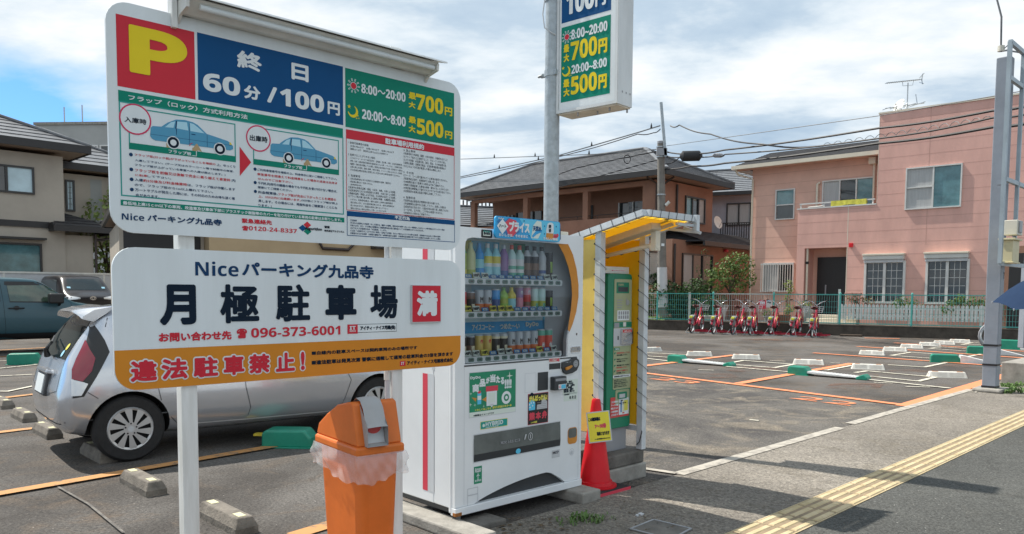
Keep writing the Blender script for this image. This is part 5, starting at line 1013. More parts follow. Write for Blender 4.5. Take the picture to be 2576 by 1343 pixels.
b = MB(); a = VBm(*Z2(398, 508)); c = VBm(*Z2(510, 528)); b.rect(a[0], c[1], c[0], a[1], .0185, 'sign_white'); T(b, BB('☎0120-24-8337'), a[0] + .002, c[1] + .004, c[0] - .002, a[1] - .004, .017, 'vm_red', .02); b.build('phone_label', pm)

# ------------------------------------------------------------------ traffic cone with notice
glow('cone_red', (.80, .02, .035), .38, .35)
cp_ = G(1496, 1231)
cn = thing('traffic_cone', 'bright red traffic cone between the vending machine and the payment booth', 'traffic cone', (cp_.x, cp_.y, 0), 43.5)
b = MB(); b.lathe([(.165, .035), (.165, .045), (.135, .05), (.130, .075), (.118, .08), (.036, .665), (.034, .685), (.026, .70)], 'cone_red', 28); b.build('cone_body', cn, smooth=35)
b = MB(); b.box(-.19, -.19, 0, .19, .19, .034, 'dark_rubber'); b.build('weight_base', cn, bevel=.006)
b = MB(); b.box(-.192, -.194, .004, .192, -.1905, .03, 'vm_red'); b.box(.1905, -.19, .004, .194, .19, .03, 'vm_red'); b.build('base_edge', cn)
NP = Plane(cp_ + Rv @ Vector((0, -.10, 0)), 10.)
mat('notice_yellow', (.80, .68, .03), .25, var=.05)
c0 = NP(*Z3(403, 465)); no = thing('notice_card', 'yellow laminated notice hung on the red traffic cone', 'notice', (NP.p.x, NP.p.y, 0), 10.)
nw, nh = .165, .215
b = MB(); kk = Matrix.Translation((c0[0], 0, c0[1])) @ Matrix.Rotation(rad(-5), 4, 'Y') @ Matrix.Rotation(rad(-7), 4, 'X'); b.M = kk
b.box(-nw / 2 - .008, 0, -nh / 2 - .008, nw / 2 + .008, .0015, nh / 2 + .008, 'light_grey'); b.rect(-nw / 2, -nh / 2, nw / 2, nh / 2, -.001, 'notice_yellow')
T(b, 'この精算機は', -nw / 2 + .004, .045, .015, .075, -.0018, 'ink', .05); T(b, '7〜30番', -.035, -.012, .055, .024, -.0018, 'vm_red', .06); T(b, '専用となります', -.025, -.066, .075, -.036, -.0018, 'ink', .05); T(b, '※1〜6番の精算機は左奥にあります', -.045, -.096, .075, -.084, -.0018, 'ink', .04, 4)
b.build('card', no)

# ------------------------------------------------------------------ orange bin
glow('bin_orange', (.86, .22, .035), .42, .25)
BD = 3.3; bc = Vector(((895 - 1287.5) / 1930 * BD, BD, 0))
rb = thing('recycling_bin', 'orange plastic recycling bin with grey chute and clear liner between the sign posts', 'bin', bc, 38.)
bw_, bdp = .240, .45
RT = AY(895, 1128, BD).z                                    # rim height
b = MB(); lo = [(.045, .05), (bw_ - .035, .05), (bw_ - .035, bdp - .05), (.045, bdp - .05)]; hi = [(.014, .014), (bw_ - .014, .014), (bw_ - .014, bdp - .014), (.014, bdp - .014)]
b.add([(*p, 0) for p in lo] + [(*p, RT - .03) for p in hi], [(3, 2, 1, 0), (0, 1, 5, 4), (1, 2, 6, 5), (2, 3, 7, 6), (3, 0, 4, 7)], 'bin_orange'); b.build('body', rb, bevel=.045, seg=4, smooth=35)
b = MB(); b.prism([(0, 0), (bw_, 0), (bw_, bdp), (0, bdp)], RT - .045, RT, 'bin_orange', 'z'); b.build('rim', rb, bevel=.012)
b = MB(); PK = RT + .185; prof = [(.012, RT), (.062, PK), (.085, PK + .008), (.13, PK), (.22, RT + .165), (.33, RT + .11), (bdp - .03, RT + .055), (bdp - .008, RT + .01), (bdp - .008, RT)]
b.prism(prof, .010, bw_ - .010, 'bin_orange', 'x'); b.build('lid', rb, bevel=.02, seg=3, smooth=30)
mat('chute', (.36, .36, .36), .45, var=.08)
b = MB(); xs0, xs1 = .045, .145                            # grey chute running over the ridge down the front
def cy(z): return .012 + (z - RT) / .185 * .05
sec = [(z_, cy(z_) - o) for z_, o in ((PK + .006, -.06), (PK + .022, -.03), (PK + .012, .008), (PK - .02, .026), (RT + .10, .034), (RT + .085, .05))]
v = []
for z_, y_ in sec: v += [(xs0 + (xs1 - xs0) * u, y_ - .018 * math.sin(math.pi * u), z_ + .006 * math.sin(math.pi * u)) for u in [i / 8 for i in range(9)]]
b.add(v, [(i * 9 + j, i * 9 + j + 1, (i + 1) * 9 + j + 1, (i + 1) * 9 + j) for i in range(len(sec) - 1) for j in range(8)], 'chute')
b.add([(xs0, cy(RT + .1), RT + .0), (xs0, cy(RT) - .03, RT), (xs0, sec[-1][1], sec[-1][0]), (xs0, cy(PK), PK)], [(0, 1, 2, 3)], 'chute'); b.add([(xs1, cy(RT + .1), RT + .0), (xs1, cy(RT) - .03, RT), (xs1, sec[-1][1], sec[-1][0]), (xs1, cy(PK), PK)], [(3, 2, 1, 0)], 'chute')
b.add([(xs0, cy(RT) - .03, RT + .001), (xs1, cy(RT) - .03, RT + .001), (xs1, cy(RT) - .004, RT + .012), (xs0, cy(RT) - .004, RT + .012)], [(0, 1, 2, 3)], 'chute')
b.add([(xs0 + .002, cy(RT + .01) - .004, RT + .012), (xs1 - .002, cy(RT + .01) - .004, RT + .012), (xs1 - .002, cy(RT + .1) - .004, RT + .095), (xs0 + .002, cy(RT + .1) - .004, RT + .095)], [(0, 1, 2, 3)], 'light_grey')
b.disc(.095, RT + .082, .03, cy(RT + .08) - .012, 'pay_red', 16, 1.2)
b.build('chute', rb, smooth=40)
# clear liner folded over the rim: thin wavy skirt
m = bpy.data.materials.new('liner'); m.use_nodes = True; t = m.node_tree; bs = t.nodes['Principled BSDF']; bs.inputs['Base Color'].default_value = (.86, .87, .88, 1); bs.inputs['Roughness'].default_value = .16
tr = t.nodes.new('ShaderNodeBsdfTransparent'); x = t.nodes.new('ShaderNodeMixShader'); x.inputs[0].default_value = .27
t.links.new(tr.outputs[0], x.inputs[1]); t.links.new(bs.outputs[0], x.inputs[2]); t.links.new(x.outputs[0], t.nodes['Material Output'].inputs[0]); MATS['liner'] = m
random.seed(11)
per = []; n = 26
cor = [(0, 0), (bw_, 0), (bw_, bdp), (0, bdp)]
for i in range(4):
    p, q = cor[i], cor[(i + 1) % 4]
    for k in range(n): u = k / n; per.append((lerp(p[0], q[0], u), lerp(p[1], q[1], u)))
cx_, cy_ = bw_ / 2, bdp / 2; rows = 9; v = []
for r in range(rows):
    f_ = r / (rows - 1)
    for i, (x_, y_) in enumerate(per):
        w1 = math.sin(i * .55 + r * .7) * .006 + math.sin(i * 1.37 - r * 1.3) * .006 + random.uniform(-.003, .003)
        fl = .005 + .012 * math.sin(min(1, f_ * 1.3) * 2.6) * (1 + .5 * math.sin(i * .23 + 1)) + w1 * min(1, f_ * 3)
        dx, dy = x_ - cx_, y_ - cy_; l = math.hypot(dx, dy); depth = .115 + .018 * math.sin(i * .21) + .006 * math.sin(i * .9 + 1)
        v.append((x_ + dx / l * fl, y_ + dy / l * fl, RT - .035 - depth * f_))
k = len(per); b = MB(); b.add(v, [(r * k + i, r * k + (i + 1) % k, (r + 1) * k + (i + 1) % k, (r + 1) * k + i) for r in range(rows - 1) for i in range(k)], 'liner'); b.build('liner', rb, smooth=75)
# ------------------------------------------------------------------ vehicles
import bmesh
from mathutils.bvhtree import BVHTree
from mathutils.geometry import tessellate_polygon
def carpaint(name, col, metal=.55, rough=.28):
    mat(name, col, rough, metal, var=0, coat=1.)
carpaint('paint_silver', (.53, .555, .60), .6, .22); mat('paint_teal', (.032, .088, .112), .35, .2, var=0, coat=.35); mat('paint_black', (.010, .009, .012), .3, 0., var=0, spec=.4, coat=.15)
mat('tyre', (.016, .016, .017), .8, var=.2, vs=20, bump=.2); mat('alloy', (.50, .51, .52), .35, .6, var=.05); mat('arch_dark', (.008, .008, .009), .9, var=0)
mat('car_glass', (.016, .026, .03), .04, var=0, spec=.5); mat('car_glass_green', (.06, .10, .07), .05, var=.35, vs=2.2, coat=.5, spec=.8); mat('tail_red', (.25, .012, .03), .12, var=0, coat=.8); mat('lamp_clear', (.66, .68, .70), .12, var=0, coat=.8, metal=.3); mat('trim_black', (.015, .015, .016), .35, var=0); mat('seam', (.05, .053, .058), .6, var=0)
def hull(stations, levels=2):
    v = []; f = []; n = 0
    ring = []
    for x, zb, wb, wm, zm, ws, zs, wr, ze, zt in stations:
        half = [(0, zb), (wb * .6, zb), (wb, zb + .02), (wm, zm), (ws, zs), (wr, ze), (wr * .82, zt - .012), (wr * .4, zt), (0, zt + .004)]
        full = half + [(-y, z) for y, z in half[-2:0:-1]]
        ring.append(len(v)); n = len(full); v += [(x, y, z) for y, z in full]
    for i in range(len(stations) - 1):
        for j in range(n): f.append((ring[i] + j, ring[i] + (j + 1) % n, ring[i + 1] + (j + 1) % n, ring[i + 1] + j))
    f.append(tuple(range(n))[::-1]); f.append(tuple(ring[-1] + j for j in range(n)))
    me = bpy.data.meshes.new('h'); me.from_pydata(v, [], f); o = bpy.data.objects.new('h', me); TMP.collection.objects.link(o)
    if levels: m = o.modifiers.new('s', 'SUBSURF'); m.levels = levels; m.render_levels = levels
    return o
def finish_hull(o, cuts, mats_, name, parent):
    """cut the wheel arches, bake the mesh and put it in the scene"""
    me0 = o.data; me0.materials.append(MATS[mats_[0]])
    for x, r, z in cuts:
        b = MB()
        for s in (1,): b.add([(x + r * math.cos(6.28319 * i / 40), y, z + r * math.sin(6.28319 * i / 40)) for y in (-.62, -1.2) for i in range(40)], [tuple(range(40)), tuple(range(79, 39, -1))] + [(i, 40 + i, 40 + (i + 1) % 40, (i + 1) % 40) for i in range(40)], mats_[1])
        me = bpy.data.meshes.new('c'); me.from_pydata(b.v, [], b.f); me.materials.append(MATS[mats_[1]]); bm = bmesh.new(); bm.from_mesh(me); bmesh.ops.recalc_face_normals(bm, faces=bm.faces)
        bm2 = bm.copy(); bmesh.ops.transform(bm2, matrix=Matrix.Scale(-1, 4, (0, 1, 0)), verts=bm2.verts); bmesh.ops.reverse_faces(bm2, faces=bm2.faces); bm.to_mesh(me); bm.free()
        me2 = bpy.data.meshes.new('c'); bm2.to_mesh(me2); bm2.free(); me2.materials.append(MATS[mats_[1]])
        for m_ in (me, me2):
            c = bpy.data.objects.new('c', m_); TMP.collection.objects.link(c); d = o.modifiers.new('b', 'BOOLEAN'); d.operation = 'DIFFERENCE'; d.object = c; d.solver = 'EXACT'
            try: d.material_mode = 'TRANSFER'
            except Exception: pass
    vl = TMP.view_layers[0]; vl.update(); dg = vl.depsgraph
    me = bpy.data.meshes.new_from_object(o.evaluated_get(dg)); me.name = name
    me.polygons.foreach_set('use_smooth', [True] * len(me.polygons)); me.set_sharp_from_angle(angle=rad(38)); me.update()
    for x in list(TMP.collection.objects): bpy.data.objects.remove(x)
    q = bpy.data.objects.new(name, me); COL.objects.link(q); q.parent = parent
    return q, BVHTree.FromPolygons([v.co[:] for v in me.vertices], [tuple(p.vertices) for p in me.polygons])
def patch(bvh, poly, view, m, name, parent, off=.004, cuts=3, b=None, fallback=None):
    """a panel laid on the body: poly in (x,z) seen from the right side ('R'), left ('L'), or (y,z) from behind ('B') or the front ('F')"""
    own = b is None; b = b or MB()
    bm = bmesh.new(); vs = [bm.verts.new((p[0], p[1], 0)) for p in poly]; bm.faces.new(vs)
    bmesh.ops.triangulate(bm, faces=bm.faces)
    for _ in range(cuts):
        L_ = [e for e in bm.edges if e.calc_length() > (.10 if cuts < 5 else .035)]
        if not L_: break
        bmesh.ops.subdivide_edges(bm, edges=L_, cuts=1); bmesh.ops.triangulate(bm, faces=[f for f in bm.faces if len(f.verts) > 3])
    bm.verts.ensure_lookup_table(); bm.verts.index_update(); out = []
    for v in bm.verts:
        p, q = v.co.x, v.co.y
        o, d = {'R': ((p, -3, q), (0, 1, 0)), 'L': ((p, 3, q), (0, -1, 0)), 'B': ((-3, p, q), (1, 0, 0)), 'F': ((9, p, q), (-1, 0, 0)), 'T': ((p, q, 4), (0, 0, -1))}[view]
        h = bvh.ray_cast(Vector(o), Vector(d))
        if h[0] is None:
            h = bvh.find_nearest(Vector(o) + Vector(d) * 2.4)
        pt = h[0] + (-Vector(d) * .6 + (h[1] if h[1].dot(Vector(d)) < 0 else -h[1]) * .4) * off
        out.append(pt)
    b.add(out, [tuple(v.index for v in f.verts) for f in bm.faces], m); bm.free()
    if own: return b.build(name, parent, smooth=40)
    return b
def strip(a, c, w):
    d = (Vector(c) - Vector(a)).normalized(); n = Vector((-d.y, d.x)) * w / 2; a = Vector(a); c = Vector(c); return [tuple(a - n), tuple(c - n), tuple(c + n), tuple(a + n)]
def seam(bvh, pts, view, parent, name='panel_seam', w=.007, m='seam'):
    b = MB()
    for i in range(len(pts) - 1): patch(bvh, strip(pts[i], pts[i + 1], w), view, m, '', None, .0025, 4, b)
    return b.build(name, parent, smooth=60)
def wheel(parent, x, y, r, rim, style=10, side=-1, wd=.175, name='wheel'):
    t = MB(); k = side
    prof = [(rim - .01, .02), (rim, 0), (r - .025, .0), (r - .006, .018), (r, .04), (r, wd - .04), (r - .006, wd - .018), (r - .02, wd), (rim, wd)]
    n = 40; v = [(x + p * math.cos(6.28319 * j / n), y - k * q, r + p * math.sin(6.28319 * j / n)) for p, q in prof for j in range(n)]
    t.add(v, [(i * n + j, i * n + (j + 1) % n, (i + 1) * n + (j + 1) % n, (i + 1) * n + j) for i in range(len(prof) - 1) for j in range(n)], 'tyre'); w = t.build(name, parent, smooth=40)
    b = MB(); yy = y + k * .004
    b.disc(x, r, rim - .005, y - k * .03, 'arch_dark', 32)
    ang = lambda a, q, dy=0: (x + q * math.cos(a), yy - k * dy, r + q * math.sin(a))
    b.add([ang(6.28319 * i / 40, q, d_) for q, d_ in ((rim, .012), (rim - .012, -.002), (rim - .03, .004)) for i in range(40)], [(i, (i + 1) % 40, 40 + (i + 1) % 40, 40 + i) for i in range(40)] + [(40 + i, 40 + (i + 1) % 40, 80 + (i + 1) % 40, 80 + i) for i in range(40)], 'alloy')
    for i in range(style):
        a = 6.28319 * i / style; tw = .38
        b.add([ang(a - .05, .045, 0), ang(a + .42, .05, 0), ang(a + tw + .22, rim - .012, -.0), ang(a + tw - .15, rim - .012, -.0)], [(0, 1, 2, 3)], 'alloy')
    b.add([ang(6.28319 * i / 24, .06, -.004) for i in range(24)], [tuple(range(24))], 'alloy'); b.add([ang(6.28319 * i / 20, .028, -.007) for i in range(20)], [tuple(range(20))], 'light_grey')
    for i in range(5):
        a = 6.28319 * i / 5 + .3; c = ang(a, .048, -.006); b.add([(c[0] + .008 * math.cos(.785 * j), c[1], c[2] + .008 * math.sin(.785 * j)) for j in range(8)], [tuple(range(8))], 'trim_black')
    b.build('wheel_cover', w)
    return w
def car_at(p, deg, yside, name, label, cat):
    r = Matrix.Rotation(rad(deg), 3, 'Z'); o = Vector((p.x, p.y, 0)) - r @ Vector((0, yside, 0)); return thing(name, label, cat, o, deg)
# --- silver hatchback: x forward from the rear axle
sh = car_at(G(*Z6L(650, 985)), 40., -.78, 'parked_car', 'silver five-door hatchback behind the sign posts, rear to the camera', 'car'); sh.scale = (.965,) * 3
cx = lambda x: x * .80 if x < 0 else x
ST = [  # x, zb, wb, wm, zm, ws, zs, wr, ze, zt
 (-.70, .40, .50, .62, .50, .64, .57, .56, .62, .64), (-.68, .34, .60, .70, .48, .72, .60, .60, .66, .69), (-.60, .27, .70, .80, .48, .80, .70, .69, .86, .90), (-.54, .25, .72, .825, .5, .82, .76, .70, .96, 1.00), (-.36, .22, .74, .84, .5, .835, .82, .665, 1.16, 1.20), (-.20, .2, .75, .845, .5, .84, .86, .62, 1.31, 1.36), (-.08, .2, .76, .848, .5, .845, .87, .60, 1.345, 1.395),
 (.3, .19, .76, .848, .5, .84, .88, .585, 1.38, 1.43), (.8, .18, .76, .845, .48, .835, .885, .58, 1.40, 1.452), (1.3, .18, .76, .845, .48, .835, .885, .58, 1.385, 1.44), (1.7, .18, .76, .845, .48, .835, .88, .60, 1.29, 1.34), (2.2, .18, .76, .848, .5, .835, .86, .66, 1.04, 1.07), (2.5, .19, .76, .85, .5, .83, .82, .68, .92, .95), (2.9, .2, .72, .83, .48, .78, .72, .6, .82, .85), (3.2, .22, .6, .70, .45, .66, .6, .5, .68, .70), (3.31, .28, .45, .52, .42, .5, .5, .4, .54, .56)]
ST = [(cx(q[0]), *q[1:]) for q in ST]
o = hull(ST, 3); sb, bv = finish_hull(o, [(0, .345, .30), (2.55, .345, .30)], ('paint_silver', 'arch_dark'), 'body', sh)
for x in (0, 2.55):
    for s in (-1, 1): wheel(sh, x, s * .815, .302, .20, 10, s)
win = lambda *p: list(p)
for s in 'RL':
    patch(bv, [(.30, .93), (.32, 1.30), (.42, 1.335), (.98, 1.36), (1.0, .945)], s, 'car_glass', 'side_window', sh); patch(bv, [(1.05, .945), (1.03, 1.36), (1.35, 1.345), (1.62, 1.26), (2.0, 1.0), (1.98, .955)], s, 'car_glass', 'side_window', sh)
    seam(bv, [(.20, .82), (.28, .45), (.42, .30), (.48, .24)], s, sh); seam(bv, [(1.02, .92), (1.05, .6), (1.10, .40), (1.07, .24)], s, sh); seam(bv, [(2.02, .95), (2.2, .6), (2.14, .42), (2.08, .24)], s, sh); seam(bv, [(.45, .29), (1.1, .275), (2.1, .265)], s, sh, 'sill_seam', .012, 'light_grey')
    b = MB(); yy = -.862 if s == 'R' else .862
    for x in (.28, 1.2): b.bar((x, yy, .80), (x + .2, yy, .81), .03, .025, 'paint_silver')
    b.build('door_handle', sh, bevel=.008)
    seam(bv, [(-.34, .66), (-.26, .60), (-.20, .53)], s, sh); seam(bv, [(-.12, 1.30), (-.15, 1.22)], s, sh)
    patch(bv, [(-.455, .615), (-.37, .625), (-.26, .80), (-.145, 1.00), (-.17, 1.10), (-.225, 1.23), (-.25, 1.235), (-.33, 1.05), (-.43, .82)], s, 'trim_black', 'tail_light_surround', sh, .006, 5)
    tl = patch(bv, [(-.450, .78), (-.375, .755), (-.30, .84), (-.262, .95), (-.295, 1.03), (-.312, 1.11), (-.40, .95), (-.44, .86)], s, 'tail_red', 'tail_light', sh, .012, 5)
    patch(bv, [(-.462, .635), (-.39, .635), (-.335, .735), (-.375, .752), (-.452, .776)], s, 'lamp_clear', 'clear_lens', tl, .014, 5)
    b = MB(); sy = -1 if s == 'R' else 1
    b.lathe([(.02, -.05), (.075, -.04), (.09, 0), (.075, .05), (.02, .06)], 'paint_silver', 14); bm_ = b.build('door_mirror', sh, smooth=50); bm_.location = (1.95, sy * .95, .98); bm_.scale = (.8, 1.2, 1)
patch(bv, [(-.555, .93), (.555, .93), (.50, 1.20), (.42, 1.29), (-.42, 1.29), (-.50, 1.20)], 'B', 'car_glass', 'rear_window', sh, .004)
patch(bv, [(-.60, 1.035), (.60, 1.035), (.54, 1.07), (-.54, 1.07)], 'F', 'trim_black', 'cowl', sh); patch(bv, [(-.62, 1.0), (.62, 1.0), (.54, 1.32), (-.54, 1.32)], 'F', 'car_glass', 'windshield', sh)
b = MB(); sp_ = []                                          # roof spoiler
for yy in [i / 8 * .58 for i in range(-8, 9)]:
    e = 1 - (abs(yy) / .58) ** 4; sp_.append([(-.04, yy, 1.405), (-.22, yy, 1.392 - .02 * (1 - e)), (-.31 - .03 * e, yy, 1.365 - .05 * (1 - e)), (-.32 - .03 * e, yy, 1.35 - .06 * (1 - e)), (-.23, yy, 1.325 - .06 * (1 - e)), (-.12, yy, 1.34)])
v = [p for r in sp_ for p in r]; b.add(v, [(i * 6 + j, (i + 1) * 6 + j, (i + 1) * 6 + (j + 1) % 6, i * 6 + (j + 1) % 6) for i in range(16) for j in range(6)] + [tuple(range(6))[::-1], tuple(96 + j for j in range(6))], 'paint_silver'); b.build('spoiler', sh, smooth=45)
seam(bv, [(-.60, .66), (-.585, .75), (-.57, .86), (-.56, .93)], 'B', sh, 'hatch_seam'); seam(bv, [(.60, .66), (.585, .75), (.57, .86), (.56, .93)], 'B', sh, 'hatch_seam'); seam(bv, [(-.60, .66), (-.3, .61), (.3, .61), (.60, .66)], 'B', sh, 'hatch_seam')
b = MB(); pl_ = Matrix.Translation((-.555, 0, .70)) @ Matrix.Rotation(rad(12), 4, 'Y'); b.M = pl_; b.box(-.012, -.22, -.12, .03, .22, .10, 'seam'); b.box(-.03, -.24, .085, .06, .24, .125, 'paint_silver'); b.M = None; b.build('plate_recess', sh, bevel=.012)
b = MB(); b.M = pl_; b.box(-.022, -.165, -.10, -.0125, .165, .065, 'sign_white'); b.M = None; b.build('licence_plate', sh)
b = MB(); b.M = Matrix.Translation((-.518, -.36, .82)) @ Matrix.Rotation(rad(14), 4, 'Y'); b.box(-.008, -.05, -.015, .02, .05, .015, 'lamp_clear'); b.M = None; b.build('badge', sh)
b = MB(); b.tube([(-.50, .05, .93), (-.515, .02, .99), (-.47, -.02, 1.06), (-.40, .28, 1.10)], [.03, .022, .012, .008], 'trim_black', 8); b.build('rear_wiper', sh, smooth=50)
for i, (yy, zz_, m) in enumerate(((-.40, 1.035, 'tag_yellow'), (-.37, .975, 'lamp_band'))):
    patch(bv, [(yy + .038 * math.cos(6.28 * k / 14), zz_ + .03 * math.sin(6.28 * k / 14)) for k in range(14)], 'B', m, 'window_sticker', sh, .008)
seam(bv, [(-.80, .42), (-.62, .37), (.62, .37), (.80, .42)], 'B', sh, 'bumper_crease', .01)
# --- grey-green boxy car on the left
SVP = Plane(G(20, 890), 44.5); ZB = zc(0, 1080, 3.95)
def SVx(x, y): return SVP(*ZB(x, y))
fx = SVx(1150, 520)[0]
sv_ = thing('parked_car', 'boxy grey green car at the left edge with black door mirror', 'car', (SVP.p.x, SVP.p.y, 0), 44.5)
y0 = .74; zr = SVx(300, 112)[1]; zsill = .30; zbelt = SVx(400, 512)[1]; xf = fx + .75
def bst(x, zt, zs, wr, zb=.3): return (x, zb, .66, .73, .55, .735, zs, wr, zt - .05, zt)
ST = [(-2.35, .5, .6, .66, .6, .66, .75, .58, 1.1, 1.15), (-2.3, .36, .66, .72, .6, .72, .95, .6, zr - .12, zr - .06), (-2.1, .3, .66, .735, .6, .735, 1.0, .62, zr - .05, zr), (-1, .3, .66, .74, .6, .74, 1.02, .63, zr - .045, zr + .01), (0, .3, .66, .74, .6, .74, 1.02, .63, zr - .045, zr), (fx - .75, .3, .66, .74, .6, .74, 1.02, .62, zr - .06, zr - .015), (fx - .58, .3, .66, .74, .6, .74, 1.03, .60, zr - .16, zr - .1), (fx - .02, .3, .66, .74, .6, .74, 1.04, .63, zbelt + .03, zbelt + .06), (fx + .12, .3, .66, .74, .6, .74, 1.03, .62, zbelt - .03, zbelt), (xf - .15, .3, .66, .72, .6, .71, .98, .6, zbelt - .09, zbelt - .06), (xf, .38, .6, .66, .6, .66, .8, .55, .9, .95)]
ST = [tuple(list(s[:1]) + list(s[1:])) for s in ST]
o = hull(ST); _, bv = finish_hull(o, [(-1.55, .36, .33), (xf - .62, .36, .33)], ('paint_teal', 'arch_dark'), 'body', sv_)
# the side plane of the photo is the flank at y = -.74
sv_.location = Vector((SVP.p.x, SVP.p.y, 0)) - Matrix.Rotation(rad(44.5), 3, 'Z') @ Vector((0, -.74, 0))
for x in (-1.55, xf - .62):
    for s in (-1, 1): wheel(sv_, x, s * .71, .33, .2, 8, s)
P_ = lambda *q: [SVx(*p) for p in q]
wz = lambda q: [(p[0], p[1]) for p in P_(*q)]
for s in 'RL':
    patch(bv, wz(((85, 180), (80, 235), (118, 240), (158, 512), (800, 518), (960, 400), (800, 190))), s, 'trim_black', 'window_surround', sv_, .004)
    patch(bv, wz(((122, 245), (162, 495), (800, 500), (935, 395), (800, 240))), s, 'car_glass_green', 'side_window', sv_, .008)
    q0 = SVx(40, 180)[0]; patch(bv, [(q0 - .05, zbelt + .02), (q0 - .06, zr - .16), (q0 - .85, zr - .16), (q0 - .85, zbelt + .02)], s, 'car_glass', 'side_window', sv_, .006)
    e = SVx(60, 600)[0]; seam(bv, [(e - .04, zr - .14), (e, zbelt), (e + .03, .6), (e + .03, .36)], s, sv_, m='arch_dark'); e = fx - .02; seam(bv, [(e, zbelt - .02), (e + .04, .7), (e - .02, .36)], s, sv_, m='arch_dark')
    patch(bv, [(-1.2, .30), (xf - 1.0, .30), (xf - 1.0, .47), (-1.2, .47)], s, 'trim_black', 'side_cladding', sv_, .012)
    sy = -1 if s == 'R' else 1
    a = SVx(140, 605); c = SVx(380, 600); b = MB(); b.tube([(a[0], sy * .742, a[1]), (a[0] + .03, sy * .775, a[1]), (c[0] - .03, sy * .775, a[1]), (c[0], sy * .742, a[1])], .016, 'trim_black', 8); b.disc((a[0] + c[0]) / 2, a[1] + .005, .05, sy * .755, 'trim_black', 18, 1.2); b.build('door_handle', sv_, smooth=50)
    a = SVx(900, 450); b = MB(); b.box(a[0] - .22, sy * .80, a[1] - .12, a[0] + .09, sy * 1.02, a[1] + .12, 'trim_black'); b.bar((a[0] + .05, sy * .72, a[1] - .16), (a[0] + .02, sy * .86, a[1] - .08), .08, .08, 'trim_black'); b.build('door_mirror', sv_, bevel=.05, seg=3)
patch(bv, [(-.60, zbelt + .08), (.60, zbelt + .08), (.54, zr - .12), (-.54, zr - .12)], 'F', 'car_glass', 'windshield', sv_)
# --- black minivan behind, front towards the lot
vd_ = 24.5; vc = AY(*ZB(1467, 420), vd_)
mv = thing('parked_car', 'black minivan facing the lot behind the grey green car', 'car', (vc.x, vc.y, 0), -45.5)
mv.location = Vector((vc.x, vc.y, 0)) - Matrix.Rotation(rad(-45.5), 3, 'Z') @ Vector((1.95, 0, 0))
zt_ = AY(*ZB(1400, 80), vd_ + .9).z; zh = AY(*ZB(1400, 350), vd_ + .4).z
ST = [(-1.9, .4, .7, .8, .6, .8, 1.0, .68, zt_ - .25, zt_ - .2), (-1.8, .3, .76, .84, .6, .84, 1.0, .70, zt_ - .08, zt_ - .02), (-.5, .25, .78, .85, .6, .85, 1.02, .70, zt_ - .06, zt_), (.55, .25, .78, .85, .6, .85, 1.02, .68, zt_ - .07, zt_ - .01), (.85, .25, .78, .85, .6, .85, 1.02, .68, zt_ - .14, zt_ - .08), (1.35, .25, .78, .85, .6, .84, 1.02, .74, zh + .02, zh + .05), (1.5, .25, .78, .84, .6, .83, 1.0, .74, zh - .05, zh - .02), (1.85, .25, .74, .80, .6, .80, .9, .7, zh - .16, zh - .12), (1.95, .32, .7, .74, .55, .74, .8, .62, zh - .28, zh - .25)]
o = hull(ST); _, bv = finish_hull(o, [(-1.3, .35, .31), (1.2, .35, .31)], ('paint_black', 'arch_dark'), 'body', mv)
for x in (-1.3, 1.2):
    for s in (-1, 1): wheel(mv, x, s * .81, .31, .2, 8, s)
patch(bv, [(-.70, zh + .07), (.70, zh + .07), (.62, zt_ - .13), (-.62, zt_ - .13)], 'F', 'car_glass', 'windshield', mv, .006)
for s in 'RL': patch(bv, [(-1.6, 1.08), (-1.55, zt_ - .16), (.6, zt_ - .16), (1.15, 1.12), (1.1, 1.08)], s, 'car_glass', 'side_window', mv, .006)
hz = zh - .19
for s in (-1, 1):
    patch(bv, [(s * .34, hz - .03), (s * .70, hz - .06), (s * .76, hz + .06), (s * .58, hz + .06), (s * .34, hz + .02)], 'F', 'lamp_clear', 'headlight', mv, .012)
b = MB(); ex = 1.985
for q, r0, r1 in ((1.45, .050, .062), ): b.add([(ex, q * r * math.cos(6.28 * i / 24), hz + r * math.sin(6.28 * i / 24)) for r in (r0, r1) for i in range(24)], [(i, (i + 1) % 24, 24 + (i + 1) % 24, 24 + i) for i in range(24)], 'chrome')
b.add([(ex, .045 * r * math.cos(6.28 * i / 20), hz + .050 * r * math.sin(6.28 * i / 20)) for r in (.7, 1.) for i in range(20)], [(i, (i + 1) % 20, 20 + (i + 1) % 20, 20 + i) for i in range(20)], 'chrome')
b.add([(ex, .07 * r * math.cos(6.28 * i / 20), hz + .025 + .025 * r * math.sin(6.28 * i / 20)) for r in (.7, 1.) for i in range(20)], [(i, (i + 1) % 20, 20 + (i + 1) % 20, 20 + i) for i in range(20)], 'chrome'); b.build('emblem', mv)
b = MB(); b.box(1.95, -.6, .38, 1.975, .6, hz - .12, 'trim_black'); b.build('grille', mv, bevel=.01); b = MB(); b.box(1.976, -.165, .45, 1.985, .165, .62, 'sign_white'); b.build('licence_plate', mv)
for yy in (.52, -.5): patch(bv, [(yy - .05, zh + .12), (yy + .05, zh + .12), (yy + .05, zh + .17), (yy - .05, zh + .17)], 'F', 'lamp_band', 'window_sticker', mv, .010)
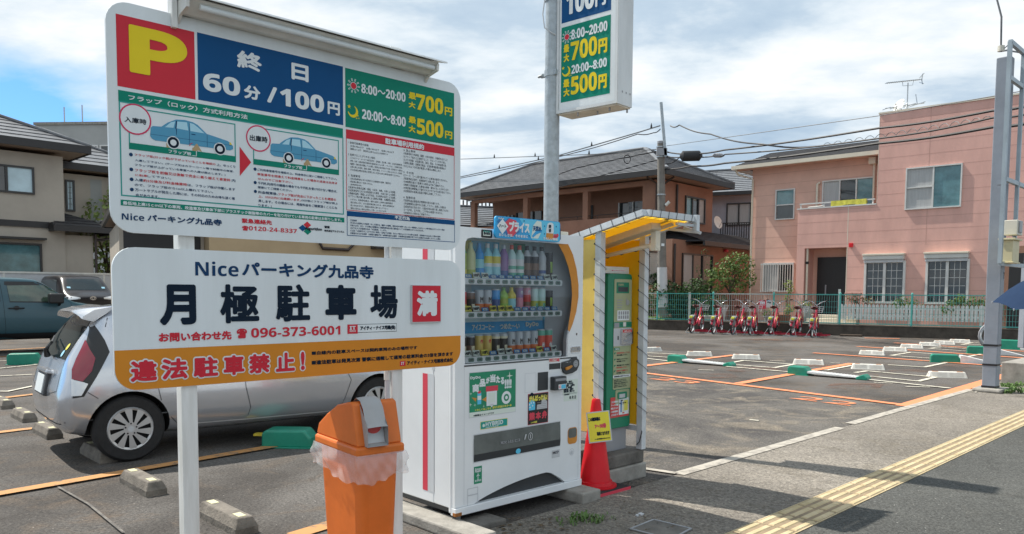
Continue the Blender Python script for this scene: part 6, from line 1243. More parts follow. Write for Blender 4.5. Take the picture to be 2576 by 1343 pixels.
# ------------------------------------------------------------------ houses
Z4 = zc(1800, 500, 1.9184); R5 = zc(2900, 250, 1.4139); Z5 = zc(0, 380, 1.866)
mat('wall_pink', (.67, .39, .33), .75, var=.08, vs=1.6, bump=.25, bs=60, stretch=(1, 1, .3)); mat('wall_pink_b', (.69, .43, .34), .75, var=.07, vs=1.4, bump=.25, bs=60); mat('pink_joint', (.46, .26, .22), .8, var=0)
mat('wall_terracotta', (.30, .16, .108), .8, var=.10, vs=1.2, bump=.2, bs=50); mat('wall_taupe', (.43, .385, .325), .85, var=.07, vs=.8, bump=.2, bs=70); mat('wall_tan', (.47, .35, .21), .85, var=.08, vs=.9); mat('wall_lavender', (.36, .37, .42), .8, var=.08, vs=1); mat('wall_greige', (.36, .37, .36), .85, var=.08, vs=.6)
mat('roof_slate', (.17, .175, .185), .36, var=.22, vs=3); mat('roof_dark', (.03, .028, .03), .62, var=.2, vs=4); mat('roof_tile', (.16, .17, .185), .32, var=.2, vs=6); mat('fascia', (.028, .026, .026), .5, var=.1); mat('soffit', (.34, .25, .19), .8, var=.05)
mat('frame_white', (.62, .62, .60), .45, var=.06); mat('frame_dark', (.035, .033, .032), .4, var=0); mat('downpipe_dark', (.05, .035, .03), .4, var=0); mat('trim_cream', (.66, .60, .49), .5, var=.06)
mat('pane_dark', (.030, .038, .042), .05, var=.3, vs=1.3, spec=.9); mat('curtain', (.42, .43, .43), .6, var=.12, vs=9, stretch=(6, 6, .2)); mat('pane_blue', (.10, .22, .24), .06, var=.3, vs=1.5, spec=.9); mat('pane_frost', (.52, .68, .74), .25, var=.08, vs=2)
mat('door_dark', (.018, .017, .018), .45, var=.1); mat('shutter', (.58, .58, .55), .5, var=.06)
def window(par, x0, z0, x1, z1, y, fr, panes, fw=.045, mull=1, bars=None, depth=.07, name='window'):
    """frame proud of the wall, glass panes as sub-parts"""
    b = MB()
    b.box(x0 - fw, y - depth, z0 - fw, x0, y + .02, z1 + fw, fr); b.box(x1, y - depth, z0 - fw, x1 + fw, y + .02, z1 + fw, fr)
    b.box(x0, y - depth, z0 - fw, x1, y + .02, z0, fr); b.box(x0, y - depth, z1, x1, y + .02, z1 + fw, fr)
    n = len(panes)
    for i in range(1, n): x = lerp(x0, x1, i / n); b.box(x - fw * .6, y - depth + .01, z0, x + fw * .6, y + .018, z1, fr)
    if bars:
        nx, nz = bars
        for i in range(n):
            a, c = lerp(x0, x1, i / n) + fw * .6, lerp(x0, x1, (i + 1) / n) - fw * .6
            for k in range(1, nx): x = lerp(a, c, k / nx); b.box(x - .008, y - .022, z0, x + .008, y - .008, z1, fr)
            for k in range(1, nz): z = lerp(z0, z1, k / nz); b.box(a, y - .020, z - .008, c, y - .010, z + .008, fr)
    w = b.build(name, par)
    for i, m in enumerate(panes):
        b = MB(); b.rect(lerp(x0, x1, i / n), z0, lerp(x0, x1, (i + 1) / n), z1, y - .006, m); b.build('pane', w)
    return w
def courses(b, e0, e1, r0, r1, n, m, lip=.035):
    """roof slope from eave line e0-e1 to ridge line r0-r1 laid in n stepped courses"""
    e0, e1, r0, r1 = (Vector(p) for p in (e0, e1, r0, r1)); nn = (e1 - e0).cross(r0 - e0)
    if nn.length < 1e-6: nn = (e1 - e0).cross(r1 - e0)
    nn.normalize(); nn = nn if nn.z > 0 else -nn
    for i in range(n):
        a, c = e0.lerp(r0, i / n), e1.lerp(r1, i / n); d, f = e0.lerp(r0, (i + 1) / n), e1.lerp(r1, (i + 1) / n)
        b.add([a + nn * lip, c + nn * lip, f + nn * .004, d + nn * .004, a, c], [(0, 1, 2, 3), (4, 5, 1, 0)], m)
def hip(par, x0, y0, x1, y1, ze, rise, m, n, ridge='x', inset=None, fas=.22, caps=True, sm='soffit'):
    w = (y1 - y0) / 2 if ridge == 'x' else (x1 - x0) / 2; ins = inset if inset is not None else w
    if ridge == 'x': A, Bq = (x0 + ins, y0 + w, ze + rise), (x1 - ins, y0 + w, ze + rise)
    else: A, Bq = (x0 + w, y0 + ins, ze + rise), (x0 + w, y1 - ins, ze + rise)
    c = [(x0, y0, ze), (x1, y0, ze), (x1, y1, ze), (x0, y1, ze)]; b = MB()
    if ridge == 'x': fs = [(c[0], c[1], A, Bq), (c[1], c[2], Bq, Bq), (c[2], c[3], Bq, A), (c[3], c[0], A, A)]
    else: fs = [(c[0], c[1], A, A), (c[1], c[2], A, Bq), (c[2], c[3], Bq, Bq), (c[3], c[0], Bq, A)]
    for f in fs: courses(b, *f, n, m)
    b.build('roof', par); rf = [o for o in COL.objects if o.parent == par and o.name.startswith('roof')][-1]
    b = MB(); b.box(x0, y0 - .02, ze - fas, x1, y0 + .06, ze + .02, 'fascia'); b.box(x0, y1 - .06, ze - fas, x1, y1 + .02, ze + .02, 'fascia'); b.box(x0 - .02, y0 + .06, ze - fas, x0 + .06, y1 - .06, ze + .02, 'fascia'); b.box(x1 - .06, y0 + .06, ze - fas, x1 + .02, y1 - .06, ze + .02, 'fascia')
    b.add([(x0 + .06, y0 + .06, ze - fas + .03), (x1 - .06, y0 + .06, ze - fas + .03), (x1 - .06, y1 - .06, ze - fas + .03), (x0 + .06, y1 - .06, ze - fas + .03)], [(3, 2, 1, 0)], sm); b.build('eave', par)
    if caps:
        b = MB(); up = Vector((0, 0, .05))
        for p, q in ((A, Bq), (c[0], A), (c[1], Bq if ridge == 'x' else A), (c[2], Bq), (c[3], A if ridge == 'x' else Bq)): b.bar(Vector(p) + up, Vector(q) + up, .20, .10, m)
        b.build('ridge_cap', rf, bevel=.03)
    return A, Bq
# --- pink house on the right
PK = (16.9, 27.5); pk = thing('pink_house', 'two-storey pink house with flat-roofed right wing and white framed windows', 'house', (*PK, 0), -42.)
K1 = Plane(Vector((*PK, 0)), -42.); Rk = Matrix.Rotation(rad(-42), 3, 'Z'); K2 = Plane(Vector((*PK, 0)) + Rk @ Vector((0, 1.0, 0)), -42.)
k1 = lambda x, y: K1(*R5(x, y)); k2 = lambda x, y: K2(*R5(x, y))
xl = k2(150, 900)[0]; xs = k1(868, 500)[0]; xb = k1(411, 900)[0]; xp1 = k1(688, 1200)[0]; zg = k2(862, 515)[1]; zpar = 8.43; zbt = 4.99; zbb = 3.39
b = MB()
b.box(xl, 1.0, 0, xs + .3, 9, zg - .12, 'wall_pink_b')                                # set-back left part
b.box(xs, 0, zbb, 3.2, 9, zpar, 'wall_pink'); b.box(xp1, 0, 0, 3.2, .99, zbb - .001, 'wall_pink')   # right wing
b.box(xb, 0, zbb, xs - .001, .12, zbt, 'wall_pink'); b.box(xb, .121, zbb, xb + .12, .999, zbt, 'wall_pink'); b.box(xb + .12, .12, zbb, xs - .001, .999, zbb + .14, 'wall_pink')   # balcony
b.box(xb, .0, 0, xb + .32, .999, zbb - .001, 'wall_pink'); b.box(xs + .3, 1.0, 0, 3.2, 9, zbb - .001, 'wall_pink')
wl_ = b.build('wall', pk)
b = MB(); random.seed(3)
for z in [.75 + .46 * i for i in range(17)]:
    if z < zpar - .1: b.rect((xs if z > zbb else xp1), z, 3.2, z + .012, -.003, 'pink_joint')
    if z < zg - .3: b.rect(xl, z, (xb if zbb < z < zbt or z < zbb else xs), z + .012, .997, 'pink_joint')
    if zbb < z < zbt: b.rect(xb, z, xs, z + .012, -.003, 'pink_joint')
x = k1(1160, 400)[0]; b.rect(x, zbb, x + .014, zpar, -.0034, 'pink_joint'); b.rect(xs + .001, zbt, xs + .016, zpar, -.0034, 'trim_cream'); b.rect(xp1 - .03, .0, xp1 + .0, zbt, -.0036, 'trim_cream')
b.build('siding_joints', wl_)
b = MB(); b.box(xs - .03, -.04, zpar, 3.25, 9.04, zpar + .06, 'trim_cream'); b.build('parapet_coping', pk)
gx0 = k2(80, 600)[0]; K5 = Plane(Vector((*PK, 0)) + Rk @ Vector((0, 5.0, 0)), -42.); rk2 = K5(*R5(262, 505)); zrg = K5(*R5(862, 440))[1]
b = MB(); e0, e1, r0, r1 = (gx0, .38, zg), (xs, .38, zg), (rk2[0], 5.0, zrg), (xs, 5.0, zrg)
courses(b, e0, e1, r0, r1, 14, 'roof_dark', .02); courses(b, (gx0, 9.4, zg), e0, r0, r0, 14, 'roof_dark', .02); b.build('roof', pk)
b = MB(); b.box(gx0 - .02, .26, zg - .15, xs - .002, .40, zg + .01, 'trim_cream'); b.box(gx0 - .02, .401, zg - .15, gx0 + .1, 9.4, zg + .01, 'trim_cream'); b.add([(gx0 + .1, .40, zg - .13), (xs - .002, .40, zg - .13), (xs - .002, 1.0, zg - .13), (gx0 + .1, 1.0, zg - .13)], [(3, 2, 1, 0)], 'wall_pink_b'); b.build('gutter', pk)
b = MB(); b.tube([(gx0 + .15, .33, zg - .15), (gx0 + .2, .5, zg - .35), (xl + .05, .93, zg - .55), (xl + .05, .93, 0)], .045, 'trim_cream', 8); b.build('downpipe', pk, smooth=50)
x = k2(848, 600)[0]; b = MB(); b.tube([(x, .93, zg - .2), (x, .93, zbt)], .05, 'trim_cream', 8); b.box(x - .16, .7, zg - .42, x + .10, .98, zg - .16, 'trim_cream'); b.build('downpipe', pk, smooth=50)
x = k2(525, 730)[0]; b = MB(); b.tube([(x, .92, zbt - .1), (x, .92, k2(525, 690)[1]), (x + .1, .95, k2(525, 688)[1] + .05)], .05, 'trim_cream', 8); b.build('vent_pipe', pk, smooth=50)
def kw(f, a, c, y, *r, **k): p = f(*a); q = f(*c); return window(pk, p[0] + .04, q[1] + .04, q[0] - .04, p[1] - .04, y, *r, **k)
w = kw(k2, (290, 722), (393, 885), 1.0, 'frame_white', ['pane_dark']); zm = k2(340, 805)[1]; p = k2(290, 722); q = k2(393, 885); b = MB(); b.box(p[0], .93, zm - .03, q[0], .99, zm + .02, 'frame_white'); b.build('sash', w)
b = MB(); b.rect(p[0] + .05, zm + .03, q[0] - .05, p[1] - .05, .992, 'pane_blue'); b.build('pane', w)
kw(k2, (555, 672), (842, 860), 1.0, 'frame_white', ['curtain', 'pane_dark', 'pane_blue'])
w = kw(k1, (1027, 600), (1335, 815), 0., 'frame_white', ['curtain', 'pane_blue']); p = k1(1030, 712); q = k1(1175, 712); b = MB(); b.box(p[0], -.06, p[1] - .02, q[0], -.008, p[1] + .02, 'frame_white'); b.build('sash', w)
for a, c, aw0, aw1 in (((797, 1128), (1012, 1350), (790, 1086), (1018, 1112)), ((1145, 1118), (1372, 1350), (1136, 1076), (1382, 1104))):
    p = k1(*a); zb_ = 1.25; q = k1(*c); window(pk, p[0] + .05, zb_, q[0] - .05, p[1] - .06, 0., 'frame_white', ['pane_dark', 'pane_dark'], .08, bars=(3, 5), depth=.10)
    w = [o for o in COL.objects if o.parent == pk and o.name.startswith('window')][-1]
    u = k1(*aw0); v = k1(*aw1); b = MB(); b.box(u[0], -.22, v[1] + .0, v[0], 0, u[1] - .06, 'shutter'); b.box(u[0] - .02, -.26, u[1] - .06, v[0] + .02, 0, u[1] + .01, 'trim_cream'); b.box(u[0] + .02, -.16, v[1] - .12, v[0] - .02, -.101, v[1] - .001, 'light_grey'); b.build('shutter_box', w, bevel=.01)
    b = MB(); b.poly([(p[0] + .55, zb_), (p[0] + .72, zb_ + .5), (p[0] + .78, zb_ + .95), (p[0] + .78, zb_)], -.0085, 'curtain') if False else b.poly([(p[0] + .50, zb_ + .02), (p[0] + .76, zb_ + .02), (p[0] + .76, zb_ + 1.0)], -.0075, 'vm_dark'); b.build('curtain_shape', w)
x0, z0 = k2(212, 1290); x1, z1 = k2(394, 1137); w = window(pk, x0 + .05, z0, x1 - .05, z1, 1.0, 'frame_white', ['curtain', 'pane_dark'])
b = MB(); b.box(x0 - .04, .82, z1 - .05, x1 + .04, .86, z1 + .0, 'frame_white'); b.box(x0 - .04, .82, z0 - .05, x1 + .04, .86, z0, 'frame_white')
for i in range(14): x = lerp(x0, x1, i / 13); b.box(x - .012, .80, z0 - .08, x + .012, .82, z1 + .03, 'frame_white')
b.build('window_grille', w)
p = k1(525, 1090); q = k1(672, 1330); b = MB(); b.box(p[0] - .35, .93, .12, q[0] + .06, .999, p[1] - .05, 'door_dark'); b.box(p[0] + .0, .90, 1.5, p[0] + .05, .93, 1.9, 'grey_plastic'); b.build('front_door', pk)
b = MB(); b.box(xb + .33, -.6, 0, xp1 - .05, .99, .12, 'concrete'); b.build('porch_step', pk)
x = k1(458, 1150)[0]; b = MB(); b.tube([(x, .12, .1), (x, .12, zbb)], .045, 'trim_cream', 10); b.box(x - .05, .07, 2.75, x + .05, .17, 2.85, 'black'); b.build('porch_pole', pk, smooth=40)
p = k1(715, 1033); b = MB(); b.box(p[0] - .07, -.08, p[1] - .08, p[0] + .07, 0, p[1] + .08, 'cone_red'); b.build('alarm_lamp', pk, bevel=.01)
# balcony rail and things airing on it
b = MB(); b.box(xb + .05, .02, zbt + .20, xs - .08, .08, zbt + .25, 'frame_white'); b.box(xb - .03, -.03, zbt, xs - .01, .14, zbt + .05, 'frame_white')
for i in range(4): x = lerp(xb + .1, xs - .15, i / 3); b.box(x - .02, .03, zbt + .05, x + .02, .07, zbt + .20, 'frame_white')
b.tube([(xb + .3, .3, zbt + .1), (xb + .9, .3, zbt + .12)], .03, 'old_white', 8); b.build('balcony_rail', pk)
mat('blanket', (.58, .55, .08), .85, var=.2, vs=7); u = k1(600, 785); v = k1(800, 815); b = MB()
n = 18; vs = [(lerp(u[0], v[0], i / n), y - .008 * math.sin(i * 1.9), z - .02 * math.sin(i * .5) * (z < zbt + .2)) for y, z in ((.115, zbt + .10), (.10, zbt + .262), (-.005, zbt + .262), (-.02, zbt + .06)) for i in range(n + 1)]
b.add(vs, [(r * (n + 1) + i, r * (n + 1) + i + 1, (r + 1) * (n + 1) + i + 1, (r + 1) * (n + 1) + i) for r in range(3) for i in range(n)], 'blanket')
o = b.build('blanket', smooth=50); o.location = (*PK, 0); o.rotation_euler = (0, 0, rad(-42)); tag(o, 'yellow green blanket airing over the white balcony rail', 'blanket')
# recess at the far right drawn flat, its shade put into dark colours
b = MB(); u = k1(1575, 1040); b.rect(u[0], 0, 3.1, u[1], -.004, 'wall_terracotta'); b.rect(u[0] + .2, .0, 1.6, u[1] - .25, -.007, 'door_dark'); b.rect(u[0] + .9, 1.2, u[0] + .95, u[1] - .1, -.009, 'trim_cream'); b.build('painted_recess', pk)
# TV aerial and dishes
def rel(par_loc, deg, p): return Matrix.Rotation(rad(-deg), 3, 'Z') @ (Vector(p) - Vector(par_loc))
an = k1(990, 262); apx = Vector((*PK, 0)) + Rk @ Vector((an[0], .9, 0)); S_ = (zpar - 1.5) / (an[1] - 1.5) * 1.03
at_ = thing('tv_aerial', 'rooftop TV aerial with two rows of rods on the pink house', 'aerial', (apx.x, apx.y, zpar + .0), 12.)
b = MB(); b.tube([(0, 0, 0), (0, 0, 1.25)], .022, 'steel', 8); b.tube([(-.35, -.3, 0), (0, 0, .5)], .008, 'steel', 5); b.tube([(.35, .2, 0), (0, 0, .5)], .008, 'steel', 5); b.build('mast', at_)
b = MB(); b.bar((-.95, 0, 1.18), (.62, 0, 1.42), .034, .034, 'steel')
for i in range(17): u = i / 16; x, z = lerp(-.93, .5, u), lerp(1.183, 1.40, u); b.bar((x, -.10, z), (x, .10, z), .020, .020, 'steel')
b.bar((-.25, 0, 1.28), (-.22, 0, 1.12), .014, .014, 'steel'); b.bar((-.22, 0, 1.12), (.2, 0, 1.17), .014, .014, 'steel'); b.bar((.2, 0, 1.17), (.25, 0, 1.36), .014, .014, 'steel')
for z in (-.2, .2): b.bar((.60, -.12, 1.42 + z), (.60, .12, 1.42 + z * .4), .024, .024, 'steel'); b.bar((.60, 0, 1.42), (.60, -.05, 1.42 + z), .024, .024, 'steel')
b.build('aerial_rods', at_)
b = MB(); b.bar((-.95, 0, .22), (.75, 0, .52), .034, .034, 'steel')
for x, l in ((-.9, .22), (-.55, .26), (-.25, .3), (.1, .34), (.45, .42)): z = .38 + x * .176; b.bar((x, -l, z), (x, l, z), .024, .024, 'steel')
b.bar((.4, -.05, .47), (.4, .05, .85), .024, .024, 'steel'); b.build('aerial_rods', at_)
def dish(name, label, loc, deg, r, tilt=25):
    t = thing(name, label, 'satellite dish', loc, deg)
    b = MB(); b.M = Matrix.Rotation(rad(-tilt), 4, 'X'); n, k = 24, 6; v = [(r * q / k * math.cos(6.283 * i / n), -.02 - .16 * r * (1 - (q / k) ** 2) * -1 - .05, r * 1.1 * q / k * math.sin(6.283 * i / n)) for q in range(1, k + 1) for i in range(n)]
    b.add(v, [(q * n + i, q * n + (i + 1) % n, (q + 1) * n + (i + 1) % n, (q + 1) * n + i) for q in range(k - 1) for i in range(n)] + [tuple(range(n))], 'old_white'); b.build('reflector', t, smooth=60)
    b = MB(); b.M = Matrix.Rotation(rad(-tilt), 4, 'X'); b.tube([(0, -.02, -r), (0, -r * .9, -r * .25)], .012, 'grey_plastic', 6); b.box(-.03, -r * 1.0, -r * .3, .03, -r * .85, -r * .15, 'grey_plastic'); b.tube([(0, .0, 0), (0, .12, -.1), (0, .12, -r * 1.3)], .018, 'grey_plastic', 6); b.build('arm', t)
dp_ = Vector((*PK, 0)) + Rk @ Vector((k1(968, 255)[0], .5, 0)); dish('satellite_dish', 'white satellite dish on the flat roof below the TV aerial', (dp_.x, dp_.y, zpar + .32), -70, .24)

# --- terracotta house in the centre
BH = (6.45, 34.0); bh = thing('brown_house', 'terracotta house with wide grey tiled hip roof and upper veranda', 'house', (BH[0] * 1.0735, BH[1] * 1.0735, -.11), 47.5); bh.scale = (1.0735,) * 3
b = MB(); T_ = 'wall_terracotta'
b.box(1.7, 0, 4.2, 4.75, 11.8, 6.5, T_); b.box(0, 0, 4.2, 1.7, .9, 6.5, T_); b.box(.0, .9, 4.0, 1.7, 11.8, 4.28, T_); b.box(0, .9, 4.28, .12, 11.6, 4.97, T_); b.box(0, .9, 6.28, .25, 11.8, 6.5, T_)   # upper floor and veranda
b.box(-.9, -1.2, 0, 8.0, 11, 3.80, T_); b.build('wall', bh)
for y in (.25, 3.95, 7.75, 11.55):
    b = MB(); b.box(.0, y, 4.97, .24, y + .30, 6.28, T_) if y > .5 else b.box(-.01, y, 4.97, .0, y + .02, 6.28, T_); b.build('veranda_pillar', bh)
hip(bh, -.75, -.75, 5.5, 12.6, 6.78, 1.62, 'roof_slate', 18, 'y', 3.1)
for y0_, y1_, z0, z1, m in ((.9, 3.3, 4.3, 5.85, 'pane_dark'), (4.9, 5.3, 4.5, 5.85, 'frame_dark'), (8.2, 10.0, 4.3, 5.8, 'pane_dark'), (10.2, 11.0, 4.5, 5.7, 'curtain')):
    b = MB(); b.add([(1.69, y0_, z0), (1.69, y1_, z0), (1.69, y1_, z1), (1.69, y0_, z1)], [(3, 2, 1, 0)], m); w = b.build('veranda_window', bh); b = MB()
    for y in [y0_ + (y1_ - y0_) * i / 3 for i in range(4)]: b.box(1.62, y - .03, z0, 1.678, y + .03, z1, 'frame_white' if y0_ < 4 else 'frame_dark')
    b.build('frame', w)
    if y0_ < 1:
        b = MB()
        for y in (1.25, 1.9, 2.75): b.add([(1.68, y, 4.3), (1.68, y + .35, 4.3), (1.68, y + .35, 5.8), (1.68, y, 5.8)], [(3, 2, 1, 0)], 'curtain')
        b.build('curtain', w)
b = MB(); b.tube([(.05, .9, 5.14), (.05, 11.5, 5.14)], .018, 'frame_dark', 6)
for y in [1.0 + 1.2 * i for i in range(9)]: b.tube([(.05, y, 4.97), (.05, y, 5.14)], .012, 'frame_dark', 5)
b.build('veranda_rail', bh)
window(bh, 2.2, 4.85, 3.9, 5.92, 0, 'frame_dark', ['pane_blue', 'pane_dark', 'curtain'], .07)
b = MB(); b.tube([(.12, -.6, 6.55), (.15, -.1, 6.3), (.15, -.06, 5.9), (.15, -.06, 4.2)], .05, 'downpipe_dark', 8); b.tube([(-.6, .3, 6.55), (-.08, .12, 6.3), (-.08, .12, 4.2)], .05, 'downpipe_dark', 8); b.tube([(1.35, -.06, 6.4), (1.35, -.06, 4.3)], .05, 'downpipe_dark', 8); b.build('downpipe', bh, smooth=50)
b = MB(); courses(b, (.2, -2.1, 3.72), (9.0, -2.1, 3.72), (.2, 0, 4.45), (7.2, 0, 4.45), 8, 'roof_dark', .03); courses(b, (9.0, -2.1, 3.72), (9.0, 8, 3.72), (7.2, 0, 4.45), (7.2, 8, 4.45), 8, 'roof_dark', .03); courses(b, (.2, 1, 3.72), (.2, -2.1, 3.72), (.9, 0, 4.45), (.9, 0, 4.45), 6, 'roof_dark', .03)
b.box(.2, -2.12, 3.55, 9.0, -2.02, 3.74, 'fascia'); b.box(8.92, -2.02, 3.55, 9.02, 8, 3.74, 'fascia'); b.add([(.2, -2.05, 3.60), (9, -2.05, 3.60), (9, -1.2, 3.60), (.2, -1.2, 3.60)], [(3, 2, 1, 0)], 'soffit'); b.build('lower_roof', bh)
BL = Plane(Vector((*BH, 0)) + Matrix.Rotation(rad(47.5), 3, 'Z') @ Vector((0, -1.2, 0)), 47.5); bl = lambda x, y: BL(*Z4(x, y))
u = bl(1517, 975); v = bl(1632, 1222); w = window(bh, u[0] + .05, v[1], v[0], u[1], -1.2, 'frame_dark', ['shutter'], .05); b = MB()
for i in range(16): z = lerp(v[1], u[1], i / 16); b.box(u[0] + .05, -1.225, z, v[0], -1.207, z + (u[1] - v[1]) / 20, 'shutter')
b.build('shutter_slats', w)
u = bl(1785, 992); v = bl(2000, 1300); window(bh, u[0], .3, v[0], u[1], -1.2, 'frame_dark', ['curtain', 'pane_dark', 'pane_dark'], .06)
u = bl(1715, 960); b = MB(); b.tube([(u[0], -1.27, 3.6), (u[0], -1.27, .2)], .05, 'downpipe_dark', 8); b.build('downpipe', bh, smooth=50); u = bl(2105, 975); b = MB(); b.lathe([(.0, -.02), (.11, 0), (.11, .1), (0, .14)], 'vm_red', 12, (u[0], -1.28, u[1])); b.build('alarm_bell', bh, smooth=40)
dl = AY(*Z4(2050, 750), 39.2); dish('satellite_dish', 'white satellite dish on the corner of the terracotta house', dl, 35, .30, 15)
# --- grey house squeezed between
GP = AY(*Z4(2310, 800), 43.5); gh = thing('grey_house', 'narrow lavender grey house with glazed roof tiles behind the terracotta house', 'house', (GP.x, GP.y, 0), -25.)
GPl = Plane(Vector((GP.x, GP.y, 0)), -25.); gq = lambda x, y: GPl(*Z4(x, y))
ze = gq(2150, 525)[1]; zt_ = gq(2180, 412)[1]; b = MB(); b.box(-8, 0, 0, 3, 6, ze - .05, 'wall_lavender'); b.build('wall', gh)
hip(gh, -8.6, -.7, 3.6, 6.7, ze, 1.75, 'roof_tile', 12, 'x', 1.6, .18)
u = gq(2133, 612); v = gq(2300, 760); window(gh, u[0], v[1], v[0], u[1], 0, 'frame_dark', ['curtain', 'curtain'], .07)
u = gq(2100, 762); v = gq(2292, 905); b = MB(); b.box(u[0], -.95, u[1] - .05, v[0] + .5, -.9, u[1], 'frame_dark'); b.box(u[0], -.95, v[1], v[0] + .5, 0, v[1] + .08, 'frame_dark')
for i in range(16): x = lerp(u[0], v[0] + .5, i / 15); b.box(x - .025, -.94, v[1], x + .025, -.91, u[1], 'frame_dark')
b.build('balcony_rail', gh)
# --- taupe house on the left
LH = (-16.62, 31.0); lh = thing('taupe_house', 'taupe two-storey house with dark slate roof at the left edge', 'house', (*LH, 0), 46.)
b = MB(); b.box(-13, 0, 0, -1.21, 8, 6.62, 'wall_taupe'); b.box(-1.21, 2.2, 3.6, 2.6, 9, 6.3, 'wall_taupe'); b.box(-1.21, .05, 0, -.2, 9, 3.62, 'wall_taupe'); b.build('wall', lh)
hip(lh, -14, -.75, -.42, 8.7, 7.0, 2.35, 'roof_slate', 13, 'x', 5.4, .26)
hip(lh, -5, 1.6, 3.2, 9.6, 6.66, 1.9, 'roof_slate', 9, 'x', 3.6, .24)
b = MB(); courses(b, (-1.75, -.65, 3.92), (.62, -.65, 3.92), (-1.2, 1.6, 4.62), (-.9, 1.6, 4.62), 5, 'roof_dark', .03); courses(b, (.62, -.65, 3.92), (.62, 6, 3.92), (-.9, 1.6, 4.62), (-.9, 6, 4.62), 5, 'roof_dark', .03); b.box(-1.78, -.67, 3.72, .64, -.57, 3.94, 'fascia'); b.box(.54, -.57, 3.72, .64, 6, 3.94, 'fascia'); b.box(-1.78, -.57, 3.72, -1.70, .0, 4.05, 'fascia'); b.build('lower_roof', lh)
b = MB(); b.box(-13, -.06, 3.84, -1.75, 0, 4.07, 'fascia'); b.build('storey_band', lh)
window(lh, -3.95, 5.14, -2.28, 6.02, 0, 'frame_dark', ['pane_dark', 'pane_frost'], .07); window(lh, -4.9, .2, -2.1, 3.16, 0, 'frame_dark', ['pane_dark', 'pane_blue'], .07)
b = MB(); b.box(-5.4, -.35, 3.36, -1.93, 0, 3.44, 'fascia'); b.build('window_hood', lh)
LP2 = Plane(Vector((*LH, 0)) + Matrix.Rotation(rad(46), 3, 'Z') @ Vector((0, 2.2, 0)), 46.); lq = lambda x, y: LP2(*Z5(x, y))
u = lq(488, 645); v = lq(556, 858); window(lh, u[0] + .05, v[1], v[0] - .05, u[1], 2.2, 'frame_dark', ['pane_frost'], .07, bars=(3, 5))
u = lq(672, 628); v = lq(800, 940); b = MB(); b.rect(u[0], 4.0, u[0] + .45, u[1], 2.195, 'wall_greige'); b.build('wall_recess', lh)
b = MB(); b.tube([(-.12, -.02, 3.7), (-.12, -.02, .2)], .05, 'downpipe_dark', 8); b.tube([(-.12, -.02, 3.45), (.6, -.02, 3.6)], .045, 'downpipe_dark', 8); b.build('downpipe', lh, smooth=50)
b = MB(); b.box(.6, -.1, 0, .66, -.04, 3.0, 'fascia'); b.box(2.2, -.1, 0, 2.26, -.04, 2.6, 'fascia'); b.bar((.5, -.07, 3.05), (2.6, -.07, 2.55), .06, .08, 'fascia'); b.bar((.5, -2.0, 3.05), (2.6, -2.0, 2.55), .06, .08, 'fascia'); b.add([(.5, -2.05, 3.1), (2.6, -2.05, 2.6), (2.6, 0, 2.6), (.5, 0, 3.1)], [(0, 1, 2, 3)], 'pane_frost'); b.build('carport', lh)
# --- grey block of flats far behind
fb = thing('apartment_block', 'grey concrete apartment block far behind the taupe house', 'apartment block', (-36.8, 60, 0), -4.)
b = MB(); b.box(0, 0, 0, 26, 14, 14.1, 'wall_greige'); b.box(-.1, -.1, 14.1, 26.1, 14.1, 14.3, 'concrete'); b.build('wall', fb)
for i in range(5):
    for z in (12.0, 9.0): window(fb, 2.9 + 2.35 * i, z - .9, 4.9 + 2.35 * i, z + .45, 0, 'frame_white', ['pane_dark', 'pane_dark'], .1)
for q, top in (((482, 215), 90), ((616, 205), 75)):
    p = AY(*Z5(*q), 62); e = AY(*Z5(q[0], top), 62); r = rel((-36.8, 60, 0), -4., p); b = MB(); b.tube([(r.x, r.y, 14.25), (r.x, r.y, e.z)], .05, 'steel', 6); b.build('lightning_rod', fb)
# --- tan house seen between the two sign panels
TP = G(560, 735 + 1.5 * 1930 / 21.5); th = thing('tan_house', 'tan rendered house glimpsed in the gap between the two sign panels', 'house', (TP.x, TP.y, 0), 30.)
b = MB(); b.box(-.3, 0, 0, 6.6, 6, 3.5, 'wall_tan'); b.box(-2.4, .8, 0, -.31, 6, 3.3, 'wall_taupe'); b.build('wall', th)
hip(th, -2.6, -.2, 6.8, 6.2, 3.6, .5, 'roof_dark', 6, 'x', 2.4, .12)
b = MB(); b.rect(-2.3, 0, -.4, 3.2, .795, 'door_dark'); b.build('gap_shade', th)  # flat dark sheet standing in for the shaded gap beside the wall
b = MB(); b.tube([(2.6, -.06, 3.0), (2.75, -.06, 2.72), (3.5, -.06, 2.70), (3.75, -.06, 2.95), (3.75, -.06, 3.45)], .045, 'downpipe_dark', 8); b.build('downpipe', th, smooth=50); b = MB(); b.box(4.2, -.5, 2.75, 6.0, 0, 3.0, 'fascia'); b.build('window_hood', th)
# --- low tiled roofs and a louvred block seen left of the terracotta house
rp = AY(*Z4(200, 760), 46.); rh = thing('tiled_house', 'low house with pale glazed tile roof behind the veranda of the terracotta house', 'house', (rp.x, rp.y, 0), 20.)
zt_ = AY(*Z4(200, 665), 48).z; ze = AY(*Z4(200, 770), 45).z; b = MB(); b.box(-5, 0, 0, 6, 6, ze, 'wall_taupe'); b.build('wall', rh); hip(rh, -5.6, -.6, 6.6, 6.6, ze, max(.8, zt_ - ze + .4), 'roof_tile', 10, 'x', 2.5, .15)
lp_ = AY(*Z4(230, 700), 62.); lb_ = thing('louvred_block', 'dark grey louvred block on the skyline left of the terracotta house', 'building', (lp_.x, lp_.y, 0), 5.)
z1 = AY(*Z4(200, 590), 62).z; b = MB(); b.box(-4.5, 0, 0, 3.5, 6, z1 - .5, 'wall_greige'); b.build('wall', lb_); b = MB()
for i in range(26): x = -4.4 + i * .3; b.box(x, -.12, z1 - 3, x + .12, 0, z1 + .1 * (i % 3), 'frame_dark')
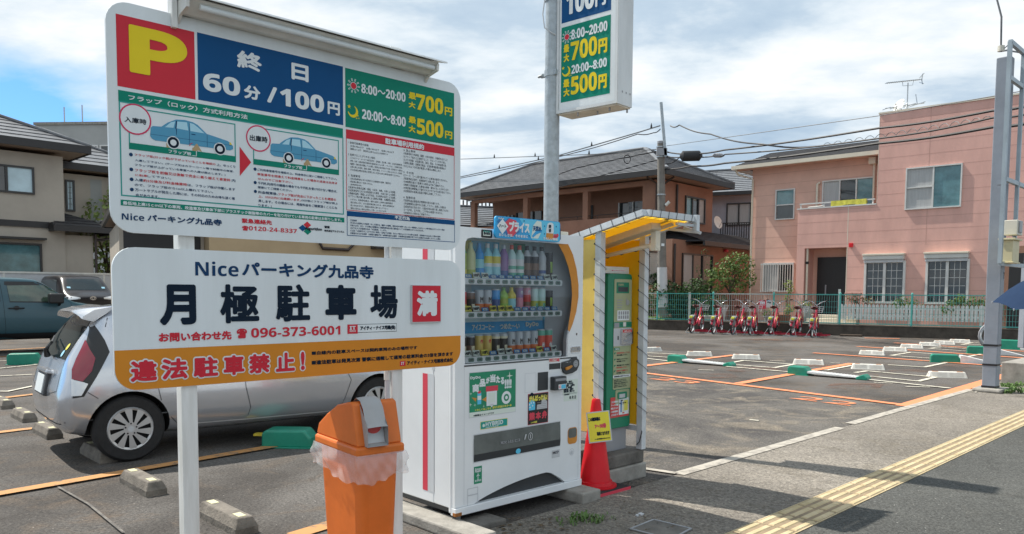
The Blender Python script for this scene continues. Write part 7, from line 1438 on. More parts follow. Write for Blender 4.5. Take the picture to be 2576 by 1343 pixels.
b.build('louvres', lb_)
# --- boundary wall on the left
bp0 = G(-80, 735 + 1.5 * 1930 / 27); bw0 = thing('boundary_fence', 'long pale metal boundary fence behind the parked cars', 'fence', (bp0.x, bp0.y, 0), 40.)
ztop = AY(60, 687, 28.5).z; b = MB(); b.box(-14, 0, 0, 26, .05, ztop - .06, 'light_grey'); b.box(-14, -.03, ztop - .06, 26, .08, ztop, 'old_white')
for i in range(14): b.box(-14 + 3 * i, -.02, 0, -13.94 + 3 * i, 0, ztop - .06, 'old_white')
b.build('panel', bw0)
# ------------------------------------------------------------------ green mesh fence on a dark kerb wall
FA, FB = G(1621, 831), G(2475, 859); _n = Vector((.512, .859, 0)) * .9; FA += _n; FB += _n; fdir = (FB - FA).normalized(); fdg = math.degrees(math.atan2(fdir.y, fdir.x))
FP = Plane(FA, fdg); WH = .40
mat('mesh_teal', (.09, .40, .36), .45, var=.06); mat('mesh_pale', (.50, .58, .56), .45, var=.05); mat('kerb_dark', (.075, .064, .052), .9, var=.3, vs=3, bump=.4, bs=40)
fl0, fl1 = FP(1470, 800)[0], 22.0
b = MB(); b.box(fl0, 0, 0, fl1, .16, WH, 'kerb_dark'); b.box(fl0, -.012, WH - .05, fl1, .172, WH + .004, 'kerb_dark')
o = tag(b.build('kerb_wall', bevel=.01), 'long low dark concrete wall under the green mesh fence', 'wall'); o.location = (FA.x, FA.y, 0); o.rotation_euler = (0, 0, rad(fdg))
fc = thing('mesh_fence', 'teal green wire mesh fence on posts along the far edge of the lot', 'fence', (FA.x, FA.y, 0), fdg)
zf0, zf1 = WH + .02, 1.50; px_ = [FP(*Z6(245, 500))[0], FP(*Z6(965, 500))[0], FP(*Z6(1745, 500))[0], FP(*Z7(175, 700))[0], FP(*Z7(1035, 700))[0]]
sp_ = px_[4] - px_[3]; px_ += [px_[4] + sp_ * i for i in (1, 2, 3)]; px_ = [px_[0] - (px_[1] - px_[0])] + px_
for x in px_:
    b = MB(); b.tube([(x, .08, WH - .02), (x, .08, zf1 + .05)], .036, 'mesh_teal', 10); b.lathe([(.04, 0), (.04, .015), (.02, .035)], 'mesh_teal', 10, (x, .08, zf1 + .04)); b.build('post', fc, smooth=40)
for i in range(len(px_) - 1):
    x0, x1 = px_[i] + .03, px_[i + 1] - .03; b = MB(); m = 'mesh_pale' if i < 1 or i == 2 else 'mesh_teal'
    n = int((x1 - x0) / .085)
    for k in range(n + 1): x = lerp(x0, x1, k / n); b.box(x - .0045, .074, zf0, x + .0045, .083, zf1, m)
    for z in [zf0 + .02, zf0 + .22, zf0 + .42, zf0 + .62, zf0 + .82, zf1 - .02]: b.box(x0, .068, z - .0045, x1, .074, z + .0045, m)
    for z in (zf0 + .03, zf1 - .01): b.bar((x0, .04, z), (x1, .04, z), .03, .018, m); b.bar((x0, .08, z + .02), (x1, .08, z + .02), .02, .012, m)
    b.build('mesh_panel', fc)
for q in ((635, 430), (155 + 0, 0)):
    x = FP(*Z6(635, 430))[0] if q[0] == 635 else FP(*Z7(152, 700))[0]; b = MB(); b.box(x - .04, .30, .2, x + .04, .36, zf1 + (.05 if q[0] == 635 else .2), 'old_white'); o = b.build('fence_post'); o.location = (FA.x, FA.y, 0); o.rotation_euler = (0, 0, rad(fdg)); tag(o, 'pale square post just behind the mesh fence ' + ('near the utility pole' if q[0] == 635 else 'left of the white picket fence'), 'post')
# raised garden ground behind the wall, small lawn
mat('garden_soil', (.13, .11, .085), .95, var=.3, vs=3, bump=.5, bs=30); mat('lawn', (.14, .24, .05), .9, var=.3, vs=9, bump=.6, bs=60)
Rf = Matrix.Rotation(rad(fdg), 3, 'Z'); floc = lambda x, y, z=0.: FA + Rf @ Vector((x, y, 0)) + Vector((0, 0, z))
b = MB(); b.add([floc(fl0, .17, WH - .06), floc(fl1, .17, WH - .06), floc(fl1, 9, WH - .06), floc(fl0, 9, WH - .06)], [(0, 1, 2, 3)], 'garden_soil'); struct(b.build('garden_ground'))
x0 = FP(*Z6(95, 560))[0]; x1 = FP(*Z6(230, 560))[0]; b = MB(); b.add([floc(x0 - 2, .6, WH - .05), floc(x1, .6, WH - .05), floc(x1, 2.2, WH + .05), floc(x0 - 2, 2.2, WH + .05)], [(0, 1, 2, 3)], 'lawn')
random.seed(2)
for i in range(260): p = floc(random.uniform(x0 - 2, x1), random.uniform(.6, 2.2), WH - .02); tuft(b, p, 2, .16, 'lawn', .03)
stuff(b.build('lawn'))
# white picket fence
KP = Plane(floc(0, .9), fdg); u = KP(*Z7(200, 650)); v = KP(*Z7(1900, 860)); kb = KP(*Z7(1000, 845))[1]; kt = KP(*Z7(1000, 650))[1]
kf = thing('picket_fence', 'white wooden picket fence with pointed slats in front of the pink house', 'fence', floc(0, .9), fdg)
b = MB(); n = 33
for i in range(n):
    x = lerp(u[0], v[0] - .25, i / (n - 1)); b.prism([(x - .05, kb), (x + .05, kb), (x + .05, kt - .05), (x, kt), (x - .05, kt - .05)], 0, .02, 'white_paint')
b.prism([(v[0] - .17, kb), (v[0], kb), (v[0], kt - .04), (v[0] - .085, kt), (v[0] - .17, kt - .04)], 0, .02, 'white_paint'); b.build('pickets', kf)
for z in (kb + .12, kt - .2):
    b = MB(); b.box(u[0], .021, z, v[0], .05, z + .07, 'white_paint'); b.build('rail', kf)
b = MB()
for x in (u[0] + .1, (u[0] + v[0]) / 2, v[0] - .1): b.box(x - .04, .051, WH - .1, x + .04, .12, kt - .1, 'white_paint')
b.build('rail_posts', kf)
p = KP(*Z7(215, 510)); q = KP(*Z7(345, 900)); b = MB(); b.box(p[0], .9, .3, q[0] + .05, 1.25, p[1] - .08, 'wall_pink'); b.box(p[0] - .05, .85, p[1] - .08, q[0] + .1, 1.3, p[1], 'pink_joint'); o = b.build('gate_pillar', bevel=.01); o.location = floc(0, .9); o.rotation_euler = (0, 0, rad(fdg)); tag(o, 'short pink gate pillar with dark cap at the left end of the picket fence', 'pillar')
# ------------------------------------------------------------------ plants
def leafmat(name, c1, c2, c3):
    mat(name, c1, .6, var=0); m = MATS[name]; t = m.node_tree; b = t.nodes['Principled BSDF']; g = t.nodes.new('ShaderNodeObjectInfo'); ge = t.nodes.new('ShaderNodeNewGeometry')
    r = t.nodes.new('ShaderNodeValToRGB'); e = r.color_ramp.elements; e.new(.5)
    for el, (p, c) in zip(e, ((.0, c1), (.55, c2), (1., c3))): el.position = p; el.color = (*c, 1)
    t.links.new(ge.outputs['Random Per Island'], r.inputs[0]); t.links.new(r.outputs[0], b.inputs['Base Color'])
    tr = t.nodes.new('ShaderNodeBsdfTranslucent'); t.links.new(r.outputs[0], tr.inputs[0]); x = t.nodes.new('ShaderNodeMixShader'); x.inputs[0].default_value = .3
    t.links.new(b.outputs[0], x.inputs[1]); t.links.new(tr.outputs[0], x.inputs[2]); t.links.new(x.outputs[0], t.nodes['Material Output'].inputs[0])
leafmat('leaf_dark', (.025, .055, .018), (.05, .10, .028), (.08, .15, .04)); leafmat('leaf_mid', (.05, .10, .025), (.10, .18, .04), (.20, .27, .07)); leafmat('leaf_light', (.12, .19, .04), (.22, .30, .07), (.36, .40, .14)); leafmat('leaf_red', (.12, .05, .03), (.22, .10, .06), (.15, .2, .06))
mat('bark', (.10, .075, .055), .9, var=.3, vs=12, bump=.6, bs=40)
def leaves(b, clumps, per, size, m, rng, stretch=1.):
    for cx_, cy_, cz_, r in clumps:
        for _ in range(int(per * r * r * 6)):
            while True:
                v = Vector((rng.uniform(-1, 1), rng.uniform(-1, 1), rng.uniform(-1, 1)))
                if .15 < v.length < 1: break
            v = v.normalized() * (v.length ** .45)
            p = Vector((cx_, cy_, cz_)) + Vector((v.x * r, v.y * r, v.z * r * .85 * stretch)); nrm = (v + Vector((rng.uniform(-.8, .8), rng.uniform(-.8, .8), rng.uniform(-.3, .9)))).normalized()
            t_ = nrm.orthogonal().normalized(); t_ = Matrix.Rotation(rng.uniform(0, 6.28), 3, nrm) @ t_; w = nrm.cross(t_); s = size * rng.uniform(.6, 1.4)
            b.add([p - t_ * s * .5, p + w * s * .3 + nrm * s * .08, p + t_ * s * .55, p - w * s * .3 + nrm * s * .08], [(0, 1, 2, 3)], m)
def plant(name, label, cat, loc, clumps, per, size, m, seed, trunk=None, group=None, stretch=1., pot=None):
    t = thing(name, label, cat, loc, 0, group); rng = random.Random(seed); b = MB(); leaves(b, clumps, per, size, m, rng, stretch); b.build('foliage', t)
    b = MB()
    if trunk:
        h, r = trunk; b.tube([(0, 0, 0), (.02, 0, h * .5), (0, .02, h)], [r, r * .8, r * .6], 'bark', 8)
        for c in clumps: b.tube([(0, 0, h * .8), (c[0] * .5, c[1] * .5, lerp(h, c[2], .5)), (c[0], c[1], c[2])], [r * .5, r * .35, r * .12], 'bark', 5)
    else:
        for c in clumps: b.tube([(c[0] * .4, c[1] * .4, 0), (c[0], c[1], c[2])], [.02, .008], 'bark', 5)
    b.build('trunk' if trunk else 'stems', t, smooth=50)
    if pot: b = MB(); b.lathe([(pot[0] * .7, -pot[1]), (pot[0], -.02), (pot[0] * 1.08, -.02), (pot[0] * 1.08, .02), (pot[0] * .9, .02)], pot[2], 14); b.build('pot', t, smooth=40)
    return t
def blob(w, h, d, n, r, seed, z0=0.):
    rng = random.Random(seed); return [(rng.uniform(-1, 1) * w, rng.uniform(-1, 1) * d, z0 + rng.uniform(.25, 1) * h, r * rng.uniform(.7, 1.25)) for _ in range(n)]
mat('pot_clay', (.30, .12, .07), .8, var=.15, vs=8); mat('pot_white', (.52, .52, .50), .6, var=.1); mat('pot_grey', (.33, .34, .33), .8, var=.15)
def fpos(zx, zy, y, z=WH - .05): return floc(Plane(floc(0, y), fdg)(*Z6(zx, zy))[0], y, z)
plant('shrub', 'dark green shrub behind the left end of the mesh fence, left of the utility pole', 'shrub', fpos(200, 500, 2.6), blob(.55, 1.0, .4, 7, .34, 4), 150, .12, 'leaf_dark', 4)
plant('shrub', 'dense dark shrub behind the mesh fence, right beside the utility pole foot', 'shrub', fpos(520, 500, 2.4), blob(.75, 1.15, .4, 9, .36, 5), 150, .12, 'leaf_dark', 5)
plant('shrub', 'small mid green shrub behind the fence between the utility pole and the bicycles', 'shrub', fpos(880, 500, 2.2), blob(.35, 1.25, .3, 5, .24, 6), 150, .10, 'leaf_mid', 6)
plant('shrub', 'thin leafy shrub behind the second fence post', 'shrub', fpos(1060, 440, 2.6), blob(.35, 1.4, .3, 5, .26, 8), 130, .10, 'leaf_mid', 8)
plant('hedge', 'dark clipped hedge along the wall of the terracotta house', 'hedge', fpos(660, 200, 2.6), blob(1.5, 1.9, .4, 16, .44, 9), 120, .13, 'leaf_dark', 9)
plant('tree', 'bushy light green tree against the left corner of the pink house', 'tree', fpos(1190, 200, 3.2), [(0, 0, 2.0, .6), (.55, .1, 2.4, .55), (-.5, -.1, 1.75, .5), (.2, 0, 2.6, .45), (.65, 0, 1.8, .5), (-.15, .1, 2.3, .5), (.5, 0, 2.7, .3), (-.8, 0, 2.0, .34), (.3, -.2, 1.4, .4)], 110, .12, 'leaf_mid', 12, (1.5, .06))
plant('sapling', 'spindly bare-stemmed sapling before the patio window of the terracotta house', 'tree', fpos(840, 100, 2.3), [(0, 0, 2.0, .22), (.3, 0, 2.4, .2), (-.25, 0, 2.2, .18), (.1, 0, 2.9, .2)], 60, .09, 'leaf_dark', 13, (1.5, .025))
plant('potted_plant', 'leafy yellow green climber below the white window grille', 'plant', fpos(1930, 560, 3.2), [(0, 0, 1.55, .22), (.1, 0, 1.3, .16), (-.05, 0, 1.0, .13), (.0, 0, .7, .12)], 170, .09, 'leaf_light', 14, None, 'potted plants outside the pink house', 1., (.2, .35, 'pot_clay'))
plant('potted_plant', 'bushy plant in a big clay pot behind the fifth bicycle', 'plant', fpos(1890, 530, 1.0, WH + .28), blob(.2, .3, .15, 4, .17, 15), 170, .08, 'leaf_light', 15, None, 'potted plants outside the pink house', 1., (.24, .34, 'pot_clay'))
plant('potted_plant', 'small green plant in a low pot behind the fourth bicycle', 'plant', fpos(1680, 520, 1.0, WH + .22), blob(.25, .25, .15, 4, .15, 16), 160, .07, 'leaf_mid', 16, None, 'potted plants outside the pink house', 1., (.16, .22, 'pot_grey'))
plant('potted_plant', 'white square pot with small plant behind the second bicycle', 'plant', fpos(1090, 520, .9, WH + .5), blob(.1, .15, .1, 3, .12, 17), 160, .06, 'leaf_mid', 17, None, 'potted plants outside the pink house', 1., (.17, .5, 'pot_white'))
plant('potted_plant', 'low white trough with ground plants right of the first bicycle', 'plant', fpos(900, 560, .9, WH + .18), blob(.15, .1, .1, 3, .10, 18), 160, .06, 'leaf_mid', 18, None, 'potted plants outside the pink house', 1., (.2, .2, 'pot_white'))
plant('potted_plant', 'trailing plant on the porch step behind the seventh bicycle', 'plant', fpos(2190, 450, 1.4, WH + .6), blob(.3, .25, .15, 4, .15, 19), 160, .07, 'leaf_light', 19, None, 'potted plants outside the pink house', 1., (.16, .6, 'pot_grey'))
def kpos(zx, zy, y=.35): s_ = KP(*Z7(zx, zy)); return floc(s_[0], .9 + y, 0) + Vector((0, 0, s_[1]))
plant('planter_shrub', 'reddish leafy shrub over the left end of the picket fence', 'shrub', kpos(400, 660) - Vector((0, 0, .5)), blob(.45, .5, .12, 7, .20, 20, .3), 130, .09, 'leaf_red', 20)
plant('planter_shrub', 'green shrub over the middle of the picket fence', 'shrub', kpos(1010, 660) - Vector((0, 0, .5)), blob(.65, .35, .12, 9, .19, 21, .3), 150, .09, 'leaf_mid', 21)
plant('planter_shrub', 'dense green shrub over the right end of the picket fence', 'shrub', kpos(1740, 670) - Vector((0, 0, .5)), blob(.9, .45, .12, 14, .21, 22, .3), 150, .09, 'leaf_mid', 22)
# tree between the houses on the left
tp_ = AY(*Z5(785, 800), 33.); plant('tree', 'sunlit green tree showing between the taupe house and the sign board', 'tree', (tp_.x, tp_.y, 0), [(0, 0, 4.6, 1.), (.7, .2, 5.4, .8), (-.3, 0, 3.6, .8), (.9, 0, 3.9, .9), (.2, .1, 2.6, .8), (.9, 0, 2.2, .7)], 45, .22, 'leaf_light', 30, (2.6, .12))
tp_ = G(420, 735 + 1.5 * 1930 / 17.); plant('shrub', 'dark shrub in the gap between the two sign panels', 'shrub', (tp_.x - 1.2, tp_.y + 8, 0), blob(1.2, 2.9, .5, 12, .6, 31), 60, .2, 'leaf_dark', 31)
tp_ = G(2533, 983); b = MB(); random.seed(8)
for i in range(46): tuft(b, G(random.uniform(2520, 2570), random.uniform(968, 990), .01), 5, .09, 'weed', .05)
stuff(b.build('kerbside_grass'))
# porch steps of the pink house
sp0 = floc(FP(*Z6(2430, 600))[0], .8, 0); b = MB()
for i in range(3): b.box(-.9, .35 * i, WH - .1, .9, 1.3, WH + .05 + .13 * i, 'trim_cream')
o = b.build('porch_steps', bevel=.01); o.location = sp0; o.rotation_euler = (0, 0, rad(fdg)); tag(o, 'cream tiled steps behind the fence below the front door', 'steps')

# ------------------------------------------------------------------ red bicycles
mat('bike_red', (.40, .008, .035), .3, var=.05, coat=.5); mat('bike_dark', (.02, .02, .022), .5, var=.1); mat('saddle', (.10, .03, .028), .6, var=.1); mat('tag_lime', (.70, .72, .06), .5, var=0); mat('bike_grey', (.17, .19, .20), .55, var=.1)
BK = 1.16
def bike():
    t = thing('bicycle', '', 'bicycle', group='red rental bicycles in a row before the fence')
    def ring_(b, x, r, w, m, n=24): b.add([(x + q * math.cos(6.2832 * i / n), y, r0 + q * math.sin(6.2832 * i / n)) for q, y in ((r - w, -.02), (r, -.018), (r, .018), (r - w, .02)) for i in range(n)], [(k * n + i, k * n + (i + 1) % n, ((k + 1) % 4) * n + (i + 1) % n, ((k + 1) % 4) * n + i) for k in range(4) for i in range(n)], m)
    r0 = .255
    for x in (0., 1.02):
        b = MB(); ring_(b, x, .255, .03, 'tyre'); w = b.build('wheel', t, smooth=50); b = MB(); ring_(b, x, .226, .016, 'steel')
        for i in range(12): a = .5236 * i; b.bar((x, 0, r0), (x + .215 * math.cos(a), 0, r0 + .215 * math.sin(a)), .004, .004, 'steel')
        b.lathe([(.02, -.04), (.02, .04)], 'bike_dark', 8, (x, 0, r0)); b.build('rim', w)
        b = MB(); n = 12; a0, a1 = (.25, 2.9) if x < .5 else (.9, 3.3)
        b.add([(x + q * math.cos(lerp(a0, a1, i / n)), y, r0 + q * math.sin(lerp(a0, a1, i / n))) for i in range(n + 1) for q, y in ((.275, -.032), (.285, 0), (.275, .032))], [(3 * i + j, 3 * i + j + 1, 3 * i + j + 4, 3 * i + j + 3) for i in range(n) for j in range(2)], 'bike_red'); b.build('mudguard', t)
    b = MB(); b.tube([(.36, 0, .30), (.30, 0, .62), (.27, 0, .74)], .020, 'bike_red', 8); b.tube([(.84, 0, .80), (.72, 0, .55), (.55, 0, .36), (.36, 0, .30)], .032, 'bike_red', 10); b.tube([(.88, 0, .72), (.84, 0, .85)], .026, 'bike_red', 10)
    for y in (-.06, .06): b.tube([(0, y, .255), (.36, y * .4, .30)], .012, 'bike_red', 6); b.tube([(0, y, .255), (.29, y * .4, .64)], .010, 'bike_red', 6); b.tube([(1.02, y, .255), (.92, y * .9, .56), (.88, y * .4, .70)], .014, 'bike_red', 6)
    b.build('frame', t, smooth=50)
    b = MB(); b.add([(-.06, -.075, .93), (-.06, .075, .93), (.10, .06, .93), (.22, .018, .925), (.22, -.018, .925), (.10, -.06, .93)], [(0, 1, 2, 3, 4, 5)], 'saddle'); b.M = Matrix.Translation((.24, 0, .88)); b.lathe([(.03, -.05), (.10, -.02), (.115, .015), (.08, .045), (.02, .05)], 'saddle', 12, (-.02, 0, 0)); b.M = Matrix.Translation((.36, 0, .90)) @ Matrix.Scale(.7, 4, (0, 1, 0)); b.lathe([(.03, -.04), (.075, -.01), (.06, .025), (.02, .03)], 'saddle', 12); b.M = None; b.build('saddle', t, smooth=50); b = MB(); b.tube([(.275, 0, .70), (.25, 0, .86)], .014, 'chrome', 8); b.build('seat_post', t)
    b = MB(); b.tube([(.83, 0, .85), (.81, 0, .95)], .016, 'chrome', 8); b.tube([(.60, -.30, 1.09), (.72, -.27, 1.10), (.80, -.14, 1.06), (.81, 0, .95), (.80, .14, 1.06), (.72, .27, 1.10), (.60, .30, 1.09)], .013, 'chrome', 8); hb = b.build('handlebar', t, smooth=60)
    for y in (-.298, .298):
        b = MB(); b.tube([(.58, y, 1.088), (.70, y * .94, 1.102)], .020, 'bike_dark', 8); b.build('grip', hb)
    b = MB(); b.tube([(.72, -.05, 1.0), (.9, -.1, 1.05), (.95, 0, .8)], .005, 'bike_dark', 5); b.tube([(.72, .05, 1.0), (.9, .1, 1.05), (.95, 0, .8)], .005, 'bike_dark', 5); b.build('brake_cable', t)
    b = MB()                                                # front wire basket
    for z, s in ((.74, .8), (.80, .87), (.86, .94), (.92, 1.)):
        X0, X1, Y = .93, .93 + .26 * s, .17 * s; c = [(X0, -Y, z), (X1, -Y, z), (X1, Y, z), (X0, Y, z)]
        for i in range(4): b.bar(c[i], c[(i + 1) % 4], .009, .009, 'light_grey')
    for u in (-1, -.33, .33, 1): b.bar((.93 + .21, .136 * u, .74), (.93 + .26, .17 * u, .92), .007, .007, 'light_grey'); b.bar((.93, .136 * u, .74), (.93, .17 * u, .92), .007, .007, 'light_grey'); b.bar((.93, .136 * u, .74), (1.14, .136 * u, .74), .007, .007, 'light_grey')
    b.build('basket', t)
    b = MB(); b.prism([(-.24, .34), (-.17, .52), (.0, .60), (.12, .60), (.12, .54), (-.02, .52), (-.14, .45), (-.19, .33)], -.07, .07, 'bike_grey'); b.box(-.26, -.05, .42, -.20, .05, .47, 'tail_red'); b.box(-.21, -.045, .50, -.10, .045, .57, 'tag_lime'); b.build('rear_guard', t, bevel=.01)
    b = MB(); b.tube([(.40, -.07, .29), (.40, -.10, .30), (.46, -.10, .16)], .012, 'bike_dark', 6); b.box(.42, -.15, .145, .50, -.08, .17, 'bike_dark'); b.build('crank', t); b = MB(); b.tube([(.36, .07, .30), (.36, .10, .30), (.28, .10, .44)], .012, 'bike_dark', 6); b.box(.24, .08, .43, .32, .15, .455, 'bike_dark'); b.build('crank', t)
    b = MB(); b.tube([(0, -.05, .24), (-.12, -.16, .02), (-.12, .16, .02), (0, .05, .24)], .010, 'steel', 6); b.build('stand', t)
    b = MB(); b.box(.60, -.036, .48, .70, -.033, .58, 'tag_yellow') if False else b.tube([(.60, -.034, .42), (.74, -.034, .60)], .008, 'tag_lime', 5); b.build('frame_decal', t)
    return t
b0 = bike(); ORD = ('leftmost of the seven, before the densest fence shrubs', 'second from the left, by the second teal fence post', 'third from the left, next to the white pot', 'middle one of the seven, just left of the red notice', 'third from the right, beside the white fence notice', 'second from the right, before the pink porch wall', 'rightmost of the seven, nearest the porch steps')
for i, q in enumerate(((712, 732), (985, 745), (1228, 752), (1440, 758), (1692, 757), (1962, 768), (2208, 787))):
    p = G(*Z6(*q)); lab = 'red rental bicycle, ' + ORD[i]; dg_ = (59, 62, 56, 63, 60, 58, 62)[i]
    t = b0 if i == 0 else dup(b0, p, dg_, lab)
    t.location = p + Vector((-.28, -.95, 0)); t.rotation_euler = (rad((4, 2, 5, 1, 3, 6, 2)[i]), 0, rad(dg_)); t['label'] = lab; t.scale = (BK, BK, BK)
mat('bars_black', (.02, .02, .022), .4, var=0)
ra, rb_ = G(*Z6(640, 728)) + Vector((-.28, -1.0, 0)), G(*Z6(2360, 790)) + Vector((-.28, -1.0, 0)); d = rb_ - ra
rk_ = thing('bike_rack', 'low red steel bicycle rack rails on the ground under the row of red bicycles', 'bike rack', (ra.x, ra.y, 0), math.degrees(math.atan2(d.y, d.x)))
b = MB(); L_ = d.length
for y in (.5, .95): b.bar((0, y, .06), (L_, y, .06), .05, .05, 'bike_red')
b.build('rail', rk_)
for i in range(7):
    b = MB(); x = L_ * (i + .35) / 7; b.bar((x, .45, .1), (x, 1.3, .1), .03, .03, 'bike_red'); b.bar((x + .1, .45, .1), (x + .1, 1.3, .1), .03, .03, 'bike_red'); b.bar((x - .2, -.05, .015), (x + .3, -.05, .015), .04, .025, 'steel'); b.build('wheel_channel', rk_)
# notices on the fence
for a, c, m, lab in (((1562, 322), (1652, 437), 'vm_red', 'red notice plate tied to the mesh fence behind the bicycles'), ((1658, 322), (1728, 420), 'old_white', 'white notice plate tied to the mesh fence right of the red one')):
    p = FP(*Z6(*a)); q = FP(*Z6(*c)); b = MB(); b.box(p[0], .02, q[1], q[0], .032, p[1], m); h = p[1] - q[1]; w = q[0] - p[0]
    if m == 'vm_red': T(b, '駐輪場', p[0] + w * .15, q[1] + h * .55, q[0] - w * .15, q[1] + h * .85, .018, 'sign_white', .05); b.rect(p[0] + w * .1, q[1] + h * .42, q[0] - w * .1, q[1] + h * .48, .0185, 'sign_white')
    else:
        for k, (u_, v_) in enumerate(((.2, .6), (.55, .55))): b.rect(p[0] + w * u_, q[1] + h * v_, p[0] + w * (u_ + .25), q[1] + h * (v_ + .2), .0185, 'ink')
        b.rect(p[0] + w * .15, q[1] + h * .85, q[0] - w * .3, q[1] + h * .92, .0185, 'sky_blue')
    o = b.build('notice_plate'); o.location = (FA.x, FA.y, 0); o.rotation_euler = (0, 0, rad(fdg)); tag(o, lab, 'notice')
p = FP(*Z7(200, 1010)); q = FP(*Z7(455, 1030)); b = MB(); b.box(p[0], -.5, .0, q[0], -.25, .07, 'bark'); o = b.build('timber_board', bevel=.006); o.location = (FA.x, FA.y, 0); o.rotation_euler = (0, 0, rad(fdg)); tag(o, 'weathered board lying at the foot of the kerb wall right of the bicycles', 'board')

# ------------------------------------------------------------------ utility pole and cables
UP = Vector((AY(1668, 740, 33.2).x, 33.2, 0)); uz = lambda zy: AY(1655, (500 + zy / 1.9184) / 1.5907, 33.2).z
mat('pole_concrete', (.20, .185, .165), .85, var=.15, vs=4, bump=.2); mat('pole_wrap', (.55, .56, .57), .5, var=.06); mat('cable_black', (.02, .02, .022), .6, var=0); mat('wire_grey', (.14, .15, .16), .6, var=0)
ut = thing('utility_pole', 'leaning concrete utility pole with white lower wrap in front of the terracotta house', 'utility pole', UP)
tz = uz(135); lean = Vector((AY(*Z4(1618, 135), 33.2).x - UP.x, 0, 0)); mid = lambda z: Vector((lean.x * (z / tz), 0, z))
b = MB(); b.tube([mid(0), mid(tz * .5), mid(tz)], [.21, .18, .15], 'pole_concrete', 16); b.lathe([(.16, 0), (.16, .10), (.05, .14)], 'grey_plastic', 12, tuple(mid(tz - .05))); b.build('pole_shaft', ut, smooth=50)
b = MB(); z0, z1 = uz(1560), uz(1093); b.tube([mid(.9), mid(z1)], [.235, .215], 'pole_wrap', 16); b.build('protective_wrap', ut, smooth=50)
b = MB(); z0 = uz(250); z1 = uz(0) + .9; x = AY(*Z4(1655, 200), 33.).x - UP.x; xt = AY(*Z4(1625, 0), 33.).x - UP.x; b.bar((x, -.2, z0), (xt - .05, -.2, z1), .11, .10, 'galv'); b.build('extension_arm', ut)
for zy in (175, 250, 540): b = MB(); c = mid(uz(zy)); b.lathe([(.19, 0), (.19, .05)], 'steel', 14, tuple(c)); b.build('band', ut, smooth=50)
b = MB(); b.box(mid(uz(210)).x - .22, -.25, uz(240), mid(uz(210)).x + .22, -.15, uz(185), 'grey_plastic'); b.build('bracket_plate', ut); b = MB(); b.tube([mid(uz(620)) + Vector((.15, -.15, 0)), mid(uz(610)) + Vector((.3, -.2, .1))], .07, 'old_white', 8); b.build('street_light', ut, smooth=50); b = MB(); b.box(mid(uz(920)).x - .06, -.24, uz(932), mid(uz(920)).x + .06, -.22, uz(912), 'sign_white'); b.build('number_plate', ut)
def cable(pts, r, m, label, sag=0.):
    """pts: (zoom4 x, y, depth)"""
    ps = [AY(*Z4(x, y), dd + max(0, min(1, (dd - 25) / 7)) * 1.2) for x, y, dd in pts]; out = []
    for i in range(len(ps) - 1):
        for k in range(8): u = k / 8; out.append(ps[i].lerp(ps[i + 1], u) - Vector((0, 0, sag * math.sin(math.pi * u))))
    out.append(ps[-1]); b = MB(); b.tube(out, r, m, 5); return tag(b.build('overhead_cable', smooth=60), label, 'cable', 'overhead cables')
def r5z4(x, y): return ((2900 + x / 1.4139 - 1800) * 1.9184, (250 + y / 1.4139 - 500) * 1.9184)
A_ = lambda x, y, d: (*r5z4(x, y), d)
cable([(1612, 5, 32), (1450, 55, 33), (830, 235, 38), (80, 398, 46), (-300, 470, 50)], .028, 'wire_grey', 'upper grey cable running left from the top of the utility pole')
cable([(1615, 30, 32), (1560, 60, 32.2), (1440, 70, 33), (830, 245, 38), (80, 408, 46), (-300, 480, 50)], .022, 'cable_black', 'sagging service cable looped below the upper left cable', .05)
cable([(1605, 185, 32), (1100, 225, 36), (80, 262, 46), (-300, 275, 50)], .02, 'wire_grey', 'nearly level grey cable left of the pole above the roof ridge')
cable([(1600, 200, 32), (1400, 240, 33), (1170, 285, 34.5), (970, 330, 36), (830, 380, 37.5)], .026, 'cable_black', 'black cable dropping left across the terracotta roof')
cable([(1600, 265, 32), (1300, 350, 33), (830, 480, 36), (130, 585, 40)], .02, 'cable_black', 'lowest thin cable crossing the terracotta eaves')
cable([(1690, 5, 32), (1760, 0, 31.5), (2000, 70, 29), (2398, 148, 25), A_(560, 470, 24)], .026, 'cable_black', 'black cable arching right from the top of the utility pole', .08)
cable([(1665, 160, 32), A_(0, 425, 27), A_(860, 303, 22), A_(1520, 190, 18), A_(1800, 140, 16.5)], .012, 'wire_grey', 'thin high wire running right to the pink house parapet')
cable([(1655, 205, 32), (1850, 222, 30), A_(0, 495, 27), A_(870, 372, 21), A_(1520, 272, 17), A_(1800, 222, 15.5)], .03, 'cable_black', 'thick black cable crossing the pink house, topmost of the heavy ones', .04)
cable([(1650, 240, 32), (1830, 240, 30), (2060, 235, 28.5), A_(0, 520, 27), A_(870, 430, 21), A_(1520, 312, 17), A_(1800, 265, 15.5)], .024, 'cable_black', 'black cable with spiral hanger crossing the pink house', .05)
cable([(1650, 340, 32), (1850, 315, 30), A_(0, 570, 27), A_(870, 458, 21), A_(1520, 365, 17), A_(1800, 322, 15.5)], .034, 'cable_black', 'lowest thick cable bundle crossing the pink house', .04)
cable([(1650, 300, 32), (1760, 250, 31), (1830, 240, 30)], .022, 'cable_black', 'short black jumper cable hanging right of the pole', .08)
pts = [];                                                  # spiral hanger
for i in range(90): u = i / 89; c = AY(*Z4(*r5z4(lerp(560, 1500, u), lerp(470, 318, u))), lerp(23, 17.2, u)); pts.append(c + Vector((0, .05 * math.cos(i * 1.1), .05 * math.sin(i * 1.1) + .02)))
b = MB(); b.tube(pts, .008, 'wire_grey', 4); tag(b.build('cable_spiral', smooth=60), 'pale spiral hanger wound round a cable before the pink house', 'cable', 'overhead cables')
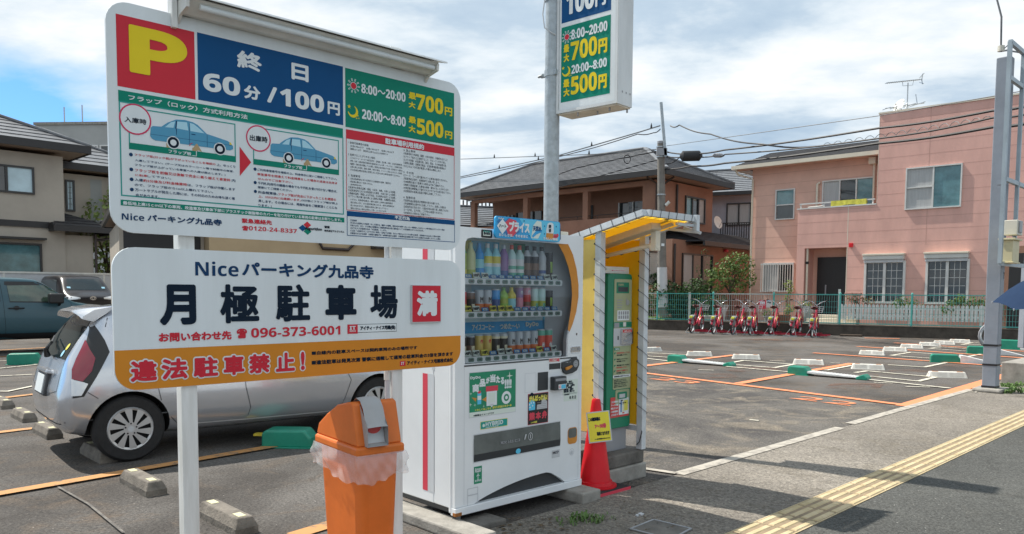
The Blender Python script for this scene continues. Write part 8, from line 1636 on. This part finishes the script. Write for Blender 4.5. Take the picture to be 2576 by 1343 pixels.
p = AY(*Z4(1848, 240), 30); b = MB(); b.tube([p + Vector((-.42, 0, .0)), p + Vector((-.32, 0, 0)), p + Vector((.32, 0, .02)), p + Vector((.44, 0, .03))], [.05, .20, .20, .05], 'cable_black', 12); tag(b.build('cable_closure', smooth=50), 'black splice closure on the cables right of the utility pole', 'cable box')
p = AY(*Z4(2057, 234), 28.5); b = MB(); b.tube([p + Vector((-.2, 0, .0)), p + Vector((-.12, 0, 0)), p + Vector((.12, 0, .0)), p + Vector((.22, 0, .0))], [.03, .08, .08, .03], 'grey_plastic', 10); tag(b.build('cable_closure', smooth=50), 'small grey closure on the cable farther right of the pole', 'cable box')
p = AY(*Z4(1360, 262), 33); b = MB(); b.tube([p + Vector((.14 * math.cos(a * .5), 0, .18 * math.sin(a * .5))) for a in range(14)], .02, 'cable_black', 5); tag(b.build('cable_coil', smooth=60), 'coil of spare black cable hanging before the roof ridge', 'cable coil')
for x, y, d_, lab in ((1545, 15, 32.3, 'nearest the pole top'), (1087, 155, 36, 'on the upper cable over the roof'), (678, 262, 39, 'left of the sign pole on the upper cable'), (378, 328, 43, 'far left on the upper cable'), (653, 235, 41, 'on the level cable just left of the sign pole'), (340, 245, 44, 'far left on the level cable'), (1067, 218, 36.2, 'on the level cable over the roof')):
    p = AY(*Z4(x, y), d_); b = MB(); b.lathe([(.045, -.04), (.035, .05), (.008, .16)], 'cable_black', 8, tuple(p)); tag(b.build('bird_guard', smooth=40), 'small dark spike ' + lab, 'cable fitting', 'spikes on the overhead cables')

# ------------------------------------------------------------------ grey steel post, frame, boxes, umbrella on the right
ZR = zc(3700, 1000, 1.919); ZT = zc(3700, 0, 1.168)
mat('post_grey', (.235, .265, .31), .5, var=.08, vs=4); mat('frame_grey', (.34, .40, .44), .45, .3, var=.1); mat('box_cream', (.58, .52, .32), .5, var=.08); mat('meter_white', (.60, .58, .50), .45, var=.06)
gp_ = G(*ZR(500, 1090)); gp = thing('steel_post', 'tall square grey steel post with open sign frame at the right edge', 'sign post', (gp_.x, gp_.y, 0), 44.)
GPp = Plane(gp_ + Matrix.Rotation(rad(44), 3, 'Z') @ Vector((0, -.13, 0)), 44.); gl = lambda x, y: GPp(*ZT(x, y))
ph = 5.10; b = MB(); b.box(-.098, -.098, 0, .098, .098, ph, 'post_grey'); b.build('post_shaft', gp, bevel=.012)
b = MB()
for z in (.24, .92, 1.55): z_ = AY(*ZR(500, (1045, 877, 728)[(.24, .92, 1.55).index(z)]), gp_.y).z; b.box(-.102, -.102, z_ - .018, .102, .102, z_ + .012, 'black')
b.build('strap', gp)
b = MB(); b.prism([(-.24, -.2), (.27, -.22), (.22, .22), (-.22, .2)], 0, .07, 'concrete', 'z'); b.build('footing', gp, bevel=.03)
b = MB(); x0 = gl(352, 600)[0] + .02; zt = ph + .06; zb_ = gl(330, 1232)[1]; zm = gl(352, 840)[1]
for x in (x0, x0 + .75, x0 + 1.5, x0 + 2.9, x0 + 4.3): b.bar((x, -.2, zb_), (x, -.2, zt), .07 if x == x0 else .05, .05, 'frame_grey')
for z in (zb_, zm, zt, zt - .5): b.bar((x0, -.2, z), (x0 + 4.3, -.2, z), .05, .06, 'frame_grey')
b.box(x0 + .02, -.2, zm - .08, x0 + .12, -.1, zm - .01, 'post_grey'); b.build('sign_frame', gp)
b = MB(); a = gl(290, 1012); c = gl(362, 1100); xa = -.30; b.box(xa, -.33, c[1], xa + .30, -.15, a[1], 'meter_white'); b.box(xa + .05, -.35, (a[1] + c[1]) / 2 - .08, xa + .2, -.331, (a[1] + c[1]) / 2 + .1, 'grey_plastic'); b.build('meter_box', gp, bevel=.02)
b = MB(); a = gl(258, 1108); c = gl(322, 1222); xa = -.46; b.box(xa, -.32, c[1], xa + .36, -.15, a[1], 'box_cream'); b.box(xa - .03, -.35, a[1], xa + .38, -.13, a[1] + .03, 'box_cream'); b.box(xa - .02, -.34, c[1] - .02, xa + .37, -.15, c[1], 'box_cream'); b.build('switch_box', gp, bevel=.006)
b = MB(); a = GPp(*ZR(595, 200)); T(b, '7', .03, 1.75, .075, 1.86, -.0995, 'ink', .05); b.build('number', gp)
b = MB(); t_ = AY(*ZT(334, -10), gp_.y); r_ = rel(gp_, 44, t_); k_ = rel(gp_, 44, AY(*ZT(355, 240), gp_.y)); e_ = rel(gp_, 44, AY(*ZT(470, 250), gp_.y + 1)); b.tube([(r_.x, r_.y, t_.z + 3), (r_.x, r_.y, t_.z), ((r_.x + k_.x) / 2 - .02, k_.y, (t_.z + k_.z) / 2 + .1), tuple(k_), (-.1, -.1, ph + .2), (-.12, -.1, ph)], .014, 'wire_grey', 5); b.tube([tuple(k_), (k_.x + .3, k_.y, k_.z + .08), tuple(e_)], .014, 'wire_grey', 5); b.lathe([(.05, 0), (.05, .08)], 'meter_white', 8, tuple(k_)); b.build('service_wire', gp, smooth=60)
# coil of hose or lock by the post
c = G(*ZR(430, 745)); hc = AY(*ZR(432, 708), c.y); b = MB(); 
for r, o in ((.30, 0), (.27, .06), (.22, -.05)): b.tube([Vector((r * math.cos(a * .4) + o, .02 * math.sin(a), .0 + r * 1.1 * math.sin(a * .4))) for a in range(17)], .022, 'light_grey' if o else 'grey_plastic', 6)
o = b.build('hose_coil', smooth=60); o.location = (hc.x + .15, hc.y, .34); o.rotation_euler = (0, 0, rad(20)); tag(o, 'coil of pale hose leaning against the far side of the grey post', 'hose')
p = G(*ZR(705, 1032)); t = block('concrete_block', 'large pale concrete block at the right edge with a grey post standing on it', p + Vector((.5, .35, 0)), 44, 1.5, .6, AY(*ZR(690, 885), p.y).z + .05, False, m='concrete')
b = MB(); b.box(-.02, -.3005 - .004, .02, -.008, -.2995, .62, 'concrete_dark'); b.build('joint', t)
p2_ = AY(*ZR(757, 800), p.y + .3); b = MB(); b.box(p2_.x - .05, p2_.y - .05, .6, p2_.x + .1, p2_.y + .1, 2.0, 'post_grey'); tag(b.build('short_post', bevel=.01), 'grey steel post rising from the concrete block at the right edge', 'post')
# umbrella
mat('umbrella_blue', (.020, .038, .080), .8, var=.08, vs=4, spec=.05)
uc = AY(2662, 752, 8.2); um = thing('umbrella', 'dark blue umbrella tip reaching in from the right edge', 'umbrella', uc, 0)
um.rotation_euler = (rad(6), rad(-9), rad(15)); b = MB(); n, k = 8, 5; R_ = .60; v = []; f = []
for q in range(k + 1):
    u = q / k
    for i in range(n * 3):
        a = 6.2832 * i / (n * 3); sc_ = 1 - .045 * math.cos(a * n) * 0 - (.06 * u if i % 3 else 0); v.append((R_ * u * sc_ * math.cos(a), R_ * u * sc_ * math.sin(a), .30 * (1 - u ** 1.8) - .02 * u * (1 if i % 3 == 0 else 0)))
n3 = n * 3; b.add(v, [(q * n3 + i, q * n3 + (i + 1) % n3, (q + 1) * n3 + (i + 1) % n3, (q + 1) * n3 + i) for q in range(k) for i in range(n3)], 'umbrella_blue'); b.build('canopy', um, smooth=25)
for i in range(n):
    a = 6.2832 * i / n; b = MB(); b.tube([(R_ * u * math.cos(a), R_ * u * math.sin(a), .295 * (1 - u ** 1.8) - .02 * u - .006) for u in (0, .25, .5, .75, 1)], .004, 'steel', 5); b.lathe([(.006, -.01), (.006, .01)], 'light_grey', 6, (R_ * math.cos(a), R_ * math.sin(a), -.02)); b.build('rib', um)
b = MB(); b.tube([(0, 0, -.62), (0, 0, .28)], .008, 'steel', 8); b.tube([(0, 0, -.72), (0, 0, -.6)], .016, 'black', 8); b.build('shaft', um)

bpy.data.scenes.remove(TMP)
